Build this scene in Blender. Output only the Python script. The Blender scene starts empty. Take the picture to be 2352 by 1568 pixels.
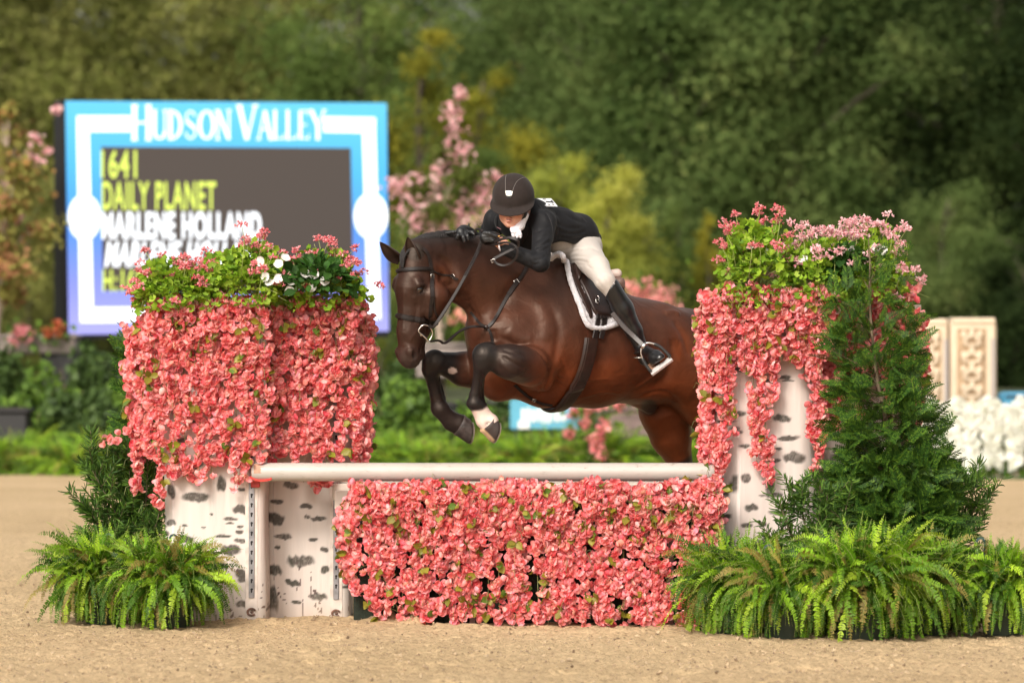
import bpy, math, random
import numpy as np
from mathutils import Vector, Matrix
from mathutils.bvhtree import BVHTree

random.seed(7)
RNG = np.random.default_rng(11)
SC = bpy.context.scene
COL = SC.collection

# ------------------------------------------------------------------ camera, sky, sun, exposure
CAM_D, CAM_H, FPX = 20.5, 1.5, 8820.0     # metres to the jump, eye height, focal length in pixels of a 2352 px wide frame
cam_data = bpy.data.cameras.new("camera")
cam = bpy.data.objects.new("camera", cam_data)
COL.objects.link(cam)
cam.location = (0, -CAM_D, CAM_H)
cam.rotation_euler = (math.radians(90), 0, 0)
cam_data.sensor_width = 36
cam_data.lens = 135
cam_data.clip_start = 0.5
cam_data.clip_end = 2000
cam_data.dof.use_dof = True
cam_data.dof.focus_distance = CAM_D + 0.05
cam_data.dof.aperture_fstop = 2.3
SC.camera = cam

world = bpy.data.worlds.new("World")
SC.world = world
world.use_nodes = True
wn = world.node_tree
for n in list(wn.nodes):
    wn.nodes.remove(n)
sky = wn.nodes.new("ShaderNodeTexSky")
sky.sky_type = 'NISHITA'
sky.sun_disc = False
SUN_EL, SUN_AZ = math.radians(36), math.radians(-22)
sky.sun_elevation = SUN_EL
sky.sun_rotation = math.radians(180) - SUN_AZ
sky.air_density = 1.3
sky.dust_density = 6.0
sky.ozone_density = 1.0
# overcast: most of the blue is taken out of the sky light
hsv = wn.nodes.new("ShaderNodeHueSaturation")
hsv.inputs['Saturation'].default_value = 0.16
hsv.inputs['Value'].default_value = 1.0
mixw = wn.nodes.new("ShaderNodeMix"); mixw.data_type = 'RGBA'; mixw.blend_type = 'MULTIPLY'
mixw.inputs[0].default_value = 1.0
mixw.inputs[7].default_value = (1.0, 0.955, 0.90, 1)
bg = wn.nodes.new("ShaderNodeBackground")
bg.inputs['Strength'].default_value = 0.13
wo = wn.nodes.new("ShaderNodeOutputWorld")
wn.links.new(sky.outputs[0], hsv.inputs['Color'])
wn.links.new(hsv.outputs[0], mixw.inputs[6])
wn.links.new(mixw.outputs[2], bg.inputs['Color'])
wn.links.new(bg.outputs[0], wo.inputs[0])

sun_data = bpy.data.lights.new("sun", 'SUN')
sun_data.energy = 1.5
sun_data.angle = math.radians(14)
sun_data.color = (1.0, 0.94, 0.85)
sun = bpy.data.objects.new("sun", sun_data)
COL.objects.link(sun)
# the light comes from high up in front of the jump, a little from the left
sd = Vector((math.sin(SUN_AZ) * math.cos(SUN_EL), -math.cos(SUN_AZ) * math.cos(SUN_EL), math.sin(SUN_EL)))
sun.rotation_euler = sd.to_track_quat('Z', 'Y').to_euler()
sun.location = sd * 60

SC.view_settings.view_transform = 'Standard'
SC.view_settings.look = 'None'
SC.view_settings.exposure = 0.58
SC.view_settings.gamma = 1.0
SC.cycles.use_denoising = True
SC.cycles.max_bounces = 6
SC.cycles.transparent_max_bounces = 6
SC.cycles.sample_clamp_indirect = 6.0


def W(px, py, y=0.0):
    """Point of the place seen at (px, py) of a 2352 x 1568 picture when it stands y metres beyond the jump."""
    s = (y + CAM_D) / FPX
    return Vector(((px - 1176.0) * s, y, CAM_H - (py - 784.0) * s))


def C(cx, cy, y=0.0):
    """The same, in the close-up frame used for horse and rider (one unit is about a millimetre)."""
    return W(845.25 + cx * 0.4375, 379.75 + cy * 0.4375, y)


# ------------------------------------------------------------------ materials
def node_mat(name):
    m = bpy.data.materials.new(name)
    m.use_nodes = True
    nt = m.node_tree
    b = nt.nodes['Principled BSDF']
    return m, nt, b


def ramp(nt, fac, stops):
    r = nt.nodes.new("ShaderNodeValToRGB")
    els = r.color_ramp.elements
    while len(els) < len(stops):
        els.new(0.5)
    for e, (p, c) in zip(els, stops):
        e.position = p
        e.color = (c[0], c[1], c[2], 1)
    nt.links.new(fac, r.inputs[0])
    return r.outputs[0]


def pm(name, base=(.5, .5, .5), rough=0.6, var=0.0, scale=8.0, bump=0.0, bscale=60.0, metal=0.0, coat=0.0,
       sheen=0.0, attr=False, island=None, trans=0.0, spec=0.5, emit=None, stretch=None, patch=0.0, pscale=1.0):
    """Principled material; colour from a constant, a vertex attribute or a ramp over loose pieces."""
    m, nt, b = node_mat(name)
    L = nt.links.new
    tc = nt.nodes.new("ShaderNodeTexCoord")
    co = tc.outputs['Object']
    if stretch:
        mp = nt.nodes.new("ShaderNodeMapping")
        mp.inputs['Scale'].default_value = stretch
        L(co, mp.inputs[0]); co = mp.outputs[0]
    if attr:
        a = nt.nodes.new("ShaderNodeAttribute"); a.attribute_name = "Col"
        colr = a.outputs['Color']
    elif island:
        g = nt.nodes.new("ShaderNodeNewGeometry")
        colr = ramp(nt, g.outputs['Random Per Island'], [(i / max(1, len(island) - 1), c) for i, c in enumerate(island)])
    else:
        rgb = nt.nodes.new("ShaderNodeRGB"); rgb.outputs[0].default_value = (*base, 1)
        colr = rgb.outputs[0]
    if var > 0 or patch > 0:
        no = nt.nodes.new("ShaderNodeTexNoise")
        no.inputs['Scale'].default_value = scale if var > 0 else pscale
        no.inputs['Detail'].default_value = 5
        L(co, no.inputs['Vector'])
        mr = nt.nodes.new("ShaderNodeMapRange")
        k = var if var > 0 else patch
        mr.inputs['From Min'].default_value = 0.3; mr.inputs['From Max'].default_value = 0.7
        mr.inputs['To Min'].default_value = 1 - k; mr.inputs['To Max'].default_value = 1 + k
        L(no.outputs[0], mr.inputs['Value'])
        mx = nt.nodes.new("ShaderNodeVectorMath"); mx.operation = 'SCALE'
        L(colr, mx.inputs[0]); L(mr.outputs[0], mx.inputs['Scale'])
        colr = mx.outputs[0]
    L(colr, b.inputs['Base Color'])
    b.inputs['Roughness'].default_value = rough
    b.inputs['Metallic'].default_value = metal
    b.inputs['Specular IOR Level'].default_value = spec
    if coat:
        b.inputs['Coat Weight'].default_value = coat
        b.inputs['Coat Roughness'].default_value = 0.3
    if sheen:
        b.inputs['Sheen Weight'].default_value = sheen
        b.inputs['Sheen Roughness'].default_value = 0.4
    if bump:
        n2 = nt.nodes.new("ShaderNodeTexNoise")
        n2.inputs['Scale'].default_value = bscale
        n2.inputs['Detail'].default_value = 6
        L(co, n2.inputs['Vector'])
        bp = nt.nodes.new("ShaderNodeBump")
        bp.inputs['Strength'].default_value = bump
        bp.inputs['Distance'].default_value = 0.01
        L(n2.outputs[0], bp.inputs['Height'])
        L(bp.outputs[0], b.inputs['Normal'])
    if emit:
        b.inputs['Emission Color'].default_value = (*emit[0], 1)
        b.inputs['Emission Strength'].default_value = emit[1]
    if trans:
        out = nt.nodes['Material Output']
        tr = nt.nodes.new("ShaderNodeBsdfTranslucent")
        L(colr, tr.inputs['Color'])
        ms = nt.nodes.new("ShaderNodeMixShader"); ms.inputs[0].default_value = trans
        L(b.outputs[0], ms.inputs[1]); L(tr.outputs[0], ms.inputs[2])
        L(ms.outputs[0], out.inputs['Surface'])
    return m


# ------------------------------------------------------------------ objects
ROOTLOC = {}


def world_loc(o):
    p = Vector((0, 0, 0))
    while o is not None:
        p += o.location
        o = o.parent
    return p


def tag(o, label=None, cat=None, group=None, kind=None):
    if label: o['label'] = label
    if cat: o['category'] = cat
    if group: o['group'] = group
    if kind: o['kind'] = kind
    return o


def empty(name, loc, label, cat, group=None):
    o = bpy.data.objects.new(name, None)
    COL.objects.link(o)
    o.location = loc
    o.empty_display_size = 0.1
    return tag(o, label, cat, group)


def mesh(name, v, f, m=None, parent=None, smooth=True, col=None, mats=None, midx=None):
    """Link vertices (world coordinates) and faces as ONE object; under a parent they are kept relative to it."""
    v = np.asarray(v, dtype=np.float64).reshape(-1, 3)
    me = bpy.data.meshes.new(name)
    if isinstance(f, np.ndarray) and f.ndim == 2:
        n, k = f.shape
        me.vertices.add(len(v)); me.loops.add(n * k); me.polygons.add(n)
        me.loops.foreach_set("vertex_index", f.astype(np.int32).ravel())
        me.polygons.foreach_set("loop_start", np.arange(0, n * k, k, dtype=np.int32))
        me.polygons.foreach_set("loop_total", np.full(n, k, dtype=np.int32))
    else:
        me.from_pydata([tuple(p) for p in v], [], [tuple(int(i) for i in q) for q in f])
    if parent is not None:
        v = v - np.array(world_loc(parent))
    me.vertices.foreach_set("co", v.astype(np.float32).ravel())
    me.update(calc_edges=True)
    me.polygons.foreach_set("use_smooth", np.full(len(me.polygons), bool(smooth)))
    if col is not None:
        a = me.color_attributes.new("Col", 'FLOAT_COLOR', 'POINT')
        c4 = np.ones((len(v), 4), dtype=np.float32); c4[:, :3] = col
        a.data.foreach_set("color", c4.ravel())
    for mm in (mats or ([m] if m else [])):
        me.materials.append(mm)
    if midx is not None:
        me.polygons.foreach_set("material_index", np.asarray(midx, dtype=np.int32))
    me.validate()
    o = bpy.data.objects.new(name, me)
    COL.objects.link(o)
    if parent is not None:
        o.parent = parent
    return o


def copy_tree(o, loc=None, rotz=None, scale=None, parent=None):
    c = o.copy()
    COL.objects.link(c)
    if parent is not None: c.parent = parent
    if loc is not None: c.location = loc
    if rotz is not None: c.rotation_euler = (0, 0, rotz)
    if scale is not None: c.scale = (scale, scale, scale) if not hasattr(scale, '__len__') else scale
    for ch in list(o.children):
        copy_tree(ch, parent=c)
    return c


class MB:
    """Collects simple shapes into one vertex and face list."""
    def __init__(self):
        self.v = []; self.f = []

    def add(self, v, f):
        n = len(self.v)
        self.v += [tuple(p) for p in v]
        self.f += [tuple(i + n for i in q) for q in f]
        return self

    def box(self, lo, hi, bevel=0.0, rot=0.0):
        cx, cy, cz = [(a + b) / 2 for a, b in zip(lo, hi)]
        hx, hy, hz = [(b - a) / 2 for a, b in zip(lo, hi)]
        b = min(bevel, hx * .9, hy * .9, hz * .9)
        pts = []
        if b <= 0:
            for sz in (-1, 1):
                for sx, sy in ((-1, -1), (1, -1), (1, 1), (-1, 1)):
                    pts.append((sx * hx, sy * hy, sz * hz))
            f = [(3, 2, 1, 0), (4, 5, 6, 7)] + [(i, (i + 1) % 4, (i + 1) % 4 + 4, i + 4) for i in range(4)]
        else:
            rings = []
            for z, k in ((-hz, b), (-hz + b, 0), (hz - b, 0), (hz, b)):
                x0, y0 = hx - k, hy - k
                r = []
                for sx, sy, o in ((-1, -1, 0), (1, -1, 1), (1, 1, 0), (-1, 1, 1)):
                    p1 = (sx * x0, sy * (y0 - b)); p2 = (sx * (x0 - b), sy * y0)
                    r += [p1, p2] if o == 0 else [p2, p1]
                rings.append([(p[0], p[1], z) for p in r])
            pts = [p for r in rings for p in r]
            f = [tuple(reversed(range(8))), tuple(range(24, 32))]
            for k in range(3):
                for i in range(8):
                    j = (i + 1) % 8
                    f.append((k * 8 + i, k * 8 + j, (k + 1) * 8 + j, (k + 1) * 8 + i))
        c, s = math.cos(rot), math.sin(rot)
        pts = [(cx + p[0] * c - p[1] * s, cy + p[0] * s + p[1] * c, cz + p[2]) for p in pts]
        return self.add(pts, f)

    def tube(self, P, r, n=8, cap=True, closed=False):
        P = [Vector(p) for p in P]
        rs = r if hasattr(r, '__len__') else [r] * len(P)
        t0 = (P[1] - P[0]).normalized()
        nrm = t0.orthogonal().normalized()
        rings = []
        for i, p in enumerate(P):
            if closed:
                t = (P[(i + 1) % len(P)] - P[i - 1]).normalized()
            else:
                t = (P[min(i + 1, len(P) - 1)] - P[max(i - 1, 0)]).normalized()
            nrm = (nrm - t * nrm.dot(t)).normalized()
            bi = t.cross(nrm)
            rings.append([p + (nrm * math.cos(a) + bi * math.sin(a)) * rs[i] for a in [2 * math.pi * k / n for k in range(n)]])
        v = [q for rg in rings for q in rg]
        f = []
        m = len(P)
        for i in range(m if closed else m - 1):
            i2 = (i + 1) % m
            for k in range(n):
                f.append((i * n + k, i * n + (k + 1) % n, i2 * n + (k + 1) % n, i2 * n + k))
        if cap and not closed:
            f.append(tuple(reversed(range(n)))); f.append(tuple(range((m - 1) * n, m * n)))
        return self.add(v, f)

    def ribbon(self, P, N, w, th=0.004, closed=False):
        """Flat strap: P centre line, N outward normals, w width."""
        P = [Vector(p) for p in P]; N = [Vector(n) for n in N]
        m = len(P); v = []; f = []
        ws = w if hasattr(w, '__len__') else [w] * m
        for i in range(m):
            t = ((P[(i + 1) % m] - P[i - 1]) if closed else (P[min(i + 1, m - 1)] - P[max(i - 1, 0)])).normalized()
            n = (N[i] - t * N[i].dot(t)).normalized()
            s = t.cross(n).normalized() * ws[i] / 2
            e = s * 0.82
            v += [P[i] - s, P[i] - e + n * th, P[i] + e + n * th, P[i] + s]
        for i in range(m if closed else m - 1):
            j = (i + 1) % m
            for k in range(4):
                k2 = (k + 1) % 4
                f.append((i * 4 + k, j * 4 + k, j * 4 + k2, i * 4 + k2))
        if not closed:
            f.append((0, 1, 2, 3)); f.append((m * 4 - 1, m * 4 - 2, m * 4 - 3, m * 4 - 4))
        return self.add(v, f)

    def ball(self, c, r, nu=12, nv=8, M=None):
        c = Vector(c)
        rr = Vector(r) if hasattr(r, '__len__') else Vector((r, r, r))
        v = []; f = []
        for j in range(nv + 1):
            th = math.pi * j / nv
            for i in range(nu):
                ph = 2 * math.pi * i / nu
                p = Vector((rr.x * math.sin(th) * math.cos(ph), rr.y * math.sin(th) * math.sin(ph), rr.z * math.cos(th)))
                if M is not None: p = M @ p
                v.append(c + p)
        for j in range(nv):
            for i in range(nu):
                f.append((j * nu + i, (j + 1) * nu + i, (j + 1) * nu + (i + 1) % nu, j * nu + (i + 1) % nu))
        return self.add(v, f)

    def lathe(self, c, prof, n=24):
        c = Vector(c)
        v = [c + Vector((r * math.cos(2 * math.pi * k / n), r * math.sin(2 * math.pi * k / n), z)) for r, z in prof for k in range(n)]
        f = [(i * n + k, i * n + (k + 1) % n, (i + 1) * n + (k + 1) % n, (i + 1) * n + k) for i in range(len(prof) - 1) for k in range(n)]
        return self.add(v, f)

    def build(self, name, m, parent=None, smooth=False):
        return mesh(name, np.array([tuple(p) for p in self.v]), self.f, m, parent, smooth)


def smooth_path(P, n=6, closed=False):
    """Catmull-Rom through the points."""
    P = [Vector(p) for p in P]
    out = []
    m = len(P)
    for i in range(m if closed else m - 1):
        if closed:
            a, b, c, d = P[i - 1], P[i], P[(i + 1) % m], P[(i + 2) % m]
        else:
            a, b, c, d = P[max(i - 1, 0)], P[i], P[i + 1], P[min(i + 2, m - 1)]
        for k in range(n):
            t = k / n
            out.append(0.5 * ((2 * b) + (c - a) * t + (2 * a - 5 * b + 4 * c - d) * t * t + (3 * b - a - 3 * c + d) * t ** 3))
    if not closed: out.append(P[-1])
    return out


def rand_rot(n, rng=RNG):
    """n random rotation matrices."""
    q = rng.normal(size=(n, 4)); q /= np.linalg.norm(q, axis=1)[:, None]
    w, x, y, z = q.T
    return np.stack([np.stack([1 - 2 * (y * y + z * z), 2 * (x * y - z * w), 2 * (x * z + y * w)], 1),
                     np.stack([2 * (x * y + z * w), 1 - 2 * (x * x + z * z), 2 * (y * z - x * w)], 1),
                     np.stack([2 * (x * z - y * w), 2 * (y * z + x * w), 1 - 2 * (x * x + y * y)], 1)], 1)


def frames(d, up=(0, 0, 1), roll=None):
    """Matrices whose x column is d, z column is as close to up as may be."""
    d = np.asarray(d, float); d = d / np.linalg.norm(d, axis=1)[:, None]
    u = np.broadcast_to(np.asarray(up, float), d.shape).copy()
    u = u + 1e-3 * np.array([.3, .5, .1])
    y = np.cross(u, d); y /= np.linalg.norm(y, axis=1)[:, None] + 1e-9
    z = np.cross(d, y)
    if roll is not None:
        c, s = np.cos(roll)[:, None], np.sin(roll)[:, None]
        y, z = y * c + z * s, z * c - y * s
    return np.stack([d, y, z], axis=2)


def scatter(tv, tf, R, pos, sc=1.0):
    """Stamp a small template mesh at many places."""
    tv = np.asarray(tv, float); tf = np.asarray(tf)
    n = len(pos)
    sc = np.broadcast_to(np.asarray(sc, float), (n,)) if np.ndim(sc) < 2 else sc
    T = tv[None] * (sc[:, None, None] if np.ndim(sc) == 1 else sc[:, None, :])
    v = np.einsum('nij,nkj->nki', R, T) + np.asarray(pos)[:, None, :]
    f = tf[None] + (np.arange(n) * len(tv))[:, None, None]
    return v.reshape(-1, 3), f.reshape(-1, tf.shape[1])


def join(parts):
    V = []; F = []; n = 0
    for v, f in parts:
        V.append(v); F.append(f + n); n += len(v)
    return np.concatenate(V), np.concatenate(F)


def vnoise(x, y, seed=0):
    """Smooth value noise in the plane."""
    r = np.random.default_rng(seed).random((256, 256))
    xi = np.floor(x).astype(int); yi = np.floor(y).astype(int)
    fx = x - xi; fy = y - yi
    fx = fx * fx * (3 - 2 * fx); fy = fy * fy * (3 - 2 * fy)
    a = r[xi % 256, yi % 256]; b = r[(xi + 1) % 256, yi % 256]
    c = r[xi % 256, (yi + 1) % 256]; d = r[(xi + 1) % 256, (yi + 1) % 256]
    return (a * (1 - fx) + b * fx) * (1 - fy) + (c * (1 - fx) + d * fx) * fy


def n3(p, s, seed=0):
    """Cheap smooth noise over 3-D points, about -1..1."""
    r = np.random.default_rng(seed)
    out = np.zeros(len(p))
    for i in range(7):
        k = r.normal(size=3) * s; ph = r.random() * 6.28
        out += np.sin(p @ k + ph + 0.7 * np.sin(p @ (r.normal(size=3) * s)))
    return out / 4.0


# ------------------------------------------------------------------ smooth solids (distance field -> mesh)
class Solid:
    def __init__(self, res=0.008, k=0.04):
        self.P = []; self.res = res; self.k = k

    def cone(self, a, b, ra, rb, k=None, side=None, q=1.0, sub=False):
        a = np.array(a, float); b = np.array(b, float)
        r = max(ra, rb) + np.linalg.norm(a - b) * 0
        lo = np.minimum(a - ra, b - rb); hi = np.maximum(a + ra, b + rb)
        if q > 1: lo = lo - r * (q - 1); hi = hi + r * (q - 1)
        sd_ = None if side is None else np.array(side, float) / np.linalg.norm(side)
        def fn(X):
            d = X - a; ab = b - a
            if sd_ is not None:
                d = d + (d @ sd_)[..., None] * sd_ * (1 / q - 1)
                ab = ab + (ab @ sd_) * sd_ * (1 / q - 1)
            t = np.clip((d @ ab) / max(ab @ ab, 1e-9), 0, 1)
            dist = np.sqrt(((d - t[..., None] * ab) ** 2).sum(-1)) - (ra + (rb - ra) * t)
            return dist * (0.5 + 0.5 * min(q, 1.0)) if sd_ is not None else dist
        self.P.append((lo, hi, fn, self.k if k is None else k, sub))
        return self

    def ball(self, c, r, k=None, sub=False):
        return self.cone(c, np.array(c, float) + 1e-5, r, r, k, sub=sub)

    def ell(self, c, r, M=None, k=None, sub=False):
        """Ellipsoid with radii r along the columns of M."""
        c = np.array(c, float); r = np.array(r, float)
        M = np.eye(3) if M is None else np.array(M, float)
        ext = np.sqrt(((M * r) ** 2).sum(1))
        def fn(X):
            p = (X - c) @ M
            k0 = np.sqrt(((p / r) ** 2).sum(-1)); k1 = np.sqrt(((p / (r * r)) ** 2).sum(-1)) + 1e-9
            return k0 * (k0 - 1) / k1
        self.P.append((c - ext, c + ext, fn, self.k if k is None else k, sub))
        return self

    def plane(self, p, n, k=0.004):
        """Cut away everything on the side n points to."""
        p = np.array(p, float); n = np.array(n, float); n /= np.linalg.norm(n)
        self.P.append((None, None, lambda X: -((X - p) @ n), k, True))
        return self

    def mesh(self, smooth_it=2):
        res = self.res
        lo = np.min([q[0] for q in self.P if q[0] is not None and not q[4]], axis=0) - 0.03
        hi = np.max([q[1] for q in self.P if q[1] is not None and not q[4]], axis=0) + 0.03
        n = np.ceil((hi - lo) / res).astype(int) + 1
        ax = [(lo[i] + np.arange(n[i]) * res).astype(np.float32) for i in range(3)]
        A = np.full(n, 10.0, dtype=np.float32)
        for (l, h, fn, k, sub) in self.P:
            if l is None:
                i0 = np.zeros(3, int); i1 = n
            else:
                mg = k + 3 * res
                i0 = np.clip(np.floor((l - mg - lo) / res).astype(int), 0, n)
                i1 = np.clip(np.ceil((h + mg - lo) / res).astype(int) + 1, 0, n)
            if np.any(i1 <= i0): continue
            g = np.stack(np.meshgrid(*[ax[i][i0[i]:i1[i]] for i in range(3)], indexing='ij'), -1)
            d = fn(g).astype(np.float32)
            s = tuple(slice(i0[i], i1[i]) for i in range(3))
            a = A[s]
            k = max(k, 1e-4)
            if sub:
                b_ = -d
                h_ = np.clip(0.5 - 0.5 * (b_ - a) / k, 0, 1)
                A[s] = b_ * (1 - h_) + a * h_ + k * h_ * (1 - h_)
            else:
                h_ = np.clip(0.5 + 0.5 * (d - a) / k, 0, 1)
                A[s] = d * (1 - h_) + a * h_ - k * h_ * (1 - h_)
        # surface nets
        S = A < 0
        nx, ny, nz = n
        cnt = np.zeros((nx - 1, ny - 1, nz - 1), np.int8)
        for dx in (0, 1):
            for dy in (0, 1):
                for dz in (0, 1):
                    cnt += S[dx:nx - 1 + dx, dy:ny - 1 + dy, dz:nz - 1 + dz]
        act = (cnt > 0) & (cnt < 8)
        idx = np.full(act.shape, -1, np.int64)
        cells = np.argwhere(act)
        idx[act] = np.arange(len(cells))
        pos = np.zeros((len(cells), 3)); num = np.zeros(len(cells))
        corners = [(a, b, c) for a in (0, 1) for b in (0, 1) for c in (0, 1)]
        vals = {c: A[cells[:, 0] + c[0], cells[:, 1] + c[1], cells[:, 2] + c[2]].astype(float) for c in corners}
        for c in corners:
            for axis in range(3):
                if c[axis] == 0:
                    c2 = list(c); c2[axis] = 1; c2 = tuple(c2)
                    va, vb = vals[c], vals[c2]
                    m_ = (va < 0) != (vb < 0)
                    t = np.where(m_, va / np.where(np.abs(va - vb) < 1e-12, 1, va - vb), 0)
                    p = np.tile(np.array(c, float), (len(cells), 1)); p[:, axis] += t
                    pos[m_] += p[m_]; num[m_] += 1
        pos = (cells + pos / num[:, None]) * res + lo
        F = []
        def quads(sa, sb, g, order):
            i, j, k_ = np.nonzero(sa != sb)
            flip = sa[i, j, k_]
            return i, j, k_, flip
        # x edges
        i, j, k_, fl = quads(S[:-1, 1:-1, 1:-1], S[1:, 1:-1, 1:-1], None, None)
        q = np.stack([idx[i, j, k_], idx[i, j + 1, k_], idx[i, j + 1, k_ + 1], idx[i, j, k_ + 1]], 1)
        q[~fl] = q[~fl][:, ::-1]; F.append(q)
        i, j, k_, fl = quads(S[1:-1, :-1, 1:-1], S[1:-1, 1:, 1:-1], None, None)
        q = np.stack([idx[i, j, k_], idx[i, j, k_ + 1], idx[i + 1, j, k_ + 1], idx[i + 1, j, k_]], 1)
        q[~fl] = q[~fl][:, ::-1]; F.append(q)
        i, j, k_, fl = quads(S[1:-1, 1:-1, :-1], S[1:-1, 1:-1, 1:], None, None)
        q = np.stack([idx[i, j, k_], idx[i + 1, j, k_], idx[i + 1, j + 1, k_], idx[i, j + 1, k_]], 1)
        q[~fl] = q[~fl][:, ::-1]; F.append(q)
        F = np.concatenate(F)
        F = F[(F >= 0).all(1)]
        E = np.concatenate([F[:, [0, 1]], F[:, [1, 2]], F[:, [2, 3]], F[:, [3, 0]]])
        for it in range(smooth_it):
            for lam in (0.55, -0.5 if it < smooth_it - 1 else 0.0):
                acc = np.zeros_like(pos); c_ = np.zeros(len(pos))
                for d_ in range(3):
                    acc[:, d_] = np.bincount(E[:, 0], pos[E[:, 1], d_], len(pos))
                c_ = np.bincount(E[:, 0], minlength=len(pos))
                pos = pos + lam * (acc / np.maximum(c_, 1)[:, None] - pos)
        return pos, F


def press(v, f, folds):
    """Press folds, seams and muscle edges into (-) or raise them from (+) a surface; lines are given in the picture frame."""
    bv = BVHTree.FromPolygons([tuple(p) for p in v], [tuple(int(i) for i in q_) for q_ in f])
    cp = Vector((0, -CAM_D, CAM_H))
    nrm = np.zeros_like(v)
    fn_ = np.cross(v[f[:, 2]] - v[f[:, 0]], v[f[:, 3]] - v[f[:, 1]])
    for j in range(4):
        for d_ in range(3): nrm[:, d_] += np.bincount(f[:, j], fn_[:, d_], len(v))
    nrm /= np.linalg.norm(nrm, axis=1)[:, None] + 1e-12
    move = np.zeros(len(v))
    for pts, w_, d_ in folds:
        P = smooth_path([Vector((a, b, 0)) for a, b in pts], 24)
        Q = []
        for p in P:
            hit = bv.ray_cast(cp, (C(p.x, p.y, 0) - cp).normalized())[0]
            if hit is not None: Q.append(tuple(hit))
        if len(Q) < 2: continue
        Q = np.array(Q); w_ = w_ * .001
        lo_, hi_ = Q.min(0) - 3 * w_, Q.max(0) + 3 * w_
        sel = np.nonzero(((v > lo_) & (v < hi_)).all(1))[0]
        dd = np.full(len(sel), 9.0); tt = np.zeros(len(sel))
        for i_ in range(len(Q)):
            e_ = np.linalg.norm(v[sel] - Q[i_], axis=1)
            m_ = e_ < dd; dd[m_] = e_[m_]; tt[m_] = i_ / (len(Q) - 1)
        move[sel] += d_ * .001 * np.exp(-(dd / w_) ** 2) * np.clip(np.minimum(tt, 1 - tt) * 6, 0.15, 1)
    return v + nrm * move[:, None]
# ================================================================== ground
def sand_material():
    m, nt, b = node_mat("arena_sand")
    L = nt.links.new
    tc = nt.nodes.new("ShaderNodeTexCoord")
    co = tc.outputs['Object']
    n1 = nt.nodes.new("ShaderNodeTexNoise"); n1.inputs['Scale'].default_value = .45; n1.inputs['Detail'].default_value = 6
    n2 = nt.nodes.new("ShaderNodeTexNoise"); n2.inputs['Scale'].default_value = 38; n2.inputs['Detail'].default_value = 6; n2.inputs['Roughness'].default_value = .7
    n3_ = nt.nodes.new("ShaderNodeTexVoronoi"); n3_.inputs['Scale'].default_value = 34
    for n in (n1, n2, n3_): L(co, n.inputs['Vector'])
    c1 = ramp(nt, n1.outputs[0], [(.35, (.55, .405, .235)), (.65, (.64, .48, .29))])
    c2 = ramp(nt, n2.outputs[0], [(.30, (.36, .28, .24)), (.44, (.84, .82, .80)), (.62, (1.08, 1.06, 1.04))])
    mx = nt.nodes.new("ShaderNodeMix"); mx.data_type = 'RGBA'; mx.blend_type = 'MULTIPLY'; mx.inputs[0].default_value = 1
    L(c1, mx.inputs[6]); L(c2, mx.inputs[7])
    L(mx.outputs[2], b.inputs['Base Color'])
    b.inputs['Roughness'].default_value = .92
    b.inputs['Specular IOR Level'].default_value = .2
    n5 = nt.nodes.new("ShaderNodeTexNoise"); n5.inputs['Scale'].default_value = 75; n5.inputs['Detail'].default_value = 4
    L(co, n5.inputs['Vector'])
    bp = nt.nodes.new("ShaderNodeBump"); bp.inputs['Strength'].default_value = 1.0; bp.inputs['Distance'].default_value = .022
    L(n2.outputs[0], bp.inputs['Height'])
    bp2 = nt.nodes.new("ShaderNodeBump"); bp2.inputs['Strength'].default_value = .6; bp2.inputs['Distance'].default_value = .005
    L(n5.outputs[0], bp2.inputs['Height']); L(bp.outputs[0], bp2.inputs['Normal'])
    L(bp2.outputs[0], b.inputs['Normal'])
    return m


SAND = sand_material()


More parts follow.
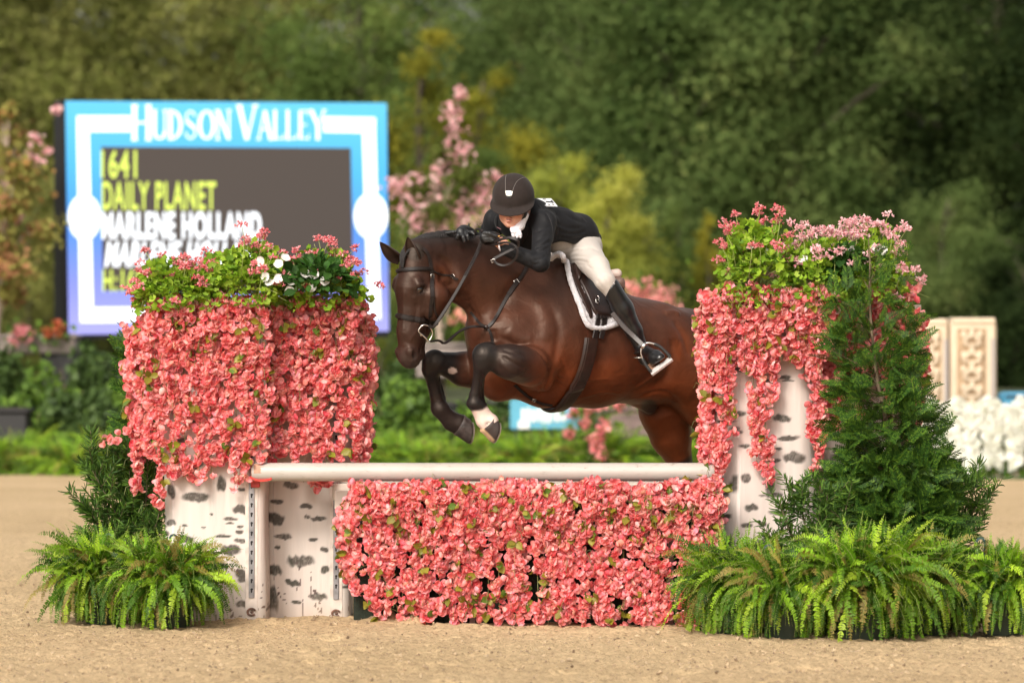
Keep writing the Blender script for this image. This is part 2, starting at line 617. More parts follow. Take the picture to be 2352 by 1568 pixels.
def ground():
    """One sheet: finely raked and trodden near the jump, coarser cells out to the horizon."""
    xs = np.concatenate([np.linspace(-400, -12, 20), np.linspace(-10, -4.2, 20), np.arange(-4, 4.001, .022), np.linspace(4.2, 10, 20), np.linspace(12, 400, 20)])
    ys = np.concatenate([np.linspace(-60, -8, 8), np.arange(-5.2, 2.6, .022), np.geomspace(2.7, 24, 130), np.linspace(26, 600, 14)])
    X, Y = np.meshgrid(xs, ys, indexing='xy')
    near = np.clip((6 - np.abs(X)) / 2, 0, 1) * np.clip((Y + 6.5) / 1.5, 0, 1) * np.clip((26 - Y) / 3, 0, 1)
    Z = (vnoise(X * 1.3 + 40, Y * 1.3 + 90, 1) - .5) * .030 + (vnoise(X * 5 + 9, Y * 5 + 70, 2) - .5) * .016
    Z += (vnoise(X * 16 + 9, Y * 16 + 300, 3) - .5) * .018 + np.clip(vnoise(X * 34, Y * 34 + 500, 4) - .55, 0, 1) * .026
    # hoof prints
    hr = np.random.default_rng(8)
    for _ in range(60):
        hx, hy = hr.uniform(-3.6, 3.6), hr.uniform(-4.6, 2.2)
        d_ = np.sqrt(((X - hx) / .075) ** 2 + ((Y - hy) / .085) ** 2)
        Z += -.028 * np.exp(-d_ ** 4) + .014 * np.exp(-((d_ - 1.35) / .3) ** 2) * vnoise(X * 40, Y * 40, 12)
    # sand kicked up against the feet of the wings and the flower box
    for x0, y0, w_, h_ in ((-.62, -.06, .10, .05), (-.50, -.10, .07, .045), (-.74, -.02, .16, .03), (-1.3, -.2, .4, .03), (.2, -.62, .7, .02), (-.3, -.5, .3, .03)):
        Z += h_ * np.exp(-(((X - x0) / w_) ** 2 + ((Y - y0) / .10) ** 2)) * (.6 + .8 * vnoise(X * 30 + 50, Y * 30 + 80, 6))
    Z = Z * near
    Z -= Z.mean() * near * 0
    nx, ny = len(xs), len(ys)
    V = np.stack([X, Y, Z], -1).reshape(-1, 3)
    i = np.arange(ny - 1)[:, None] * nx + np.arange(nx - 1)[None]
    F = np.stack([i, i + 1, i + nx + 1, i + nx], -1).reshape(-1, 4)
    g = mesh("ground", V, F, SAND, None, True)
    tag(g, "pale sand footing of the riding arena, trodden and crumbly", "sand", kind="structure")
    # loose crumbs of sand lying on top
    rng = np.random.default_rng(21)
    n = 9000
    y = -4.6 + 8.5 * rng.random(n) ** 1.15
    half = (y + CAM_D) * 1250 / FPX
    x = (rng.random(n) * 2 - 1) * half
    xi = np.clip(np.searchsorted(xs, x), 1, nx - 1); yi = np.clip(np.searchsorted(ys, y), 1, ny - 1)
    z = Z[yi, xi]
    tv = np.array([(1, 0, 0), (0, 1, 0), (-1, 0, 0), (0, -1, 0), (0, 0, .95), (0, 0, -.9)], float)
    tf = np.array([(0, 1, 4), (1, 2, 4), (2, 3, 4), (3, 0, 4), (1, 0, 5), (2, 1, 5), (3, 2, 5), (0, 3, 5)])
    s0 = .003 + .009 * rng.random(n) ** 3
    s = s0[:, None] * (.7 + .6 * rng.random((n, 3))) * 1.15
    R_ = rand_rot(n, rng)
    v, f = scatter(tv, tf, R_, np.stack([x, y, z + .001], 1), s)
    cl = mesh("sand_clods", v, f, pm("sand_crumb", rough=.95, island=[(.15, .10, .06), (.40, .29, .18), (.47, .35, .22), (.20, .14, .085), (.44, .33, .21)]), None, False)
    tag(cl, "small loose crumbs of damp sand scattered over the arena", "sand", kind="stuff")


ground()
turf = mesh("turf_mat", [(10, 21.2, .02), (3.9, 21.2, .02), (3.9, 22.9, .024), (10, 22.9, .024), (10, 21.2, 0), (3.9, 21.2, 0), (3.9, 22.9, 0)],
            [(1, 0, 3, 2), (5, 4, 0, 1), (6, 5, 1, 2)], pm("turf_green", (.045, .085, .030), .9, var=.3, scale=30, bump=.6, bscale=150), None, False)
tag(turf, kind="structure")
grass = mesh("ground_cover", [(-200, 24.5, .03), (200, 24.5, .03), (200, 60, .6), (-200, 60, .6), (-200, 200, 2.2), (200, 200, 2.2)],
             [(0, 1, 2, 3), (3, 2, 5, 4)], pm("dark_olive_ground", (.05, .06, .022), .95, var=.5, scale=2), None, False)  # dark olive ground beyond the sand
tag(grass, kind="structure")
# ================================================================== the jump
def birch_material():
    m, nt, b = node_mat("birch_paint")
    a = nt.nodes.new("ShaderNodeAttribute"); a.attribute_name = "Col"
    nt.links.new(a.outputs['Color'], b.inputs['Base Color'])
    b.inputs['Roughness'].default_value = .55
    tc = nt.nodes.new("ShaderNodeTexCoord")
    mp = nt.nodes.new("ShaderNodeMapping"); mp.inputs['Scale'].default_value = (14, 14, 1.6)
    nt.links.new(tc.outputs['Object'], mp.inputs[0])
    n = nt.nodes.new("ShaderNodeTexNoise"); n.inputs['Scale'].default_value = 2.5; n.inputs['Detail'].default_value = 6
    nt.links.new(mp.outputs[0], n.inputs['Vector'])
    bp = nt.nodes.new("ShaderNodeBump"); bp.inputs['Strength'].default_value = .35; bp.inputs['Distance'].default_value = .012
    nt.links.new(n.outputs[0], bp.inputs['Height']); nt.links.new(bp.outputs[0], b.inputs['Normal'])
    return m


BIRCH = birch_material()


def marks_from(lst, ox, oy):
    return [(ox + x * .3646, oy + y * .3646, w * .3646, h * .3646) for x, y, w, h in lst]


ML1 = marks_from([(1063, 512, 80, 26), (1352, 585, 52, 23), (908, 672, 32, 16), (1228, 425, 28, 42), (995, 688, 18, 6), (1115, 700, 15, 5), (1270, 640, 15, 5),
                  (1165, 617, 10, 8), (1345, 692, 20, 9), (1000, 775, 45, 20), (880, 738, 18, 14), (1285, 845, 58, 24), (1360, 1000, 42, 33), (1215, 935, 40, 20),
                  (1355, 462, 25, 9), (910, 470, 25, 40), (1360, 1180, 40, 18), (1060, 300, 50, 20), (1200, 180, 40, 16), (1000, 150, 50, 18), (1090, 40, 60, 20), (1180, -120, 45, 18)], 61.25, 955.5)
ML2 = marks_from([(1575, 535, 40, 14), (1560, 645, 60, 28), (1665, 435, 45, 20), (1760, 567, 38, 14), (1838, 645, 48, 12), (1610, 752, 50, 11), (1805, 778, 28, 10),
                  (1727, 910, 80, 34), (1560, 972, 45, 28), (1680, 1050, 42, 16), (1835, 1135, 55, 20), (1700, 1172, 30, 10), (1580, 825, 18, 10), (1550, 1170, 35, 65),
                  (1875, 840, 25, 14), (1880, 965, 25, 22), (1475, 570, 15, 20), (1490, 710, 12, 14), (1480, 840, 10, 8), (1475, 1010, 22, 15), (1800, 60, 50, 16), (1700, 20, 40, 16), (1740, -80, 50, 18)], 61.25, 955.5)
MR = marks_from([(635, 440, 40, 20), (478, 500, 28, 13), (800, 472, 55, 13), (605, 555, 35, 14), (705, 545, 25, 14), (475, 665, 45, 35), (685, 670, 45, 28), (905, 125, 68, 28),
                 (600, 250, 30, 25), (525, 290, 24, 48), (750, 300, 26, 52), (780, 145, 40, 11), (900, 310, 50, 13), (465, 350, 25, 20), (850, 10, 50, 10), (620, 800, 50, 20), (520, 900, 40, 16),
                 (760, 860, 40, 14)], 1494.5, 1004.5) + \
    [(1531.25 + x * .3672, 502.25 + y * .3672, w * .3672, h * .3672) for x, y, w, h in
     [(445, 1220, 50, 16), (720, 1250, 55, 20), (770, 1370, 55, 13), (440, 1330, 35, 11), (460, 945, 45, 13), (465, 810, 40, 15), (740, 765, 40, 14),
      (570, 1085, 50, 11), (740, 990, 35, 12), (470, 710, 30, 9)]]


def birch_column(name, px0, px1, yf, depth, ztop, marks, label, seed, cat="jump standard", round_=.05):
    """Timber column painted like birch bark; px0..px1 its width in the picture, yf the depth of its front."""
    rng = np.random.default_rng(seed)
    a, b_ = W(px0, 784, yf), W(px1, 784, yf)
    w = b_.x - a.x
    # outline in plan: rounded rectangle, finely divided on the front
    pl = []
    r = round_
    def arc(cx, cy, a0, a1, n):
        return [(cx + r * math.cos(t), cy + r * math.sin(t)) for t in np.linspace(a0, a1, n)]
    fr = [(x, yf) for x in np.arange(a.x + r, b_.x - r, .0065)]
    pl += fr + arc(b_.x - r, yf + r, -math.pi / 2, 0, 12)
    pl += [(b_.x, y) for y in np.arange(yf + r + .01, yf + depth - r, .012)] + arc(b_.x - r, yf + depth - r, 0, math.pi / 2, 6)
    pl += [(x, yf + depth) for x in np.linspace(b_.x - r - .05, a.x + r + .05, 8)] + arc(a.x + r, yf + depth - r, math.pi / 2, math.pi, 6)
    pl += [(a.x, y) for y in np.arange(yf + depth - r - .01, yf + r, -.012)] + arc(a.x + r, yf + r, math.pi, 1.5 * math.pi, 12)
    pl = np.array(pl); n = len(pl)
    zs = np.arange(-.03, ztop, .0065)
    X = np.tile(pl[:, 0], (len(zs), 1)); Y = np.tile(pl[:, 1], (len(zs), 1)); Z = np.tile(zs[:, None], (1, n))
    ccx = (a.x + b_.x) / 2
    wob = 1 + .018 * np.sin(Z * 3.1 + seed) + .008 * np.sin(Z * 9 + seed * 2)
    X = ccx + (X - ccx) * wob
    V = np.stack([X, Y, Z], -1).reshape(-1, 3)
    i = np.arange(len(zs) - 1)[:, None] * n + np.arange(n)[None]
    j = np.arange(len(zs) - 1)[:, None] * n + (np.arange(n) + 1)[None] % n
    F = np.stack([i, j, j + n, i + n], -1).reshape(-1, 4)
    top = [tuple(range((len(zs) - 1) * n, len(zs) * n))]
    # paint
    s = (yf + CAM_D) / FPX
    U = np.where(Y < yf + r * 1.2, X / s + 1176, X / s + 1176)
    Vp = 784 - (Z - CAM_H) / s
    peri = np.tile(np.arange(n), (len(zs), 1)) * 1.0
    base = np.array([.62, .55, .50])
    tone = (vnoise(peri * .05 + seed * 7, Z * 1.2 + 50, seed) - .5)
    streak = (vnoise(peri * .35 + seed, Z * 3 + 80, seed + 1) - .5)
    col = base * (1 + .16 * tone + .10 * streak)[..., None]
    pink = np.clip(vnoise(peri * .04 + 30, Z * 1.7 + 20, seed + 2) * 1.6 - .7, 0, 1)[..., None]
    col = col * (1 - pink * .3) + np.array([.66, .50, .45]) * pink * .3
    front = Y < yf + r + .02
    ragged = (vnoise(X * 52, Z * 12 + 30, seed + 3) - .5) * .9 + (vnoise(X * 120, Z * 20 + 30, seed + 4) - .5) * .25
    fine = vnoise(X * 200, Z * 90 + 9, seed + 5)
    dark = np.zeros_like(X); green = rng.random()
    mk = list(marks)
    for k in range(16 if len(marks) > 5 else 40):
        mk.append((px0 + (px1 - px0) * rng.random(), 700 + 720 * rng.random(), 6 + 12 * rng.random(), 2 + 3.2 * rng.random()))
    for k in range(14):      # the sides and back carry marks too
        t = rng.random(); zz = rng.random() * ztop
        ww, hh = .03 + .05 * rng.random(), .008 + .014 * rng.random()
        cx_ = rng.integers(0, n)
        dd = np.minimum(np.abs(peri - cx_), n - np.abs(peri - cx_)) * .010 / ww
        m_ = np.clip(1.25 - np.sqrt(dd ** 2 + ((Z - zz) / hh) ** 2) + ragged * 1.0, 0, 1) * (~front)
        dark = np.maximum(dark, m_)
    for k, (mx, my, mw, mh) in enumerate(mk):
        dz = Vp - my + ragged * mh * 1.1 + (U - mx) * .0
        q = np.sqrt((np.abs(U - mx) / (mw * 1.05)) ** 2.6 + (np.abs(dz) / (mh * 1.12)) ** 2)
        m_ = np.clip((1.22 - q) * 2.6, 0, 1) * (.86 + .40 * fine) * (.92 + .08 * math.sin(k * 2.3))
        dark = np.maximum(dark, np.clip(m_, 0, 1) * front)
    dk = np.where((vnoise(U * .02 + 5, Vp * .02 + 5, seed + 9) > .5)[..., None], np.array([.050, .046, .030]), np.array([.075, .060, .045]))
    col = col * (1 - dark[..., None] * .97) + dk * .7 * dark[..., None] * .97
    # cracks and flaked paint near the foot
    foot = np.clip(1 - Z / .33, 0, 1)
    crack = (vnoise(peri * .42 + 90, Z * 5 + 10, seed + 11) > (.93 - .10 * foot)) & (vnoise(peri * 1.1, Z * 60, seed + 12) > .35)
    flake = (vnoise(X * 90 + 10, Z * 60 + 20, seed + 13) * vnoise(X * 30, Z * 14 + 60, seed + 14) > (.72 - .14 * foot))
    wear = (crack | flake)[..., None]
    col = np.where(wear & (foot > .02)[..., None], np.array([.10, .062, .055]), col)
    splash = np.clip(foot * 2.2 - 1.4 + .5 * tone, 0, 1)[..., None]
    col = col * (1 - splash * .45) + np.array([.42, .31, .21]) * splash * .45
    o = mesh(name, V, [tuple(q) for q in F] + top, BIRCH, None, True, col.reshape(-1, 3))
    tag(o, label, cat)
    return o


Z_TOP = 1.70
colL1 = birch_column("birch_pillar", 374, 611, 0.0, .42, Z_TOP, ML1, "white birch-painted pillar at the front left of the jump, behind the left ferns", 3)
colL2 = birch_column("birch_pillar", 608, 806, .34, .40, Z_TOP, ML2, "narrow birch-painted pillar set back beside the left end of the flower box", 5)
colR1 = birch_column("birch_pillar", 1646, 1880, .02, .42, Z_TOP, MR, "birch-painted pillar at the right end of the poles, hung with pink garlands", 8, round_=.12)
colR2 = birch_column("birch_pillar", 1878, 2118, .30, .42, Z_TOP, [(1950, 900, 20, 8), (2040, 820, 20, 7), (1930, 1050, 22, 9)], "birch-painted pillar behind the tall evergreen on the right", 9, round_=.12)
for c_ in (colL1, colL2, colR1, colR2): c_['group'] = "birch pillars of the jump wings"

METAL = pm("galvanised", (.30, .29, .30), .45, metal=.75, var=.25, scale=25)
HOLE = pm("slot_dark", (.012, .010, .010), .8)
REDP = pm("red_plastic", (.52, .035, .025), .4, var=.25, scale=30)
WHP = pm("white_paint_cup", (.62, .53, .48), .45, var=.15, scale=20)


def track(pillar, px, py0, py1, yf):
    a, b_ = W(px, py0, yf), W(px, py1, yf)
    e = MB(); e.box((a.x - .015, yf - .010, b_.z), (a.x + .015, yf + .004, a.z), .002)
    o = e.build("pin_track", METAL, pillar)
    h = MB(); z = a.z - .03
    while z > b_.z + .03:
        h.ball((a.x, yf - .0105, z), (.0045, .002, .010), 10, 6)
        h.ball((a.x + .001, yf - .0105, z + .009), (.007, .002, .006), 10, 6)
        z -= .0505
    h.build("slot", HOLE, o)
    e = MB(); e.box((a.x - .034, yf - .003, b_.z - .16), (a.x + .034, yf + .01, a.z + .0), .002)
    o2 = e.build("backing_strip", pm("strip_paint", (.62, .53, .47), .6, var=.25, scale=12, bump=.3, bscale=40), pillar)
    e = MB()
    P = [Vector((a.x + .006 * math.cos(t), yf - .008, b_.z - .075)) + Vector((.016 * math.cos(t), 0, .018 * math.sin(t))) for t in np.linspace(.4, 5.6, 12)]
    e.tube(P, .006, 6); e.ball((a.x + .002, yf - .004, b_.z - .075), (.010, .003, .010), 12, 6)
    e.build("hook", pm("rusty_paint", (.16, .085, .06), .7, var=.6, scale=50), pillar)
    return o


track(colL1, 578, 800, 1372, 0.0)
track(colL2, 772, 800, 1376, .34)


def jump_cup(px, py, yf, m, label, s=1.0):
    c = W(px, py, yf)
    t = MB()
    V = []; F = []
    # curved tray under the pole
    n = 9
    for j, yy in enumerate((-.075, .0)):
        for i in range(n):
            u = i / (n - 1)
            z = .016 * (2 * u - 1) ** 2 * (1.2 if u < .5 else .6)
            for th in (0, -.012):
                V.append((c.x + (-.018 + .10 * u) * s, yf - .012 + yy * s, c.z + z + th))
    for i in range(n - 1):
        a = i * 2; b_ = 2 * n + i * 2
        F += [(a, a + 2, b_ + 2, b_), (a + 1, b_ + 1, b_ + 3, a + 3), (a, a + 1, a + 3, a + 2), (b_, b_ + 2, b_ + 3, b_ + 1)]
    F += [(0, 2 * n, 2 * n + 1, 1), (2 * n - 2, 2 * n - 1, 4 * n - 1, 4 * n - 2)]
    t.add(V, F)
    t.box((c.x - .018 * s, yf - .028, c.z - .040 * s), (c.x + .024 * s, yf - .011, c.z + .03 * s), .004)
    o = t.build("jump_cup", m)
    tag(o, label, "pole cup")
    p = MB(); p.tube([(c.x, yf - .03, c.z + .012), (c.x, yf - .005, c.z + .012)], .005, 8); p.build("pin", METAL, o, True)
    return o


jump_cup(586, 1099, 0.0, REDP, "red plastic cup carrying the left end of the front pole", 1.15)
jump_cup(778, 1116, .34, WHP, "white metal cup under the left end of the rear pole", 1.25)
jump_cup(772, 1196, .34, WHP, "empty white cup low on the set-back birch pillar")

# poles
polem, nt, b = node_mat("pole_paint")
tc = nt.nodes.new("ShaderNodeTexCoord")
n1 = nt.nodes.new("ShaderNodeTexNoise"); n1.inputs['Scale'].default_value = 3; n1.inputs['Detail'].default_value = 5
nt.links.new(tc.outputs['Object'], n1.inputs['Vector'])
c1 = ramp(nt, n1.outputs[0], [(.3, (.40, .36, .32)), (.7, (.47, .43, .39))])
mp = nt.nodes.new("ShaderNodeMapping"); mp.inputs['Scale'].default_value = (3.2, 1.2, 12)
nt.links.new(tc.outputs['Object'], mp.inputs[0])
n2 = nt.nodes.new("ShaderNodeTexNoise"); n2.inputs['Scale'].default_value = 5; n2.inputs['Detail'].default_value = 9; n2.inputs['Roughness'].default_value = .75
nt.links.new(mp.outputs[0], n2.inputs['Vector'])
c2 = ramp(nt, n2.outputs[0], [(.30, (.40, .33, .30)), (.36, (.86, .83, .80)), (.45, (1, 1, 1))])
mx = nt.nodes.new("ShaderNodeMix"); mx.data_type = 'RGBA'; mx.blend_type = 'MULTIPLY'; mx.inputs[0].default_value = 1
nt.links.new(c1, mx.inputs[6]); nt.links.new(c2, mx.inputs[7]); nt.links.new(mx.outputs[2], b.inputs['Base Color'])
b.inputs['Roughness'].default_value = .38
TIP = pm("pole_end_wood", (.44, .25, .17), .7, var=.3, scale=40)


def pole(px0, px1, py, y, r, label):
    a, b_ = W(px0, py, y), W(px1, py, y)
    e = MB()
    xs = [0, .004, .03] + list(np.linspace(.08, (b_ - a).length - .08, 40)) + [(b_ - a).length - .03, (b_ - a).length - .004, (b_ - a).length]
    P = [a.lerp(b_, x / (b_ - a).length) for x in xs]
    rs = [r * .86, r * .93, r * .985] + [r * (1 + .006 * math.sin(i * .8)) for i in range(40)] + [r * .985, r * .93, r * .86]
    e.tube(P, rs, 40)
    o = e.build("jump_pole", polem, None, True)
    tag(o, label, "pole", "white poles of the jump")
    t = MB(); t.tube([a - Vector((.0015, 0, 0)), a + Vector((.002, 0, 0))], r * .85, 32); t.tube([b_ - Vector((.002, 0, 0)), b_ + Vector((.0015, 0, 0))], r * .85, 32)
    t.build("end_grain", TIP, o, True)
    # chipped paint at the tip
    c = MB()
    rr = random.Random(5)
    V = []; F = []
    n = 9
    for i in range(n):
        an = math.pi * (.30 + .38 * i / (n - 1))
        for k, x in enumerate((.012, .03 + .028 * abs(math.sin(i * 1.7)))):
            rad = r * (1.003 if k == 0 else 1.004)
            V.append((a.x + x, a.y - rad * math.sin(an - math.pi / 2 + 1.1), a.z + rad * math.cos(an - math.pi / 2 + 1.1)))
    for i in range(n - 1): F.append((2 * i, 2 * i + 1, 2 * i + 3, 2 * i + 2))
    mesh("bare_wood", V, F, TIP, o, False)
    return o


pole(579, 1640, 1083.5, -.055, .0492, "long white pole across the front of the jump, resting in a red cup")
pole(781, 1668, 1103, .26, .0492, "white pole behind and just below the front pole")

# flower box: dark hedge box with white rails behind the curtain
HEDGE = pm("box_green", (.012, .018, .010), .9, var=.4, scale=30, bump=.8, bscale=80)
bx = empty("flower_box", W(1210, 784, -.2) * 1.0 - Vector((0, 0, CAM_H)), "long low box under the poles, dark green with white rails, covered in pink garlands", "flower box")
e = MB()
x0, x1 = W(812, 784, -.1).x, W(1652, 784, -.25).x
e.box((x0, -.10, -.01), (x1, .16, .66), .01); e.build("box_body", HEDGE, bx)
e = MB()
e.box((W(764, 0, .2).x, .18, .645), (x1 - .02, .225, .735), .004)
e.box((W(768, 0, .1).x, .12, .60), (W(812, 0, .1).x, .17, .70), .004)
e.build("rail", pm("rail_paint", (.66, .58, .50), .5, var=.1, scale=10), bx)
e = MB()
for px in (1040, 1085, 1300, 1540, 1600):
    xx = W(px, 0, -.11).x
    e.box((xx - .015, -.116, .0), (xx + .015, -.103, .66), .002)
e.build("slat", pm("slat_paint", (.50, .43, .40), .6, var=.2, scale=20), bx)

# ------------------------------------------------------------------ silk flower garlands
def petal_template():
    rows = [(0.0, .18, .0), (.30, .78, -.10), (.62, 1.0, -.10), (.86, .72, .02), (1.0, .16, .16)]
    V = []
    for t, w, z in rows:
        for u in (-1, -.4, .4, 1):
            V.append((t, u * w * .5, z - .22 * (1 - u * u) + .02))
    F = [(r * 4 + c, (r + 1) * 4 + c, (r + 1) * 4 + c + 1, r * 4 + c + 1) for r in range(4) for c in range(3)]
    return np.array(V), np.array(F)


PT, PF = petal_template()
leaf_rows = [(0, .06, 0), (.25, .75, .03), (.55, 1, 0), (.82, .6, -.07), (1.0, .04, -.16)]
LT = np.array([(t, u * w * .22, z - .10 * (1 - abs(u))) for t, w, z in leaf_rows for u in (-1, 0, 1)])
LF = np.array([(r * 3 + c, (r + 1) * 3 + c, (r + 1) * 3 + c + 1, r * 3 + c + 1) for r in range(4) for c in range(2)])

PETAL = pm("silk_petals", rough=.6, trans=.34, spec=.25, island=[(.90, .18, .20), (.96, .32, .31), (.97, .42, .39), (.94, .29, .33), (.98, .50, .46), (.92, .35, .44), (.98, .62, .57), (.96, .34, .32), (.80, .08, .12), (.97, .44, .46), (.90, .50, .36), (.86, .13, .16)])
SLEAF = pm("silk_leaves", rough=.5, trans=.3, island=[(.16, .20, .02), (.30, .30, .02), (.24, .19, .02), (.12, .20, .03), (.36, .30, .04)])
VINE = pm("vine", (.20, .22, .08), .7)


def flowers_at(pos, out, rng, size=.032, npet=(3, 5)):
    """Four-petalled silk blossoms at pos, facing along out."""
    n = len(pos)
    P, D, U, S_ = [], [], [], []
    for k in range(4):
        keep = rng.random(n) < (.98 if k < 3 else .75)
        a = k * math.pi / 2 + rng.random(n) * .9
        o = out / np.linalg.norm(out, axis=1)[:, None]
        ref = np.array([.13, .21, .97]); s1 = np.cross(o, ref); s1 /= np.linalg.norm(s1, axis=1)[:, None]; s2 = np.cross(o, s1)
        rad = s1 * np.cos(a)[:, None] + s2 * np.sin(a)[:, None]
        d = rad * (.75 + .3 * rng.random(n))[:, None] + o * (.30 + .6 * rng.random(n))[:, None] + np.array([0, 0, -.42])
        P.append(pos[keep]); D.append(d[keep]); U.append(o[keep]); S_.append((size * (.8 + .5 * rng.random(n)))[keep])
    P = np.concatenate(P); D = np.concatenate(D); U = np.concatenate(U); S_ = np.concatenate(S_)
    R_ = frames(D, U + np.array([0, -.25, .55]), rng.normal(size=len(P)) * .30)
    sc = np.stack([S_, S_ * (.95 + .3 * rng.random(len(P))), S_], 1)
    return scatter(PT, PF, R_, P, sc)


def garland(path, rng, density=78, rad=.062, label="", group="", face=(0, -1, 0), size=.031, taper=True, leafn=3.2):
    """One hanging garland along a path: vine, blossoms and leaves."""
    P = np.array([tuple(p) for p in smooth_path(path, 8)])
    seg = np.linalg.norm(np.diff(P, axis=0), axis=1); cum = np.concatenate([[0], np.cumsum(seg)]); Lg = cum[-1]
    n = max(6, int(density * Lg))
    s = rng.random(n) * Lg
    c = np.stack([np.interp(s, cum, P[:, i]) for i in range(3)], 1)
    f = np.array(face, float); f /= np.linalg.norm(f)
    side = np.cross(f, [0, 0, 1.0])
    t = s / Lg
    rr = rad * (1.0 - (.55 * t ** 2 if taper else 0)) * (.75 + .35 * np.sin(s * 21 + rng.random() * 6))
    a = (rng.random(n) - .5) * 2.7
    rad_ = rr * np.sqrt(rng.random(n)) * 1.0
    outv = f[None] * np.cos(a)[:, None] + side[None] * np.sin(a)[:, None]
    pos = c + outv * rad_[:, None] + rng.normal(size=(n, 3)) * .007
    out = outv + np.array([0, 0, -.25]) + rng.normal(size=(n, 3)) * .45
    v, fc = flowers_at(pos, out, rng, size)
    root = mesh("flower_garland", v, fc, PETAL, None, True)
    tag(root, label, "garland", group)
    m = max(2, int(leafn * Lg))
    s = rng.random(m) * Lg
    c = np.stack([np.interp(s, cum, P[:, i]) for i in range(3)], 1)
    a = (rng.random(m) - .5) * 2.8
    outv = f[None] * np.cos(a)[:, None] + side[None] * np.sin(a)[:, None]
    pos = np.repeat(c + outv * rad * .75, 3, 0)
    d = np.repeat(outv, 3, 0) + rng.normal(size=(3 * m, 3)) * .6 + np.array([0, 0, -.3])
    v, fc = scatter(LT * np.array([1, 1.6, 1]), LF, frames(d, np.repeat(outv, 3, 0), rng.normal(size=3 * m) * .4), pos, .042 + .022 * rng.random(3 * m))
    mesh("leaves", v, fc, SLEAF, root, True)
    e = MB(); e.tube([tuple(p + f * rad * .3 * math.sin(i * .7)) for i, p in enumerate(P[::3])] + [tuple(P[-1])], .0018, 5)
    for k in range(max(2, int(Lg * 5))):
        q = P[rng.integers(2, len(P) - 1)]; dd = rng.normal(size=3) * .03 + f * .05
        e.tube([tuple(q), tuple(q + dd + [0, 0, -.01]), tuple(q + dd * 1.2 + [0, 0, -.05])], .0012, 4)
    e.build("vine", VINE, root, True)
    return root


GR = np.random.default_rng(77)


def hang(px, pytop, pybot, y, bulge=.06, rad=.062, density=78, label="", group="", face=(0, -1, 0), drift=0, size=.031, rim=None):
    a = W(px, pytop, y); b_ = W(px + drift, pybot, y)
    back = Vector(face) * -.10
    P = [a + back + Vector((0, 0, .0)), a + Vector(face) * bulge * .6 + Vector((0, 0, .012)), a + Vector(face) * bulge + Vector((0, 0, -.10)),
         a.lerp(b_, .5) + Vector(face) * bulge * .7 + Vector((GR.normal() * .012, 0, 0)), b_ + Vector(face) * bulge * .4]
    return garland(P, GR, density, rad, label, group, face, size)


GL_L = "coral pink silk flower garland in the curtain hanging over the left wing"
GG_L = "silk garlands hanging over the left wing"
left_bottoms = [(338, 1140), (356, 1065), (378, 1185), (404, 1105), (432, 1110), (458, 1130), (486, 1105), (514, 1075), (540, 1125), (562, 1118), (580, 1040), (598, 1066), (622, 1080),
                (648, 1058), (676, 1085), (702, 1060), (728, 1130), (754, 1125), (782, 1062), (802, 1064), (820, 1068)]
for k, (px, pb) in enumerate(left_bottoms):
    y = -.04 if px < 620 else .16
    if px < 340 or px > 815: y += .06
    hang(px, 708 + 12 * math.sin(k * 1.3) + (30 if px < 365 else 0) - (10 if px > 790 else 0), pb - 14, y, .07, .046, 100 if px < 355 or px > 600 else 74, ("long coral garland near the left edge of the left wing's curtain" if px < 400 else "long coral garland over the front left birch pillar" if px < 610 else "long coral garland over the set-back birch pillar of the left wing"), GG_L, drift=(-26 if px < 345 else -14 if px < 390 else 16 if px > 790 else 0))
# upper layer: short thick garlands over the rim
for k, px in enumerate(range(352, 822, 28)):
    y = -.08 if px < 620 else .10
    hang(px + 8 * math.sin(k * 2.1), 702 + 14 * math.sin(k * 1.9) - (12 if px > 800 else 0) + (18 if px < 350 else 0), 900 + 50 * math.sin(k * 2.7), y, .08, .050, 88, "short thick coral garland just under the geraniums of the left wing, " + ("above the front pillar" if px < 610 else "above the set-back pillar"), GG_L)
for k in range(4):       # round the two ends
    hang(326 + 5 * k, 750 + 20 * k, 1040 + 20 * k, .10 + .06 * k, .06, .05, 80, "coral garland wrapping the left end of the left wing", GG_L, face=(-.7, -.7, 0))
    hang(822 + 2 * k, 730 + 10 * k, 1050, .22 + .08 * k, .06, .045, 80, "coral garland wrapping the right end of the left wing, nearest the horse's head", GG_L, face=(.7, -.7, 0))
g_ = garland([W(330, 975, .05), W(300, 985, 0), W(262, 1004, -.03), W(236, 1018, -.03)], GR, 60, .040,
             "short coral garland reaching out to the left over the feathery shrub", None, (-.3, -.9, 0))

GL_R = "coral pink silk flower garland in the curtain hanging over the right wing"
GG_R = "silk garlands hanging over the right wing"
right_b = [(1630, 1095, 0), (1648, 1120, 0), (1668, 1080, 0), (1684, 850, 0), (1724, 1080, 14), (1738, 1118, 26), (1770, 930, 6), (1808, 830, 0), (1838, 880, 8), (1862, 1010, 4), (1868, 1098, 6),
           (1892, 950, 0), (1915, 990, .0)]
for k, (px, pb, dr) in enumerate(right_b):
    hang(px, 688 + 10 * math.sin(k * 1.7), pb - 12, -.03 + (.12 if px > 1880 else 0), .07, .036, 88, ("long coral garland at the left edge of the right wing, beside the pole ends" if px < 1690 else "coral garland hanging down the middle of the right birch pillar" if px < 1800 else "coral garland between the right birch pillar and the tall evergreen"), GG_R, drift=dr)
for k, px in enumerate(range(1632, 1900, 24)):
    hang(px + 6 * math.sin(k * 2.5), 680 + 14 * math.sin(k * 2.3), 790 + 60 * abs(math.sin(k * 1.4)), -.07, .075, .048, 90, "short thick coral garland just under the geraniums of the right wing", GG_R)
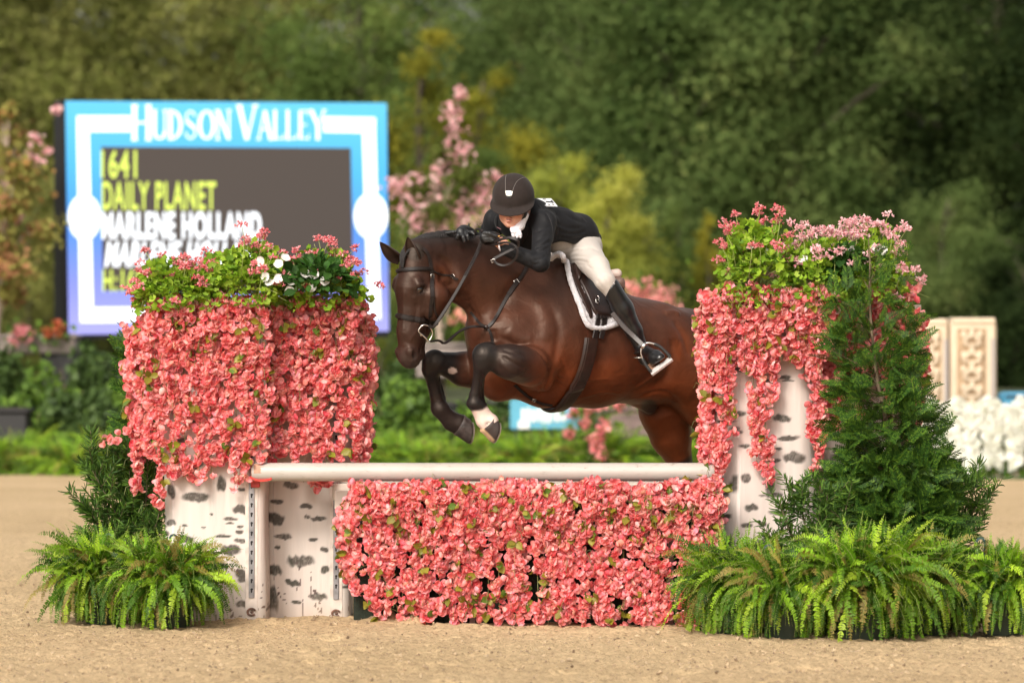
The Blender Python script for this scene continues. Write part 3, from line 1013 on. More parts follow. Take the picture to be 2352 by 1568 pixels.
for k, px in enumerate(range(1898, 2096, 19)):
    hang(px, 685 + 16 * math.sin(k * 1.7) + (12 if px > 2090 else 0), 900 + 60 * math.sin(k * 2.0) + (60 if px > 2060 else 0), .20, .07, .056, 86, "coral garland behind the tall evergreen on the right wing", GG_R)
for k in range(4):
    hang(1622 + 4 * k, 712 + 10 * k, 1085 - 15 * k, .05 + .07 * k, .03, .034, 84, "coral garland wrapping the right wing's left side next to the horse", GG_R, face=(-.75, -.66, 0))
    hang(2088 + 3 * k, 730 + 10 * k, 985 - 10 * k, .28 + .07 * k, .05, .045, 80, "coral garland wrapping the far right side of the right wing", GG_R, face=(.75, -.66, 0))

GL_B = "coral pink silk flower garland hanging down the front of the low box"
GG_B = "silk garlands covering the flower box"
k = 0
for px in range(818, 1650, 18):
    f_ = (px - 800) / 850
    y = -.16 - .12 * f_
    bot = 1422 + 30 * f_ + 8 * math.sin(k * 2.2) - (16 if k % 5 == 0 else 0)
    if px < 850: bot = 1345 + (px - 800) * 1.5
    hang(px + 4 * math.sin(k * 1.7), 1130 + 8 * math.sin(k * 1.3), bot - 12, y, .05 + .03 * (k % 2), .042, 70, ("long coral garland on the left third of the flower box" if px < 1085 else "long coral garland on the middle of the flower box" if px < 1370 else "long coral garland on the right third of the flower box"), GG_B, drift=10 * math.sin(k * 1.1))
    k += 1
for i, px in enumerate(range(826, 1645, 32)):
    f_ = (px - 800) / 850
    hang(px + 9 * math.sin(i * 2.9), 1120 + 6 * math.sin(i), 1190 + 60 * abs(math.sin(i * 1.7)), -.17 - .12 * f_, .08, .044, 88, "short coral garland along the top of the flower box, " + ("left half" if px < 1230 else "right half"), GG_B)
for i in range(4):
    hang(812 - 2 * i, 1150 + 16 * i, 1330 - 6 * i, -.10 + .05 * i, .04, .045, 74, "coral garland wrapping the left end of the flower box", GG_B, face=(-.7, -.7, 0))
for i in range(3):
    hang(1630 + 8 * i, 1105 + 6 * i, 1330, -.20, .05, .05, 80, "coral garland at the right end of the flower box touching the right pillar", GG_B)
# ================================================================== live plants of the jump
def soft(name, cols, trans=.35, rough=.5):
    return pm(name, rough=rough, trans=trans, spec=.22, island=cols)


G_LEAF = soft("geranium_leaf", [(.16, .31, .020), (.25, .42, .028), (.34, .50, .04), (.11, .22, .02), (.42, .56, .07)])
D_LEAF = soft("impatiens_leaf", [(.035, .10, .018), (.05, .14, .02), (.025, .07, .014), (.08, .18, .03)])
STEMG = pm("green_stem", (.30, .34, .10), .6)
PINKF = soft("geranium_petal", [(.75, .13, .16), (.82, .25, .27), (.85, .40, .42), (.70, .10, .12), (.88, .55, .55)], .3)
PALEF = soft("pale_petal", [(.85, .45, .48), (.88, .62, .62), (.80, .30, .36), (.90, .74, .74)], .3)
WHITEF = soft("white_petal", [(.80, .78, .74), (.86, .84, .80)], .3)

# scalloped round leaf
_a = np.linspace(-2.6, 2.6, 11)
GLT = np.concatenate([[(0, 0, -.10)], np.stack([.45 * np.cos(_a) * (1 + .16 * np.cos(_a * 5)) + .12, .50 * np.sin(_a) * (1 + .16 * np.cos(_a * 5)), .10 + .06 * np.cos(_a * 5)], 1)])
GLF = np.array([(0, i, i + 1) for i in range(1, 11)])


def mound(name, label, cat, cx, cy, y, rx, ry, rz, leaf_m, nleaf, leaf_size, blooms, petal_m, nwild=16, T=None, F=None, group=None, seed=1, bloom_h=.11, nfl=13):
    """Bushy pot plant: a dome of leaves on stems with flower heads above it."""
    rng = np.random.default_rng(seed)
    c = W(cx, cy, y)
    root = empty(name, c, label, cat, group)
    T = GLT if T is None else T; F = GLF if F is None else F
    d = rng.normal(size=(nleaf, 3)); d /= np.linalg.norm(d, axis=1)[:, None]
    d[:, 2] = np.where(d[:, 2] < -.25, -d[:, 2], d[:, 2])
    r = .55 + .5 * rng.random(nleaf) ** .6
    lump = 1 + .24 * n3(d, 4.0, seed)
    pos = np.array(c) + d * np.array([rx, ry, rz]) * (r * lump)[:, None]
    nrm_ = d * .8 + np.array([0, -.25, .75]) + rng.normal(size=d.shape) * .45
    dirs = d + rng.normal(size=d.shape) * .6
    v, f = scatter(T, F, frames(dirs, nrm_), pos, leaf_size * (.6 + .7 * rng.random(nleaf)))
    mesh("foliage", v, f, leaf_m, root, True)
    st = MB(); fv = []
    for i in range(70):
        k = rng.integers(0, nleaf)
        p = Vector(pos[k]); q = Vector(c) + (p - Vector(c)) * .2
        st.tube([q, q.lerp(p, .6) + Vector((0, 0, .02)), p], .0016, 4)
    heads = []
    for i in range(blooms):
        a = rng.random() * 2 * math.pi; rr = math.sqrt(rng.random())
        b0 = Vector(c) + Vector((rx * .95 * rr * math.cos(a), ry * .9 * rr * math.sin(a) - .03, rz * (math.sqrt(max(0, 1 - rr * rr)) * .9 + .05)))
        h = bloom_h * (.15 + 1.1 * rng.random() ** 1.3)
        tip = b0 + Vector((rx * .22 * rr * math.cos(a) + rng.normal() * .02, rng.normal() * .03, h))
        st.tube([b0 - Vector((0, 0, .06)), b0.lerp(tip, .5) + Vector((.006, 0, 0)), tip], .0016, 5)
        heads.append(tip)
    for i in range(nwild):
        k = rng.integers(0, nleaf); p = Vector(pos[k]); dd = Vector(d[k]); dd.y = -abs(dd.y) * .6
        tip = p + dd * (.04 + .08 * rng.random()) + Vector((0, 0, -.02))
        st.tube([p - dd * .03, p + dd * .02 + Vector((0, 0, .01)), tip], .0013, 4)
        if rng.random() < .5: heads.append(tip)
    st.build("stems", STEMG, root, True)
    hp = []; hd = []
    for t in heads:
        for j in range(int(nfl * (.5 + rng.random()))):
            dd = rng.normal(size=3); dd /= np.linalg.norm(dd); dd[2] = abs(dd[2]) * .9 - .1
            hp.append(np.array(t) + dd * .024 * rng.random() ** .5 * 1.3); hd.append(dd)
    if hp:
        hp = np.array(hp); hd = np.array(hd)
        D = []; P = []
        for k in range(4):
            D.append(hd + rng.normal(size=hd.shape) * .8); P.append(hp)
        D = np.concatenate(D); P = np.concatenate(P)
        v, f = scatter(PT * np.array([1, .55, .6]), PF, frames(D, rng.normal(size=D.shape)), P, .011 + .009 * rng.random(len(P)))
        mesh("blossoms", v, f, petal_m, root, True)
    return root


mound("geranium_plant", "trailing geranium with small pink blooms on top of the left wing, leftmost", "plant", 415, 694, -.03, .24, .23, .20, G_LEAF, 1300, .040, 15, PINKF, 70, seed=3, group="flowering plants on the left wing")
mound("geranium_plant", "bushy bright green geranium with pink blooms in the middle of the left wing", "plant", 560, 680, -.03, .25, .23, .26, G_LEAF, 1200, .040, 17, PINKF, 46, seed=4, group="flowering plants on the left wing")
mound("geranium_plant", "pink geranium at the right end of the left wing behind white flowers", "plant", 742, 686, .10, .21, .25, .23, G_LEAF, 1000, .038, 16, PINKF, 56, seed=5, group="flowering plants on the left wing")
mound("geranium_plant", "tall loose geranium on the right wing nearest the horse", "plant", 1738, 668, -.03, .21, .22, .34, G_LEAF, 1200, .040, 15, PINKF, 50, seed=6, bloom_h=.16, group="flowering plants on the right wing")
mound("geranium_plant", "geranium with many pale pink blooms in the middle of the right wing", "plant", 1880, 664, .02, .22, .22, .25, G_LEAF, 1000, .038, 40, PALEF, 60, seed=7, group="flowering plants on the right wing")
mound("geranium_plant", "geranium with pale blooms at the far right of the right wing", "plant", 1990, 664, .12, .22, .25, .31, G_LEAF, 1000, .038, 34, PALEF, 70, seed=8, group="flowering plants on the right wing")


def impatiens(cx, cy, y, r, fl, label, seed):
    rng = np.random.default_rng(seed)
    root = mound("impatiens_plant", label, "plant", cx, cy, y, r, r, r * .75, D_LEAF, 420, .062, 0, WHITEF, 0, T=LT * np.array([1, 1.5, 1]), F=LF, seed=seed)
    P = []; D = []; U = []
    for px, py in fl:
        c = np.array(W(px, py, y - r * .85)); n_ = np.array([rng.normal() * .4, -.8, .45 + rng.normal() * .3])
        n_ /= np.linalg.norm(n_); s1 = np.cross(n_, [0, 0, 1.]); s1 /= np.linalg.norm(s1); s2 = np.cross(n_, s1)
        for k in range(5):
            a = k * 1.2566 + rng.random() * .3
            D.append(s1 * math.cos(a) + s2 * math.sin(a) + n_ * .15); P.append(c); U.append(n_)
    v, f = scatter(PT * np.array([1, 1.1, .5]), PF, frames(D, U), np.array(P), .028)
    mesh("white_blossoms", v, f, WHITEF, root, True)
    return root


impatiens(722, 655, -.10, .17, [(670, 648), (719, 661), (620, 650), (640, 640), (664, 668), (722, 632), (700, 628), (745, 646), (655, 592), (598, 600), (640, 606), (610, 636)],
          "white impatiens with dark leaves tucked into the right half of the left wing", 12)
impatiens(1930, 612, -.02, .11, [(1955, 574), (1940, 580), (1762, 574), (1722, 566), (1845, 596), (1890, 590), (2030, 576), (2012, 570)], "small white impatiens among the pale geraniums of the right wing", 13)

# ------------------------------------------------------------------ ferns
POT = pm("pot_plastic", (.045, .065, .055), .55, var=.2, scale=10)
HOOKM = pm("hook_plastic", (.035, .07, .065), .45)


def fern_material():
    m, nt, b = node_mat("fern_frond")
    a = nt.nodes.new("ShaderNodeAttribute"); a.attribute_name = "Col"
    nt.links.new(a.outputs['Color'], b.inputs['Base Color']); b.inputs['Roughness'].default_value = .5
    b.inputs['Specular IOR Level'].default_value = .3
    tr_ = nt.nodes.new("ShaderNodeBsdfTranslucent"); nt.links.new(a.outputs['Color'], tr_.inputs['Color'])
    ms = nt.nodes.new("ShaderNodeMixShader"); ms.inputs[0].default_value = .35
    nt.links.new(b.outputs[0], ms.inputs[1]); nt.links.new(tr_.outputs[0], ms.inputs[2])
    nt.links.new(ms.outputs[0], nt.nodes['Material Output'].inputs['Surface'])
    return m


FERN_M = fern_material()
FCOLS = np.array([(.085, .18, .010), (.15, .28, .014), (.22, .37, .018), (.05, .12, .010), (.11, .22, .014), (.29, .41, .03), (.03, .075, .010), (.17, .30, .016), (.24, .19, .05), (.06, .14, .010)])


def fern(name="fern", nf=150, R0=.36, seed=1, npin=26, pot=True, spread=.10, tone=1.0):
    """Boston fern: arching and upright fronds with two rows of leaflets, at the origin."""
    rng = np.random.default_rng(seed)
    root = empty(name, (0, 0, 0), "fern", "fern")
    P = []; D = []; U = []; S_ = []; CC = []
    st = MB()
    m = 14
    for i in range(nf):
        a = rng.random() * 2 * math.pi
        kind = rng.random()
        if kind < .16: el = math.radians(rng.uniform(58, 88)); Lf = R0 * rng.uniform(.5, .85); dr = rng.uniform(.1, .6)
        elif kind < .62: el = math.radians(rng.uniform(12, 62)); Lf = R0 * rng.uniform(.65, 1.18); dr = rng.uniform(.5, 1.5)
        else: el = math.radians(rng.uniform(-25, 22)); Lf = R0 * rng.uniform(.55, 1.12); dr = rng.uniform(.8, 2.2)
        rb = spread * math.sqrt(rng.random())
        ab = a + rng.normal() * 1.3
        base = Vector((rb * math.cos(ab), rb * math.sin(ab), (.20 if pot else .06) + rng.random() * .03))
        hd = Vector((math.cos(a), math.sin(a), 0))
        curl = rng.normal() * 1.0
        pts = []
        p = base.copy(); ang = el
        for k in range(m + 1):
            pts.append(p.copy())
            p = p + (hd * math.cos(ang) + Vector((0, 0, math.sin(ang)))) * (Lf / m)
            hd = (Matrix.Rotation(curl / m, 3, 'Z') @ hd)
            ang -= dr * 1.5 / m * (k / m * 1.5 + .3)
            ang = max(ang, -1.45)
            if p.z < .012: p.z = .012 + .012 * rng.random()
        st.tube([pts[0], pts[4], pts[7], pts[10], pts[14]], [.0014, .0013, .0011, .0009, .0006], 4)
        tw = rng.normal() * .8
        fc = FCOLS[rng.integers(0, len(FCOLS))] * (.8 + .4 * rng.random())
        if kind < .25: fc = fc * np.array([1.15, 1.2, 1])
        np_ = int(npin * Lf / R0) + 6
        for k in range(np_):
            t = .08 + .92 * (k + .5) / np_
            j = min(int(t * m), m - 1); q = pts[j].lerp(pts[j + 1], t * m - j)
            tg = (pts[j + 1] - pts[j]).normalized()
            side0 = tg.cross(Vector((-tg.x, -tg.y, 1.3))).normalized()
            side = (Matrix.Rotation(tw + .5 * math.sin(t * 3 + i), 3, tg) @ side0)
            nn = side.cross(tg)
            ln = (.025 if pot else .032) * (math.sin(math.pi * min(1, t * .90 + .10)) ** .55) * (.8 + .4 * rng.random())
            for sg in (-1, 1):
                d = side * sg + tg * (.35 + .25 * rng.normal()) + nn * (.20 * rng.normal() - .10)
                P.append(q); D.append(d); U.append(nn); S_.append(ln)
                CC.append(fc * (.85 + .3 * rng.random()) * (1 + .25 * t) * tone)
    T = np.array([(0, -.15, 0), (.5, -.21, .06), (1, 0, -.08), (.5, .21, .06), (0, .15, 0)])
    Ft = np.array([(0, 1, 3), (0, 3, 4), (1, 2, 3)])
    v, f = scatter(T, Ft, frames(np.array([tuple(x) for x in D]), np.array([tuple(x) for x in U])), np.array([tuple(x) for x in P]), np.array(S_))
    mesh("fronds", v, f, FERN_M, root, True, np.repeat(np.array(CC), 5, 0))
    st.build("stalks", STEMG, root, True)
    if pot:
        e = MB(); e.lathe((0, 0, 0), [(.001, 0), (.105, 0), (.135, .19), (.145, .19), (.145, .205), (.128, .205), (.12, .17), (.001, .165)], 28)
        e.build("pot", POT, root, True)
    return root


F_A = fern(seed=2, nf=700, R0=.355, spread=.17)
F_B = fern(seed=9, nf=660, R0=.34, spread=.17)
F_C = fern(seed=23, nf=620, R0=.375, spread=.15)
F_D = fern(seed=31, nf=560, R0=.33, spread=.13)


def place_fern(proto, px, py, y, rz, s, label, group="ferns set out at the foot of the jump", first=False):
    s_ = (y + CAM_D) / FPX
    loc = Vector(((px - 1176) * s_, y, 0))
    o = proto if first else copy_tree(proto)
    o.location = loc; o.rotation_euler = (0, 0, rz); o.scale = (s * .93, s * .93, s * 1.14)
    tag(o, label, "potted fern", group)
    return o


def pot_hook(px, py, y, label, parent):
    """Plastic hanging hook standing up out of a fern's pot."""
    c = W(px, py, y)
    P = smooth_path([c + Vector((.004, 0, -.16)), c + Vector((.010, 0, -.05)), c + Vector((.014, 0, 0)), c + Vector((0, 0, .022)), c + Vector((-.020, 0, .020)), c + Vector((-.028, 0, .004))], 5)
    e = MB(); e.ribbon(P, [Vector((0, -1, 0))] * len(P), .012, .005)
    o = e.build("hanger_hook", HOOKM)
    o.parent = parent
    o.matrix_parent_inverse = (Matrix.Translation(parent.location) @ parent.rotation_euler.to_matrix().to_4x4() @ Matrix.Diagonal((*parent.scale, 1))).inverted()
    return o


fl1 = place_fern(F_A, 240, 1435, -.05, .3, .98, "potted fern at the far left foot of the jump, partly browned", first=True)
fl2 = place_fern(F_B, 385, 1440, -.40, 1.2, .98, "potted fern in front of the left birch pillar", first=True)
fr = [place_fern(F_C, 1690, 1470, -.75, 2.2, .98, "potted fern beside the right end of the flower box", first=True),
      place_fern(F_B, 1800, 1475, -1.05, .4, .95, "potted fern just right of the one beside the flower box, green hook showing"),
      place_fern(F_A, 1975, 1480, -1.15, 4.1, 1.12, "large bright fern front and centre before the tall evergreen"),
      place_fern(F_B, 2110, 1475, -.85, 3.3, 1.02, "potted fern between the large bright fern and the rightmost fern"),
      place_fern(F_D, 2300, 1470, -.80, 5.4, .95, "rightmost potted fern, standing clear in its dark green pot", first=True)]
pot_hook(253, 1236, -.05, "", fl1)
pot_hook(402, 1238, -.30, "", fl2)
pot_hook(1769, 1262, -1.0, "", fr[1]); pot_hook(1985, 1262, -1.1, "", fr[2]); pot_hook(2256, 1246, -.8, "", fr[4])

# ------------------------------------------------------------------ podocarpus shrubs: upright stems with strap leaves
POD = soft("podocarpus_leaf", [(.045, .10, .022), (.07, .15, .028), (.13, .25, .035), (.03, .07, .018), (.20, .34, .05)], .3)
TWIG = pm("twig_bark", (.14, .10, .06), .8)
LL = LT * np.array([1, .36, .6])


def strap_shrub(name, label, base, stems, seed, m=POD, leaf=.062, dens=150, cat="shrub", group=None):
    rng = np.random.default_rng(seed)
    root = empty(name, base, label, cat, group)
    P = []; D = []; st = MB()
    def branch(pts, r, dn, depth):
        q = smooth_path(pts, 5)
        st.tube(q, [r * (1 - .7 * i / len(q)) for i in range(len(q))], 5)
        ln = sum((q[i + 1] - q[i]).length for i in range(len(q) - 1))
        n = int(ln * dn)
        for k in range(n):
            t = (.25 if depth == 0 else .05) + (1 - (.25 if depth == 0 else .05)) * rng.random()
            j = min(int(t * (len(q) - 1)), len(q) - 2)
            p = q[j].lerp(q[j + 1], t * (len(q) - 1) - j); tg = (q[j + 1] - q[j]).normalized()
            rd = Vector(rng.normal(size=3)); rd = (rd - tg * rd.dot(tg)).normalized()
            P.append(tuple(p)); D.append(tuple(rd * .85 + tg * .75))
        if depth < 1:
            for k in range(int(ln * 16)):
                t = .2 + .75 * rng.random(); j = min(int(t * (len(q) - 1)), len(q) - 2); p = q[j]
                a = rng.random() * 6.28
                d = Vector((math.cos(a) * .9, math.sin(a) * .7, .6)).normalized()
                l_ = (.10 + .12 * rng.random()) * (1.2 - t * .5)
                branch([p, p + d * l_ * .5 + Vector((0, 0, .01)), p + d * l_ + Vector((0, 0, .04))], r * .4, dn * 1.3, depth + 1)
    for pts in stems:
        branch([Vector(base)] + [Vector(x) for x in pts], .006, dens, 0)
    v, f = scatter(LL, LF, frames(np.array(D), rng.normal(size=(len(D), 3))), np.array(P), leaf * (.6 + .6 * rng.random(len(P))))
    mesh("leaves", v, f, m, root, True)
    st.build("stem", TWIG, root, True)
    return root


strap_shrub("yellowwood_shrub", "feathery narrow-leaved shrub left of the left birch pillar", W(300, 1420, .25),
            [[W(270, 1250, .2), W(222, 1100, .15), W(208, 990, .12)], [W(290, 1240, .2), W(250, 1150, .1), W(212, 1080, .1)], [W(300, 1250, .2), W(300, 1120, .15), W(292, 1020, .12)],
             [W(310, 1280, .2), W(335, 1150, .12), W(340, 1010, .12)], [W(320, 1300, .2), W(360, 1200, .05), W(368, 1150, .05)], [W(280, 1280, .2), W(225, 1200, .12), W(196, 1160, .1)],
             [W(270, 1330, .2), W(215, 1260, .12), W(195, 1215, .1)], [W(310, 1300, .2), W(318, 1180, .2), W(322, 1060, .2)], [W(330, 1300, .15), W(352, 1200, .12), W(352, 1080, .15)]], 31, dens=170)
strap_shrub("yellowwood_shrub", "feathery shrub in front of the right birch pillar behind the ferns", W(1885, 1440, -.45),
            [[W(1850, 1290, -.45), W(1810, 1210, -.5), W(1790, 1150, -.5)], [W(1860, 1280, -.45), W(1845, 1180, -.5), W(1828, 1120, -.5)], [W(1880, 1280, -.45), W(1890, 1190, -.5), W(1905, 1120, -.5)],
             [W(1890, 1300, -.45), W(1930, 1210, -.5), W(1950, 1140, -.5)], [W(1830, 1330, -.45), W(1800, 1280, -.5), W(1776, 1235, -.5)], [W(1880, 1290, -.45), W(1935, 1260, -.5), W(1975, 1200, -.5)]], 32)
strap_shrub("yellowwood_shrub", "thin leaning shrub on the right with one bare twig reaching out", W(2150, 1440, -.1),
            [[W(2170, 1300, -.1), W(2215, 1200, -.1), W(2262, 1150, -.12), W(2282, 1130, -.12)], [W(2180, 1290, -.1), W(2230, 1230, -.1), W(2262, 1180, -.1)],
             [W(2160, 1260, -.1), W(2190, 1160, -.1), W(2196, 1110, -.1)], [W(2150, 1250, -.1), W(2160, 1150, -.1), W(2165, 1100, -.1)], [W(2180, 1280, -.1), W(2225, 1180, -.1), W(2240, 1100, -.1)],
             [W(2170, 1300, -.1), W(2205, 1240, -.1), W(2225, 1160, -.1)]], 33, dens=100)

# ------------------------------------------------------------------ tall evergreen with flat feathery sprays
def spray_template(rng):
    T = []; F = []
    def leaf(p, d, l, w):
        n_ = len(T)
        s = np.array([-d[1], d[0], 0])
        T.extend([p - s * w * .5, p + d * l * .55 - s * w * .6, p + d * l, p + d * l * .55 + s * w * .6, p + s * w * .5])
        F.extend([(n_, n_ + 1, n_ + 3), (n_, n_ + 3, n_ + 4), (n_ + 1, n_ + 2, n_ + 3)])
    for k in range(9):
        t = .08 + .9 * k / 9
        p = np.array([t, .04 * math.sin(t * 5), 0.])
        for sg in (-1, 1):
            a = sg * (.75 + .1 * rng.random()); L_ = .42 * (1 - t * .62)
            d = np.array([math.cos(a), math.sin(a), 0])
            leaf(p, d, L_, .030)
            for j in range(3):
                q = p + d * L_ * (.3 + .25 * j)
                for s2 in (-1, 1):
                    a2 = a + s2 * .65
                    leaf(q, np.array([math.cos(a2), math.sin(a2), 0]), L_ * .36 * (1 - j * .2), .026)
    leaf(np.array([0., 0, 0]), np.array([1., 0, 0]), 1.0, .03)
    T = np.array(T); T[:, 2] = -.14 * T[:, 0] ** 2 - .10 * np.abs(T[:, 1])
    return T, np.array(F)


def arborvitae():
    rng = np.random.default_rng(44)
    base = W(2068, 1440, -.32)
    root = empty("evergreen_tree", base, "tall feathery evergreen standing before the right wing among the ferns", "tree")
    zt = W(2000, 535, -.32).z
    st = MB()
    tp = smooth_path([base, W(2058, 1200, -.32), W(2040, 1000, -.32), W(2012, 850, -.33), W(1998, 700, -.33), W(1998, 600, -.33), W(1994, 538, -.34)], 5)
    st.tube(tp, [.018 * (1 - i / len(tp)) ** 1.3 + .0015 for i in range(len(tp))], 8)
    P = []; D = []; U = []; S_ = []
    ctr = lambda z: (np.interp(z, [p.z for p in tp], [p.x for p in tp]), -.32)
    n = 3600
    for i in range(n):
        u = rng.random()
        z = .02 + (zt - .05) * u ** 1.25
        h = z / zt
        prof = np.interp(h, [0, .12, .3, .45, .6, .72, .85, 1], [.27, .30, .29, .25, .23, .23, .19, .10])
        if h > .42 and rng.random() < .50 + (h - .42) * .88: continue
        a = rng.random() * 2 * math.pi
        r = prof * (.12 + .92 * rng.random() ** .6)
        cx, cy = ctr(z)
        dirv = np.array([math.cos(a), math.sin(a), 0])
        p = np.array([cx, cy, z]) + dirv * r * np.array([1, .85, 1])
        if h > .40 and i % 5 == 0:
            q = Vector((cx, cy, z - r * .5)); st.tube([q, q.lerp(Vector(p), .6) + Vector((0, 0, .0)), Vector(p)], [.003, .002, .001], 4)
        P.append(p); D.append(dirv * .7 + np.array([rng.normal() * .7, rng.normal() * .35, .15 + .4 * h + rng.normal() * .5])); U.append(np.array([-dirv[1], dirv[0], .3]) * rng.normal() + np.array([0, 0, .5]) + rng.normal(size=3) * .3)
        S_.append((.12 + .07 * rng.random()) * (1 - .25 * h))
    T, F = spray_template(rng)
    v, f = scatter(T, F, frames(np.array(D), np.array(U)), np.array(P), np.array(S_))
    mesh("foliage", v, f, soft("arborvitae_spray", [(.022, .065, .012), (.040, .105, .014), (.015, .042, .010), (.08, .17, .018), (.15, .25, .025)], .25), root, False)
    st.build("trunk", TWIG, root, True)
    # hidden behind the left wing: the tips of another one
    root2 = empty("evergreen_tree", W(360, 1440, .95), "evergreen almost hidden behind the left wing, its tips showing at the edge", "tree")
    P = []; D = []; U = []
    for i in range(260):
        z = .1 + 1.45 * rng.random(); a = rng.random() * 6.28; r = .26 * (.4 + .6 * rng.random()) * (1.15 - z * .4)
        c = root2.location
        dirv = np.array([math.cos(a), math.sin(a), 0]); P.append(np.array([c.x, c.y, z]) + dirv * r); D.append(dirv + np.array([0, 0, .5])); U.append(rng.normal(size=3) + [0, 0, .5])
    v, f = scatter(T, F, frames(np.array(D), np.array(U)), np.array(P), .17)
    mesh("foliage", v, f, bpy.data.materials["arborvitae_spray"], root2, False)
    e = MB(); e.tube([root2.location, root2.location + Vector((0, 0, 1.5))], [.02, .004], 8); e.build("trunk", TWIG, root2, True)


arborvitae()
# ================================================================== far side of the arena
def leaf_cloud(centres, radii, n, size, rng, quad=False):
    """Leaf clumps spread through overlapping ellipsoids; returns template instances."""
    c = np.asarray(centres, float); r = np.asarray(radii, float)
    vol = r.prod(1) ** (2 / 3); k = rng.choice(len(c), n, p=vol / vol.sum())
    d = rng.normal(size=(n, 3)); d /= np.linalg.norm(d, axis=1)[:, None]
    rad = (.25 + np.abs(rng.normal(size=n)) * .52).clip(0, 1.45) if quad else .45 + .6 * rng.random(n) ** .5
    lump = 1 + .20 * n3(d * 1.0 + c[k] * .7, 3.5, 5)
    pos = c[k] + d * r[k] * (rad * lump)[:, None]
    nn = d + rng.normal(size=d.shape) * .7 + np.array([0, 0, .4])
    if quad:
        T = np.array([(-.55, 0, -.04), (0, -.42, .05), (.6, 0, -.04), (0, .42, .05)]); F = np.array([(0, 1, 2, 3)])
    else:
        T = np.array([(-.5, -.35, 0), (0, -.5, .06), (.5, -.2, -.05), (.45, .35, .0), (-.05, .5, -.06), (-.5, .25, .05)])
        F = np.array([(0, 1, 5), (1, 4, 5), (1, 2, 4), (2, 3, 4)])
    dirs = np.cross(nn, rng.normal(size=nn.shape))
    return scatter(T, F, frames(dirs, nn), pos, size * (.55 + .8 * rng.random(n)))


def tree(name, label, base, h, spread, cols, nblob=16, n=5000, size=.24, seed=1, group=None, trunk_h=.25, cone=False, trunk_col=(.09, .07, .05), cat="tree", matname=None, tr=.05, blooms=None, open_=0.0):
    rng = np.random.default_rng(seed)
    base = Vector(base)
    root = empty(name, base, label, cat, group)
    C_, R_ = [], []
    e = MB()
    tp = smooth_path([base - Vector((0, 0, .3)), base + Vector((rng.normal() * .1, 0, h * .35)), base + Vector((rng.normal() * .25, 0, h * .7)), base + Vector((0, 0, h * .93))], 4)
    e.tube(tp, [tr * h / 3 * (1 - .85 * i / len(tp)) for i in range(len(tp))], 8)
    for i in range(nblob):
        t = (i + .5) / nblob
        z = trunk_h + (1 - trunk_h) * t
        if cone: pr = (1 - z) ** .8 * 1.0 + .05
        else: pr = math.sin(math.pi * min(1, max(.12, (z - trunk_h) / (1 - trunk_h) * .86 + .12))) ** .7
        a = i * 2.4 + rng.random()
        rr = spread * pr * (.25 + .6 * rng.random())
        p = base + Vector((rr * math.cos(a), rr * math.sin(a), h * z * (.97)))
        C_.append(tuple(p))
        br = spread * (.30 + .22 * rng.random()) * (pr * .7 + .35) * (1 - open_)
        R_.append((br, br, br * (.75 if not cone else 1.3)))
        j = min(int(z * .8 * (len(tp) - 1)), len(tp) - 2)
        e.tube([tp[j], tp[j].lerp(p, .55) + Vector((0, 0, .15)), p], [tr * h / 9, tr * h / 14, tr * h / 30], 6)
    v, f = leaf_cloud(C_, R_, int(n * 5.5), size * .36, rng, quad=True)
    m = bpy.data.materials.get("leaves_of_trees") or pm("leaves_of_trees", attr=True, rough=.8, trans=.42, spec=.08)
    cl = np.array(cols); nq = len(v) // 4
    ctr_ = v.reshape(nq, 4, 3).mean(1)
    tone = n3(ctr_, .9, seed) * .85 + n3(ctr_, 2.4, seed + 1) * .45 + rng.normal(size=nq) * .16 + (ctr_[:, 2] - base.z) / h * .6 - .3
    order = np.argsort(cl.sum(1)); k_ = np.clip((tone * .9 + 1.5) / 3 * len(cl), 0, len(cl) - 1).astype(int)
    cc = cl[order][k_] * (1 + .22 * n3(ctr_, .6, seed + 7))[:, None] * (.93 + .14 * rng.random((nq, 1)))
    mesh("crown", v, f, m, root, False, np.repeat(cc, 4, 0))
    e.build("trunk", pm("tree_bark", trunk_col, .9, var=.3, scale=3) if "bark_%s" % (trunk_col,) not in bpy.data.materials else bpy.data.materials["bark_%s" % (trunk_col,)], root, True)
    if blooms:
        cols_b, nb, sb, ctrs = blooms
        P = []
        for (bc, br) in ctrs:
            d = rng.normal(size=(nb, 3)); P.append(np.array(bc) + d * np.array(br) * .45)
        P = np.concatenate(P)
        nn = rng.normal(size=P.shape)
        T = np.array([(-.5, -.35, 0), (0, -.5, .06), (.5, -.2, -.05), (.45, .35, .0), (-.05, .5, -.06), (-.5, .25, .05)])
        F = np.array([(0, 1, 5), (1, 4, 5), (1, 2, 4), (2, 3, 4)])
        v, f = scatter(T, F, frames(nn, rng.normal(size=P.shape)), P, sb * (.6 + .8 * rng.random(len(P))))
        mesh("blossoms", v, f, pm("tree_blossom", rough=.7, trans=.3, island=cols_b), root, False)
    return root


def wx(px, Y): return (px - 1176) * (Y + CAM_D) / FPX
def wz(py, Y): return CAM_H - (py - 784) * (Y + CAM_D) / FPX


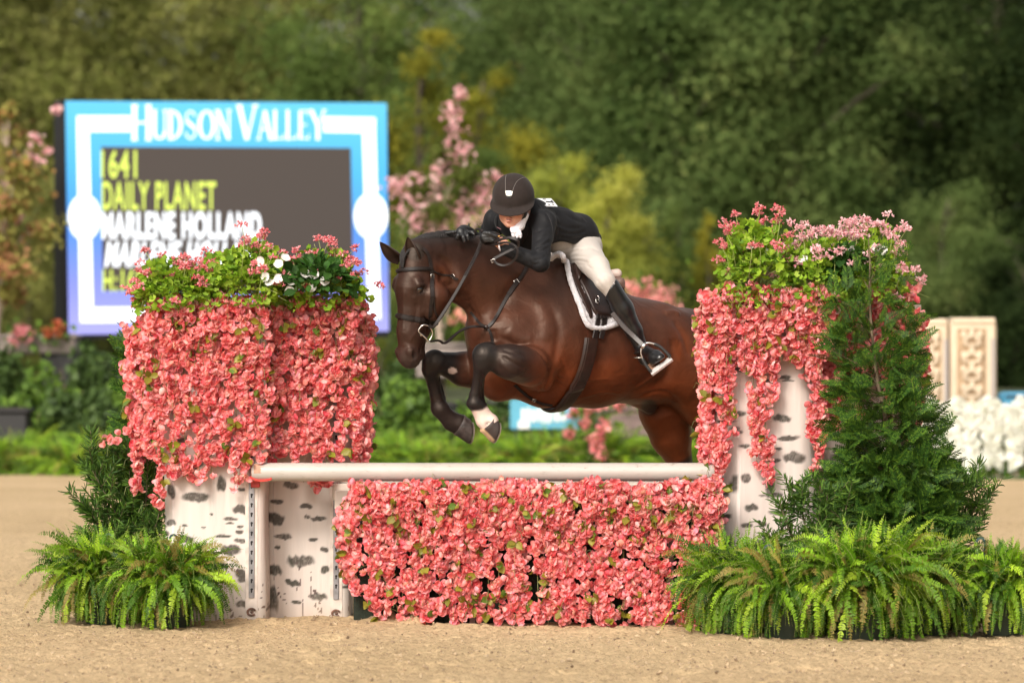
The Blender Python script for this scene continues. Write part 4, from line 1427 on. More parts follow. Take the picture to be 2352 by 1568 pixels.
DARKG = [(0.0509, 0.0866, 0.0242), (0.0933, 0.1415, 0.038), (0.1561, 0.2081, 0.0624), (0.0611, 0.1034, 0.0277), (0.229, 0.2747, 0.0866), (0.1153, 0.1666, 0.0486)]
DARKER = [(0.0193, 0.0342, 0.0103), (0.0301, 0.0503, 0.0133), (0.0453, 0.0683, 0.0185), (0.0215, 0.0382, 0.0113), (0.0625, 0.0844, 0.0248)]
OLIVE = [(0.1337, 0.1596, 0.0359), (0.1959, 0.2184, 0.0537), (0.2583, 0.2688, 0.0717), (0.1514, 0.1764, 0.0429), (0.3206, 0.3109, 0.0932), (0.2049, 0.2101, 0.0645)]
YELL = [(0.2764, 0.317, 0.0497), (0.402, 0.4311, 0.0684), (0.5276, 0.5325, 0.0994), (0.2261, 0.2789, 0.0436), (0.6533, 0.6213, 0.149), (0.3392, 0.3803, 0.0745)]
MIDG = [(0.0737, 0.119, 0.0288), (0.1147, 0.168, 0.0416), (0.1639, 0.224, 0.056), (0.0902, 0.14, 0.032), (0.213, 0.266, 0.072)]
MIX = [(0.1331, 0.1562, 0.0198), (0.2299, 0.2283, 0.0297), (0.3146, 0.2884, 0.0347), (0.1694, 0.1923, 0.0248), (0.3751, 0.3365, 0.0396)]

far = "tall trees of the wood behind the arena"
# (px, base depth, top py, spread m, palette, n, label)
wood = [
    (-60, 92, -250, 6.0, OLIVE, "olive", 9000, .42, "olive green tree at the far left edge of the wood"),
    (170, 98, -180, 6.5, OLIVE, "olive", 9000, .42, "olive tree of the wood above the left part of the scoreboard"),
    (400, 100, -260, 6.5, OLIVE, "olive", 9000, .42, "broad olive tree of the wood above the middle of the scoreboard"),
    (620, 96, -200, 6.0, OLIVE, "olive", 9000, .42, "olive tree of the wood above the right part of the scoreboard"),
    (820, 90, -60, 4.6, MIDG, "midgreen", 7000, .36, "mid green tree of the wood just right of the scoreboard"),
    (1180, 84, -60, 4.4, DARKG, "darkgreen", 7500, .34, "dark green tree of the wood behind the pink crape myrtle"),
    (1330, 76, -300, 5.2, DARKG, "darkgreen", 10000, .34, "tall dark green tree of the wood above the rider"),
    (1560, 72, -420, 5.4, DARKG, "darkgreen", 11000, .34, "tallest dark green tree of the wood, right of the rider"),
    (1800, 72, -380, 5.2, DARKG, "darkgreen", 11000, .34, "tall dark green tree of the wood above the right wing"),
    (2060, 82, -420, 5.0, DARKER, "darkest", 9000, .34, "very dark tree of the wood in the gap right of the right wing"),
    (2290, 74, -380, 5.4, DARKER, "darkest", 11000, .34, "very dark tall tree at the right edge of the wood"),
    (2480, 70, -300, 5.0, DARKER, "darkest", 9000, .34, "very dark tree half outside the right edge of the picture"),
    (1120, 116, -330, 7.5, DARKG, "darkgreen", 6000, .60, "hazy far tree filling the gap above the crape myrtle"),
    (1460, 112, -420, 7.5, DARKG, "darkgreen", 6000, .60, "far tree behind the two tall dark green trees"),
    (1900, 112, -420, 7.5, DARKER, "darkest", 6000, .60, "far dark tree behind the right half of the wood"),
    (2760, 76, -300, 6.0, DARKER, "darkest", 6000, .50, "dark tree of the wood just beyond the right edge"),
    (3080, 80, -300, 6.5, DARKER, "darkest", 6000, .50, "dark tree of the wood well beyond the right edge"),
    (-380, 90, -220, 6.5, OLIVE, "olive", 6000, .55, "olive tree of the wood just beyond the left edge"),
]
for i, (px, Y, pt, sp, pal, mn, n, sz, lb) in enumerate(wood):
    h = wz(pt, Y) + .3
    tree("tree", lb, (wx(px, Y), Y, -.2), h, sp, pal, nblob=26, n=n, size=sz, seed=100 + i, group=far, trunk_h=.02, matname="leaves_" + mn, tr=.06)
mid_ = [
    (985, 62, 30, 1.9, MIX, "golden", 3600, .24, "golden green narrow tree rising behind the pink crape myrtle", False),
    (900, 74, 200, 3.4, MIDG, "midgreen", 5000, .30, "rounded mid green tree between scoreboard and crape myrtle", False),
    (1110, 66, 130, 2.0, MIX, "golden", 3000, .24, "golden green round-topped tree above the rider's helmet", False),
    (1080, 60, 330, 2.2, MIDG, "midgreen", 3600, .24, "mid green tree low behind the pink crape myrtle", False),
    (1290, 56, 340, 2.0, YELL, "yellow", 4200, .20, "yellow-green tree directly above the rider's back", False),
    (1420, 54, 370, 1.6, YELL, "yellow", 3600, .20, "yellow-green tree behind the rider's seat", False),
    (1180, 58, 470, 1.8, OLIVE, "olive", 2600, .22, "low olive tree behind the rider's head", False),
    (1545, 56, 460, .9, MIDG, "midgreen", 2200, .18, "slim conical tree behind the horse's croup", True),
    (1620, 58, 480, .9, MIX, "golden", 2200, .18, "slim golden conical tree left of the right wing", True),
    (1480, 60, 520, 1.1, OLIVE, "olive", 2200, .18, "low olive conical tree behind the horse's back", True),
    (1700, 60, 560, 1.3, DARKG, "darkgreen", 2400, .20, "dark conical tree behind the geraniums of the right wing", True),
    (1930, 64, 520, 2.4, DARKG, "darkgreen", 3600, .22, "dark rounded tree behind the top of the right wing", False),
    (2180, 60, 420, 2.3, DARKG, "darkgreen", 4200, .22, "rounded green tree behind the carved cream pillars", False),
    (2330, 58, 560, 1.6, DARKER, "darkest", 3000, .20, "dark low tree behind the white flower boxes at the right edge", False),
    (700, 66, 560, 2.4, OLIVE, "olive", 2600, .22, "low olive tree hidden behind the scoreboard", False),
    (60, 62, 420, 2.2, OLIVE, "olive", 3200, .22, "low olive tree left of the scoreboard", False),
    (900, 52, 640, 1.2, MIDG, "midgreen", 2200, .16, "small mid green tree between scoreboard and horse's ears", False),
]
for i, (px, Y, pt, sp, pal, mn, n, sz, lb, cn) in enumerate(mid_):
    h = wz(pt, Y)
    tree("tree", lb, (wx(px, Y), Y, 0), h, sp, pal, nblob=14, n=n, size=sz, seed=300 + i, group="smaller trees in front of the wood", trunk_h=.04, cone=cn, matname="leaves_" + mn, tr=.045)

# crape myrtles with pink blossom
BL = [(0.756, 0.375, 0.4), (0.84, 0.525, 0.525), (0.651, 0.275, 0.3125), (0.882, 0.65, 0.625)]
def bc(lst, Y, r):
    return [((wx(x, Y), Y + dy, wz(y, Y)), (r * s, r * s, r * s)) for x, y, dy, s in lst]
Yc = 27.5
tree("crape_myrtle", "pink-flowered crape myrtle on a slim pale trunk behind the horse's head", (wx(1022, Yc), Yc, 0), wz(290, Yc), .62, [(.12, .15, .03), (.17, .19, .05), (.10, .13, .03), (.22, .22, .07)],
     nblob=14, n=1100, size=.17, seed=51, group="crape myrtles beyond the arena", trunk_h=.50, trunk_col=(.36, .28, .22), tr=.040, open_=.25,
     blooms=(BL, 40, .05, bc([(1040, 258, 0, .8), (1050, 300, 0, 1), (1030, 335, .1, 1), (1060, 350, 0, .8), (1012, 385, 0, .8), (1050, 400, .1, 1.2), (1085, 420, 0, 1), (1000, 425, 0, .9), (1070, 455, 0, 1.2), (1110, 440, 0, 1),
                               (945, 420, 0, 1.1), (925, 440, 0, .9), (965, 460, 0, 1.1), (990, 480, .1, 1), (935, 490, 0, 1), (1020, 490, 0, 1.2), (1060, 500, 0, 1), (1100, 490, 0, 1.3), (1130, 470, 0, 1), (965, 520, 0, 1),
                               (1010, 530, 0, 1.1), (1090, 540, 0, 1), (1145, 410, 0, .8), (1120, 520, 0, 1), (1045, 560, 0, .8), (905, 430, 0, .6), (1060, 215, 0, .5)], Yc, .19)))
Yl = 27.0
ORG = [(.42, .26, .08), (.50, .28, .10), (.34, .32, .09), (.52, .27, .13), (.38, .36, .10), (.46, .24, .12)]
tree("crape_myrtle", "crape myrtle turning orange with few pink blooms at the left edge", (wx(6, Yl), Yl, 0), wz(215, Yl), .74, ORG, nblob=16, n=1000, size=.22, seed=52,
     group="crape myrtles beyond the arena", trunk_h=.46, trunk_col=(.36, .28, .22), tr=.045,
     blooms=(BL, 16, .06, bc([(85, 318, 0, .9), (110, 345, 0, .5), (60, 360, 0, .9), (20, 420, 0, .8), (90, 370, 0, .8), (5, 470, 0, .9), (40, 500, 0, .7), (130, 250, 0, .5)], Yl, .12)))

# ------------------------------------------------------------------ scoreboard
def scoreboard():
    YA, YB = 28.0, 30.2
    def S(px, py, off=0.0):
        """Point on the board's face, which turns slightly away to the right."""
        u = (px - 152) / (892 - 152)
        Y = YA + (YB - YA) * u
        p = W(px, py, Y)
        return p + NR * off
    A, Bp = W(150, 232, YA), W(890, 236, YB)
    xd = Vector((Bp.x - A.x, Bp.y - A.y, 0)).normalized()
    NR = Vector((xd.y, -xd.x, 0))
    wd = Vector((Bp.x - A.x, Bp.y - A.y, 0)).length
    zt = (A.z); zb = W(155, 769, YA).z
    hh = zt - zb
    root = empty("scoreboard", Vector((A.x + xd.x * wd / 2, A.y + xd.y * wd / 2, 0)), "large lit electronic scoreboard with blue border reading Hudson Valley", "scoreboard")
    def Q(u, v, off=0.0):      # u 0..1 along, v 0..1 down
        p = A + xd * (wd * u); return Vector((p.x, p.y, zt - hh * v)) + NR * off
    def emat(name, c, s=1.0):
        m, nt, b = node_mat(name)
        b.inputs['Base Color'].default_value = (.02, .02, .02, 1)
        b.inputs['Emission Color'].default_value = (*c, 1); b.inputs['Emission Strength'].default_value = s
        b.inputs['Roughness'].default_value = .7
        return m
    # cabinet
    e = MB()
    c8 = [Q(-.008, -.006, -.004), Q(1.004, -.004, -.004), Q(1.004, 1.01, -.004), Q(-.008, 1.02, -.004)]
    c8b = [p - NR * .28 for p in c8]
    e.add(c8 + c8b, [(3, 2, 1, 0), (4, 5, 6, 7), (0, 1, 5, 4), (1, 2, 6, 5), (2, 3, 7, 6), (3, 0, 4, 7)])
    e.build("cabinet", pm("cabinet_black", (.012, .012, .014), .6), root)
    # blue border with its vertical change of colour, as the screen shows it
    m, nt, b = node_mat("screen_blue")
    tc = nt.nodes.new("ShaderNodeTexCoord"); sp = nt.nodes.new("ShaderNodeSeparateXYZ")
    nt.links.new(tc.outputs['Object'], sp.inputs[0])
    mr = nt.nodes.new("ShaderNodeMapRange"); mr.inputs['From Min'].default_value = zb; mr.inputs['From Max'].default_value = zt
    nt.links.new(sp.outputs[2], mr.inputs['Value'])
    col = ramp(nt, mr.outputs[0], [(0, (.36, .35, .80)), (.22, (.22, .26, .72)), (.45, (.07, .25, .72)), (.72, (.06, .42, .78)), (1, (.10, .52, .80))])
    wv = nt.nodes.new("ShaderNodeMath"); wv.operation = 'MULTIPLY'; wv.inputs[1].default_value = 120
    nt.links.new(sp.outputs[2], wv.inputs[0])
    sn = nt.nodes.new("ShaderNodeMath"); sn.operation = 'SINE'; nt.links.new(wv.outputs[0], sn.inputs[0])
    mr2 = nt.nodes.new("ShaderNodeMapRange"); mr2.inputs['From Min'].default_value = -1; mr2.inputs['To Min'].default_value = .92; mr2.inputs['To Max'].default_value = 1.05
    nt.links.new(sn.outputs[0], mr2.inputs['Value'])
    nt.links.new(col, b.inputs['Emission Color']); b.inputs['Base Color'].default_value = (.02, .02, .02, 1)
    nt.links.new(mr2.outputs[0], b.inputs['Emission Strength'])
    def slab(name, m_, pts, off, th=.004, par=root):
        """pts: picture points on the face."""
        fr = [toQ(x, y, off + th) for x, y in pts]; bk = [toQ(x, y, off - .003) for x, y in pts]
        n = len(pts)
        return mesh(name, np.array([tuple(p) for p in fr + bk]), [tuple(range(n)), tuple(reversed(range(n, 2 * n)))] + [(i, (i + 1) % n, n + (i + 1) % n, n + i)[::-1] for i in range(n)], m_, par, False)
    def toQ(px, py, off):
        """Picture point -> point of the board plane."""
        d = (W(px, py, 0) - Vector((0, -CAM_D, CAM_H)))
        t = (A + NR * off - Vector((0, -CAM_D, CAM_H))).dot(NR) / d.dot(NR)
        return Vector((0, -CAM_D, CAM_H)) + d * t
    slab("screen", m, [(150, 232), (888, 237), (893, 760), (158, 768)], 0)
    scr = root.children[-1]
    WHT = emat("screen_white", (.93, .96, 1.0), 1.25)
    DK = emat("screen_dark", (.052, .037, .030), 1.0)
    YL = emat("screen_yellow", (.72, .86, .12), 1.0)
    slab("black_panel", DK, [(232, 337), (806, 340), (812, 668), (236, 668)], .006)
    e = [("white_line", [(176, 266), (302, 266), (302, 303), (207, 303), (216, 712), (845, 700), (832, 306), (745, 303), (745, 268), (863, 270), (875, 733), (184, 741)])]
    # frame drawn as strips
    for nm, pts in (("white_line", [(176, 266), (302, 266), (302, 303), (176, 303)]), ("white_line", [(742, 268), (863, 270), (863, 306), (742, 304)]),
                    ("white_line", [(176, 303), (205, 303), (215, 741), (184, 741)]), ("white_line", [(832, 306), (863, 306), (875, 733), (846, 733)]),
                    ("white_line", [(215, 706), (846, 700), (846, 733), (215, 741)])):
        slab(nm, WHT, pts, .006)
    for cx_, cy_, rx, ry in ((194, 499, 38, 53), (852, 496, 39, 53)):
        slab("white_disc", WHT, [(cx_ + rx * math.cos(a), cy_ + ry * math.sin(a)) for a in np.linspace(0, 2 * math.pi, 33)[:-1]][::-1], .011)

    # headline in a roman display letter, built from strokes: thick and thin stems with serifs
    def glyph(ch, x, y0, h, w, e):
        TK, TN = w * .20, w * .09
        sr = w * .13
        def bar(x0, y0_, x1, y1_, t):
            dx, dy = x1 - x0, y1_ - y0_; l = math.hypot(dx, dy) + 1e-9; nx_, ny_ = -dy / l * t / 2, dx / l * t / 2
            pts = [(x0 + nx_, y0_ + ny_), (x1 + nx_, y1_ + ny_), (x1 - nx_, y1_ - ny_), (x0 - nx_, y0_ - ny_)]
            fr = [toQ(a, b_, .016) for a, b_ in pts]; bk = [toQ(a, b_, .008) for a, b_ in pts]
            e.add(fr + bk, [(0, 1, 2, 3), (3, 2, 1, 0), (0, 4, 5, 1), (1, 5, 6, 2), (2, 6, 7, 3), (3, 7, 4, 0)])
        def arc(cx_, cy_, rx, ry, a0, a1, t0, t1=None, n=14):
            t1 = t0 if t1 is None else t1
            P = [(cx_ + rx * math.cos(a), cy_ + ry * math.sin(a), abs(math.cos(a))) for a in np.linspace(a0, a1, n)]
            for p, q in zip(P[:-1], P[1:]): bar(p[0], p[1], q[0], q[1], t1 + (t0 - t1) * (p[2] + q[2]) / 2)
        def serif(xx, yy): bar(xx - sr, yy, xx + sr, yy, TN * .9)
        T, B_ = y0, y0 + h
        if ch == 'H':
            for xx in (x + w * .2, x + w * .8): bar(xx, T, xx, B_, TK); serif(xx, T); serif(xx, B_)
            bar(x + w * .2, T + h * .5, x + w * .8, T + h * .5, TN)
        elif ch == 'U':
            bar(x + w * .2, T, x + w * .2, B_ - h * .25, TK); bar(x + w * .8, T, x + w * .8, B_ - h * .25, TN); serif(x + w * .2, T); serif(x + w * .8, T)
            arc(x + w * .5, B_ - h * .27, w * .3, h * .25, math.pi, 0, TK, TN)
        elif ch == 'D':
            bar(x + w * .22, T, x + w * .22, B_, TK); serif(x + w * .2, T); serif(x + w * .2, B_)
            arc(x + w * .3, T + h * .5, w * .52, h * .48, -math.pi / 2, math.pi / 2, TK, TN)
        elif ch == 'S':
            arc(x + w * .5, T + h * .27, w * .26, h * .24, -.3, -math.pi * 1.35, TN, TN)
            bar(x + w * .28, T + h * .36, x + w * .74, T + h * .62, TK)
            arc(x + w * .5, T + h * .73, w * .28, h * .24, -.5, math.pi * .95, TN, TN)
        elif ch == 'O':
            arc(x + w * .5, T + h * .5, w * .38, h * .48, 0, 2 * math.pi, TK, TN, 24)
        elif ch == 'N':
            bar(x + w * .2, T, x + w * .2, B_, TN); bar(x + w * .8, T, x + w * .8, B_, TN); bar(x + w * .2, T, x + w * .8, B_, TK)
            serif(x + w * .16, T); serif(x + w * .2, B_); serif(x + w * .8, T)
        elif ch == 'V':
            bar(x + w * .15, T, x + w * .5, B_, TK); bar(x + w * .85, T, x + w * .5, B_, TN); serif(x + w * .15, T); serif(x + w * .85, T)
        elif ch == 'A':
            bar(x + w * .5, T, x + w * .15, B_, TN); bar(x + w * .5, T, x + w * .85, B_, TK); bar(x + w * .3, T + h * .65, x + w * .7, T + h * .65, TN); serif(x + w * .15, B_); serif(x + w * .85, B_)
        elif ch == 'L':
            bar(x + w * .25, T, x + w * .25, B_, TK); bar(x + w * .25, B_ - TN / 2, x + w * .85, B_ - TN / 2, TN); bar(x + w * .85, B_, x + w * .87, B_ - h * .18, TN); serif(x + w * .25, T); serif(x + w * .22, B_)
        elif ch == 'E':
            bar(x + w * .25, T, x + w * .25, B_, TK)
            for yy, ww in ((T + TN / 2, .8), (T + h * .5, .7), (B_ - TN / 2, .84)): bar(x + w * .2, yy, x + w * ww, yy, TN)
            bar(x + w * .80, T, x + w * .80, T + h * .16, TN); bar(x + w * .84, B_, x + w * .86, B_ - h * .17, TN)
        elif ch == 'Y':
            bar(x + w * .12, T, x + w * .5, T + h * .52, TK); bar(x + w * .88, T, x + w * .5, T + h * .52, TN); bar(x + w * .5, T + h * .5, x + w * .5, B_, TK)
            serif(x + w * .12, T); serif(x + w * .88, T); serif(x + w * .5, B_)
    e = MB()
    xcur = 298
    for ch, w_, big in (('H', 58, 1), ('U', 44, 0), ('D', 42, 0), ('S', 42, 0), ('O', 46, 0), ('N', 46, 0), (' ', 14, 0), ('V', 56, 1), ('A', 42, 0), ('L', 35, 0), ('L', 35, 0), ('E', 34, 0), ('Y', 42, 0)):
        if ch != ' ': glyph(ch, xcur, 243 if big else 254, 78 if big else 66, w_ * .93, e)
        xcur += w_ * .835
    e.build("headline_text", WHT, scr)

    def text(s, px, py0, py1, pxw, m_, name, shear=0.0):
        cu = bpy.data.curves.new(name, 'FONT'); cu.body = s; cu.offset = .040 if m_ is WHT else .022; cu.extrude = .004; cu.shear = shear; cu.space_character = 1.14
        o = bpy.data.objects.new(name, cu); COL.objects.link(o)
        bpy.context.view_layer.update()
        me = bpy.data.meshes.new_from_object(o)
        co = np.empty(len(me.vertices) * 3, np.float32); me.vertices.foreach_get("co", co); co = co.reshape(-1, 3)
        mn, mx_ = co.min(0), co.max(0)
        polys = [tuple(p.vertices) for p in me.polygons]
        bpy.data.objects.remove(o)
        V = []
        for x, y, z in co:
            u = (x - mn[0]) / (mx_[0] - mn[0]); v = (mx_[1] - y) / (mx_[1] - mn[1])
            V.append(tuple(toQ(px + u * pxw, py0 + v * (py1 - py0), .012 + .004 * (1 if z > 0 else -1))))
        return mesh(name, np.array(V), polys, m_, scr, False)
    text("1641", 232, 344, 410, 82, YL, "entry_number")
    text("DAILY PLANET", 234, 417, 482, 262, YL, "entry_name")
    text("MARLENE HOLLAND", 234, 486, 550, 366, WHT, "name_line")
    text("MARLENE HOLLAND", 240, 553, 614, 374, WHT, "name_line", .28)
    text("H:160 I", 236, 618, 670, 116, YL, "score_line")
    text("0", 760, 604, 664, 40, YL, "score_line")
    # legs behind the shrubs
    e = MB()
    for u in (.08, .5, .92):
        p = Q(u, 1.0, -.3); e.box((p.x - .08, p.y - .08, 0), (p.x + .08, p.y + .08, p.z + .1))
    e.build("support_leg", pm("steel_black", (.02, .02, .02), .5), root)


scoreboard()

# ------------------------------------------------------------------ shrubs, fern row, planters beyond the sand
def bush(name, label, px, Y, top, width, cols, mn, n, seed, size=.07, group="shrubs beyond the arena", bottom=0.0, cat="shrub"):
    rng = np.random.default_rng(seed)
    x = wx(px, Y); z = wz(top, Y)
    root = empty(name, (x, Y, 0), label, cat, group)
    hw = width / 2 * (Y + CAM_D) / FPX
    C_ = []; R_ = []
    for i in range(9):
        C_.append((x + (rng.random() - .5) * hw * 1.3, Y + (rng.random() - .5) * .5, bottom + (z - bottom) * (.15 + .68 * rng.random())))
        R_.append((hw * .5, .32, (z - bottom) * .24))
    C_.append((x, Y, bottom + (z - bottom) * .35)); R_.append((hw, .4, (z - bottom) * .4))
    v, f = leaf_cloud(C_, R_, n, size, rng)
    m = bpy.data.materials.get("leaves_" + mn) or pm("leaves_" + mn, rough=.55, trans=.3, spec=.3, island=cols)
    mesh("foliage", v, f, m, root, False)
    e = MB()
    for k in range(5):
        e.tube([(x + (k - 2) * .05, Y, 0), (x + (k - 2) * hw * .3, Y, (z) * .45), (x + (k - 2) * hw * .4, Y, z * .75)], [.015, .010, .005], 5)
    e.build("stem", TWIG, root, True)
    return root


SH1 = [(0.0765, 0.152, 0.018), (0.1275, 0.224, 0.027), (0.0425, 0.088, 0.0162), (0.17, 0.288, 0.036), (0.0595, 0.112, 0.018)]
SH2 = [(.05, .09, .022), (.075, .13, .03), (.035, .065, .018), (.11, .18, .04)]
for i, (px, Y, top, w_, pal, mn, lb) in enumerate([
    (30, 26.2, 800, 170, SH2, "shrub_dark", "dark loose shrub at the left edge behind the black planter"),
    (120, 25.4, 840, 170, SH1, "shrub_bright", "bright leafy shrub under the scoreboard's left corner"),
    (215, 26.4, 772, 190, SH2, "shrub_dark", "dark shrub rising against the scoreboard's lower edge"),
    (270, 25.6, 850, 160, SH1, "shrub_bright", "green shrub beside the left wing's garlands"),
    (60, 24.9, 905, 150, SH1, "shrub_bright", "low green shrub above the fern row at the left"),
    (190, 24.8, 900, 170, SH2, "shrub_dark", "low dark shrub above the fern row behind the feathery shrub"),
    (400, 25.6, 800, 220, SH2, "shrub_dark", "dark shrub hidden behind the left wing"),
    (620, 25.6, 800, 240, SH2, "shrub_dark", "dark shrub hidden behind the middle of the left wing"),
    (800, 25.6, 790, 200, SH2, "shrub_dark", "dark shrub behind the right end of the left wing"),
    (905, 25.4, 775, 130, SH2, "shrub_dark", "dark shrub between the left wing and the horse's muzzle"),
    (925, 24.7, 850, 150, SH1, "shrub_bright", "bright green shrub under the horse's muzzle"),
    (1010, 24.6, 900, 150, SH1, "shrub_bright", "bright green shrub seen between the horse's forelegs"),
    (1110, 24.6, 915, 120, SH1, "shrub_bright", "green shrub under the horse's chest"),
    (1250, 25.5, 850, 220, SH2, "shrub_dark", "dark shrub hidden behind the horse's belly"),
    (1560, 25.4, 800, 220, SH2, "shrub_dark", "dark shrub hidden behind the horse's hindquarters"),
    (1800, 25.4, 820, 260, SH2, "shrub_dark", "dark shrub hidden behind the right wing"),
]):
    bush("shrub", lb, px, Y, top, w_, pal, mn, 2300, 400 + i, .075)

# row of ferns along the arena's edge: copies of one background fern
F_BG = fern(seed=14, nf=220, R0=.52, npin=14, pot=False, tone=1.2)
first = True
kk = 0
fl_ = ["bright", "yellowish", "full", "spreading", "upright"]
for px in list(range(-20, 330, 62)) + list(range(350, 860, 90)) + list(range(870, 1640, 56)):
    Y = 22.9 + .25 * math.sin(kk * 1.7)
    o = F_BG if first else copy_tree(F_BG)
    first = False
    o.location = (wx(px, Y), Y, 0); o.rotation_euler = (0, 0, kk * 1.3)
    s = 1.12 + .15 * math.sin(kk * 2.1) + (.28 if 1270 < px < 1420 else 0)
    o.scale = (s, s, s)
    tag(o, "low fern in the row across the sand, " + ("left of the left wing" if px < 330 else "hidden behind the left wing" if px < 862 else "below the horse's muzzle" if px < 1000 else "under the horse's forelegs" if px < 1170 else "in front of the blue banner" if px < 1330 else "below the hanging roses" if px < 1480 else "behind the horse's hind leg"), "fern", "row of ferns edging the far side of the sand")
    kk += 1

BLK = pm("planter_black", (.014, .013, .014), .55)
STONE = pm("planter_stone", (.24, .20, .18), .85, var=.3, scale=6, bump=.4, bscale=20)
def planter(name, label, px0, px1, py0, py1, Y, m, depth=.5):
    a, b_ = W(px0, py1, Y), W(px1, py0, Y)
    e = MB(); e.box((a.x, Y, a.z), (b_.x, Y + depth, b_.z - .05), .02)
    o = e.build(name, m); tag(o, label, "planter")
    r = MB(); r.box((a.x - .03, Y - .03, b_.z - .052), (b_.x + .03, Y + depth + .03, b_.z), .015); r.build("rim", m, o)
    s = MB(); s.box((a.x + .03, Y + .03, b_.z + .001), (b_.x - .03, Y + depth - .03, b_.z + .012)); s.build("soil", pm("soil", (.03, .02, .014), .95), o)
    return o
planter("planter", "low black planter at the left edge above the fern row", -60, 62, 938, 1045, 23.9, BLK)
planter("planter", "grey stone planter left of the scoreboard with red and pink flowers", -30, 172, 768, 812, 26.8, STONE)
p2 = MB(); a_ = W(92, 1040, 26.9); b2 = W(172, 812, 26.9); p2.box((a_.x, 26.9, 0), (b2.x, 27.2, b2.z), .01)
p2.add([W(120, 812, 26.85), W(172, 812, 26.85), W(205, 905, 26.85), W(175, 905, 26.85)] + [p + Vector((0, .04, 0)) for p in [W(120, 812, 26.85), W(172, 812, 26.85), W(205, 905, 26.85), W(175, 905, 26.85)]],
       [(0, 1, 2, 3), (7, 6, 5, 4), (0, 4, 5, 1), (1, 5, 6, 2), (2, 6, 7, 3), (3, 7, 4, 0)])
tag(p2.build("planter_stand", BLK), "black stand under the grey stone planter by the scoreboard", "stand")
planter("planter", "long grey stone planter seen behind the horse's forelegs", 955, 1100, 787, 868, 26.9, STONE)
planter("planter", "black trough behind the horse's front hooves", 985, 1130, 925, 985, 24.6, BLK)
planter("planter", "brownish stone planter seen under the horse's belly", 1398, 1560, 934, 1010, 23.9, pm("planter_brown", (.17, .12, .11), .85, var=.3, scale=6))


def flower_cluster(name, label, Y, lst, cols, leafc, seed, r=.09, cat="plant", size=.05, nb=34):
    rng = np.random.default_rng(seed)
    c0 = W(lst[0][0], lst[0][1], Y)
    root = empty(name, (c0.x, Y, 0), label, cat)
    P = []; L_ = []
    e = MB()
    pts = []
    for x, y, s in lst:
        c = np.array(W(x, y, Y)); pts.append(Vector(c))
        d = rng.normal(size=(nb, 3)); d /= np.linalg.norm(d, axis=1)[:, None]
        P.append(c + d * r * s * (.4 + .6 * rng.random((nb, 1))))
        L_.append(c + rng.normal(size=(14, 3)) * r * 1.2 * s + np.array([0, .06, -.05]))
    P = np.concatenate(P); L_ = np.concatenate(L_)
    T = np.array([(-.5, -.35, 0), (0, -.5, .06), (.5, -.2, -.05), (.45, .35, .0), (-.05, .5, -.06), (-.5, .25, .05)])
    F = np.array([(0, 1, 5), (1, 4, 5), (1, 2, 4), (2, 3, 4)])
    v, f = scatter(T, F, frames(rng.normal(size=P.shape), rng.normal(size=P.shape)), P, size * (.6 + .6 * rng.random(len(P))))
    mesh("blossoms", v, f, pm("far_blossom", rough=.7, trans=.3, island=cols), root, False)
    v, f = scatter(T, F, frames(rng.normal(size=L_.shape), rng.normal(size=L_.shape)), L_, .07)
    mesh("leaves", v, f, bpy.data.materials["leaves_" + leafc], root, False)
    for p in pts: e.tube([p, p + Vector((0, .05, -.12)), Vector((c0.x, Y + .1, min(p.z - .2, c0.z)))], .004, 4)
    e.build("stem", STEMG, root, True)
    return root


RP = [(.75, .17, .20), (.82, .28, .30), (.85, .40, .38), (.66, .12, .16)]
flower_cluster("rose_spray", "spray of pink roses hanging down under the horse's belly", 22.2,
               [(1318, 948, 1.1), (1350, 935, 1.3), (1380, 930, 1.4), (1345, 970, 1.2), (1388, 980, 1.3), (1376, 1003, 1.1), (1360, 1008, 1), (1308, 992, .9), (1374, 1028, 1.1), (1380, 1042, 1.0), (1420, 925, 1.2), (1470, 922, 1)],
               RP, "shrub_bright", 61, .075)
flower_cluster("rose_bush", "pink rose bush showing above the horse's croup", 26.0,
               [(1465, 672, 1.3), (1495, 668, 1.5), (1525, 680, 1.5), (1450, 660, .9), (1540, 700, 1.2), (1480, 690, 1.4), (1510, 700, 1.5), (1448, 700, .9)], [(.85, .30, .30), (.88, .42, .40), (.86, .36, .30)], "shrub_bright", 62, .13, nb=50)
flower_cluster("geranium_plant", "pink flowers in the grey stone planter at the far left", 26.6, [(48, 765, 1), (62, 775, .9), (38, 775, .8)], [(.62, .20, .22), (.75, .30, .32)], "shrub_bright", 63, .13)
flower_cluster("geranium_plant", "red-orange flowers in the grey stone planter beside the scoreboard", 26.6, [(128, 752, .8), (108, 765, .7), (136, 762, .8)], [(.50, .10, .04), (.55, .14, .06)], "shrub_bright", 64, .12)
flower_cluster("geranium_plant", "small salmon blooms behind the horse's throat", 26.6, [(1055, 722, .6), (1070, 730, .6), (1040, 735, .5)], [(.80, .36, .26), (.80, .45, .36)], "shrub_bright", 65, .12)

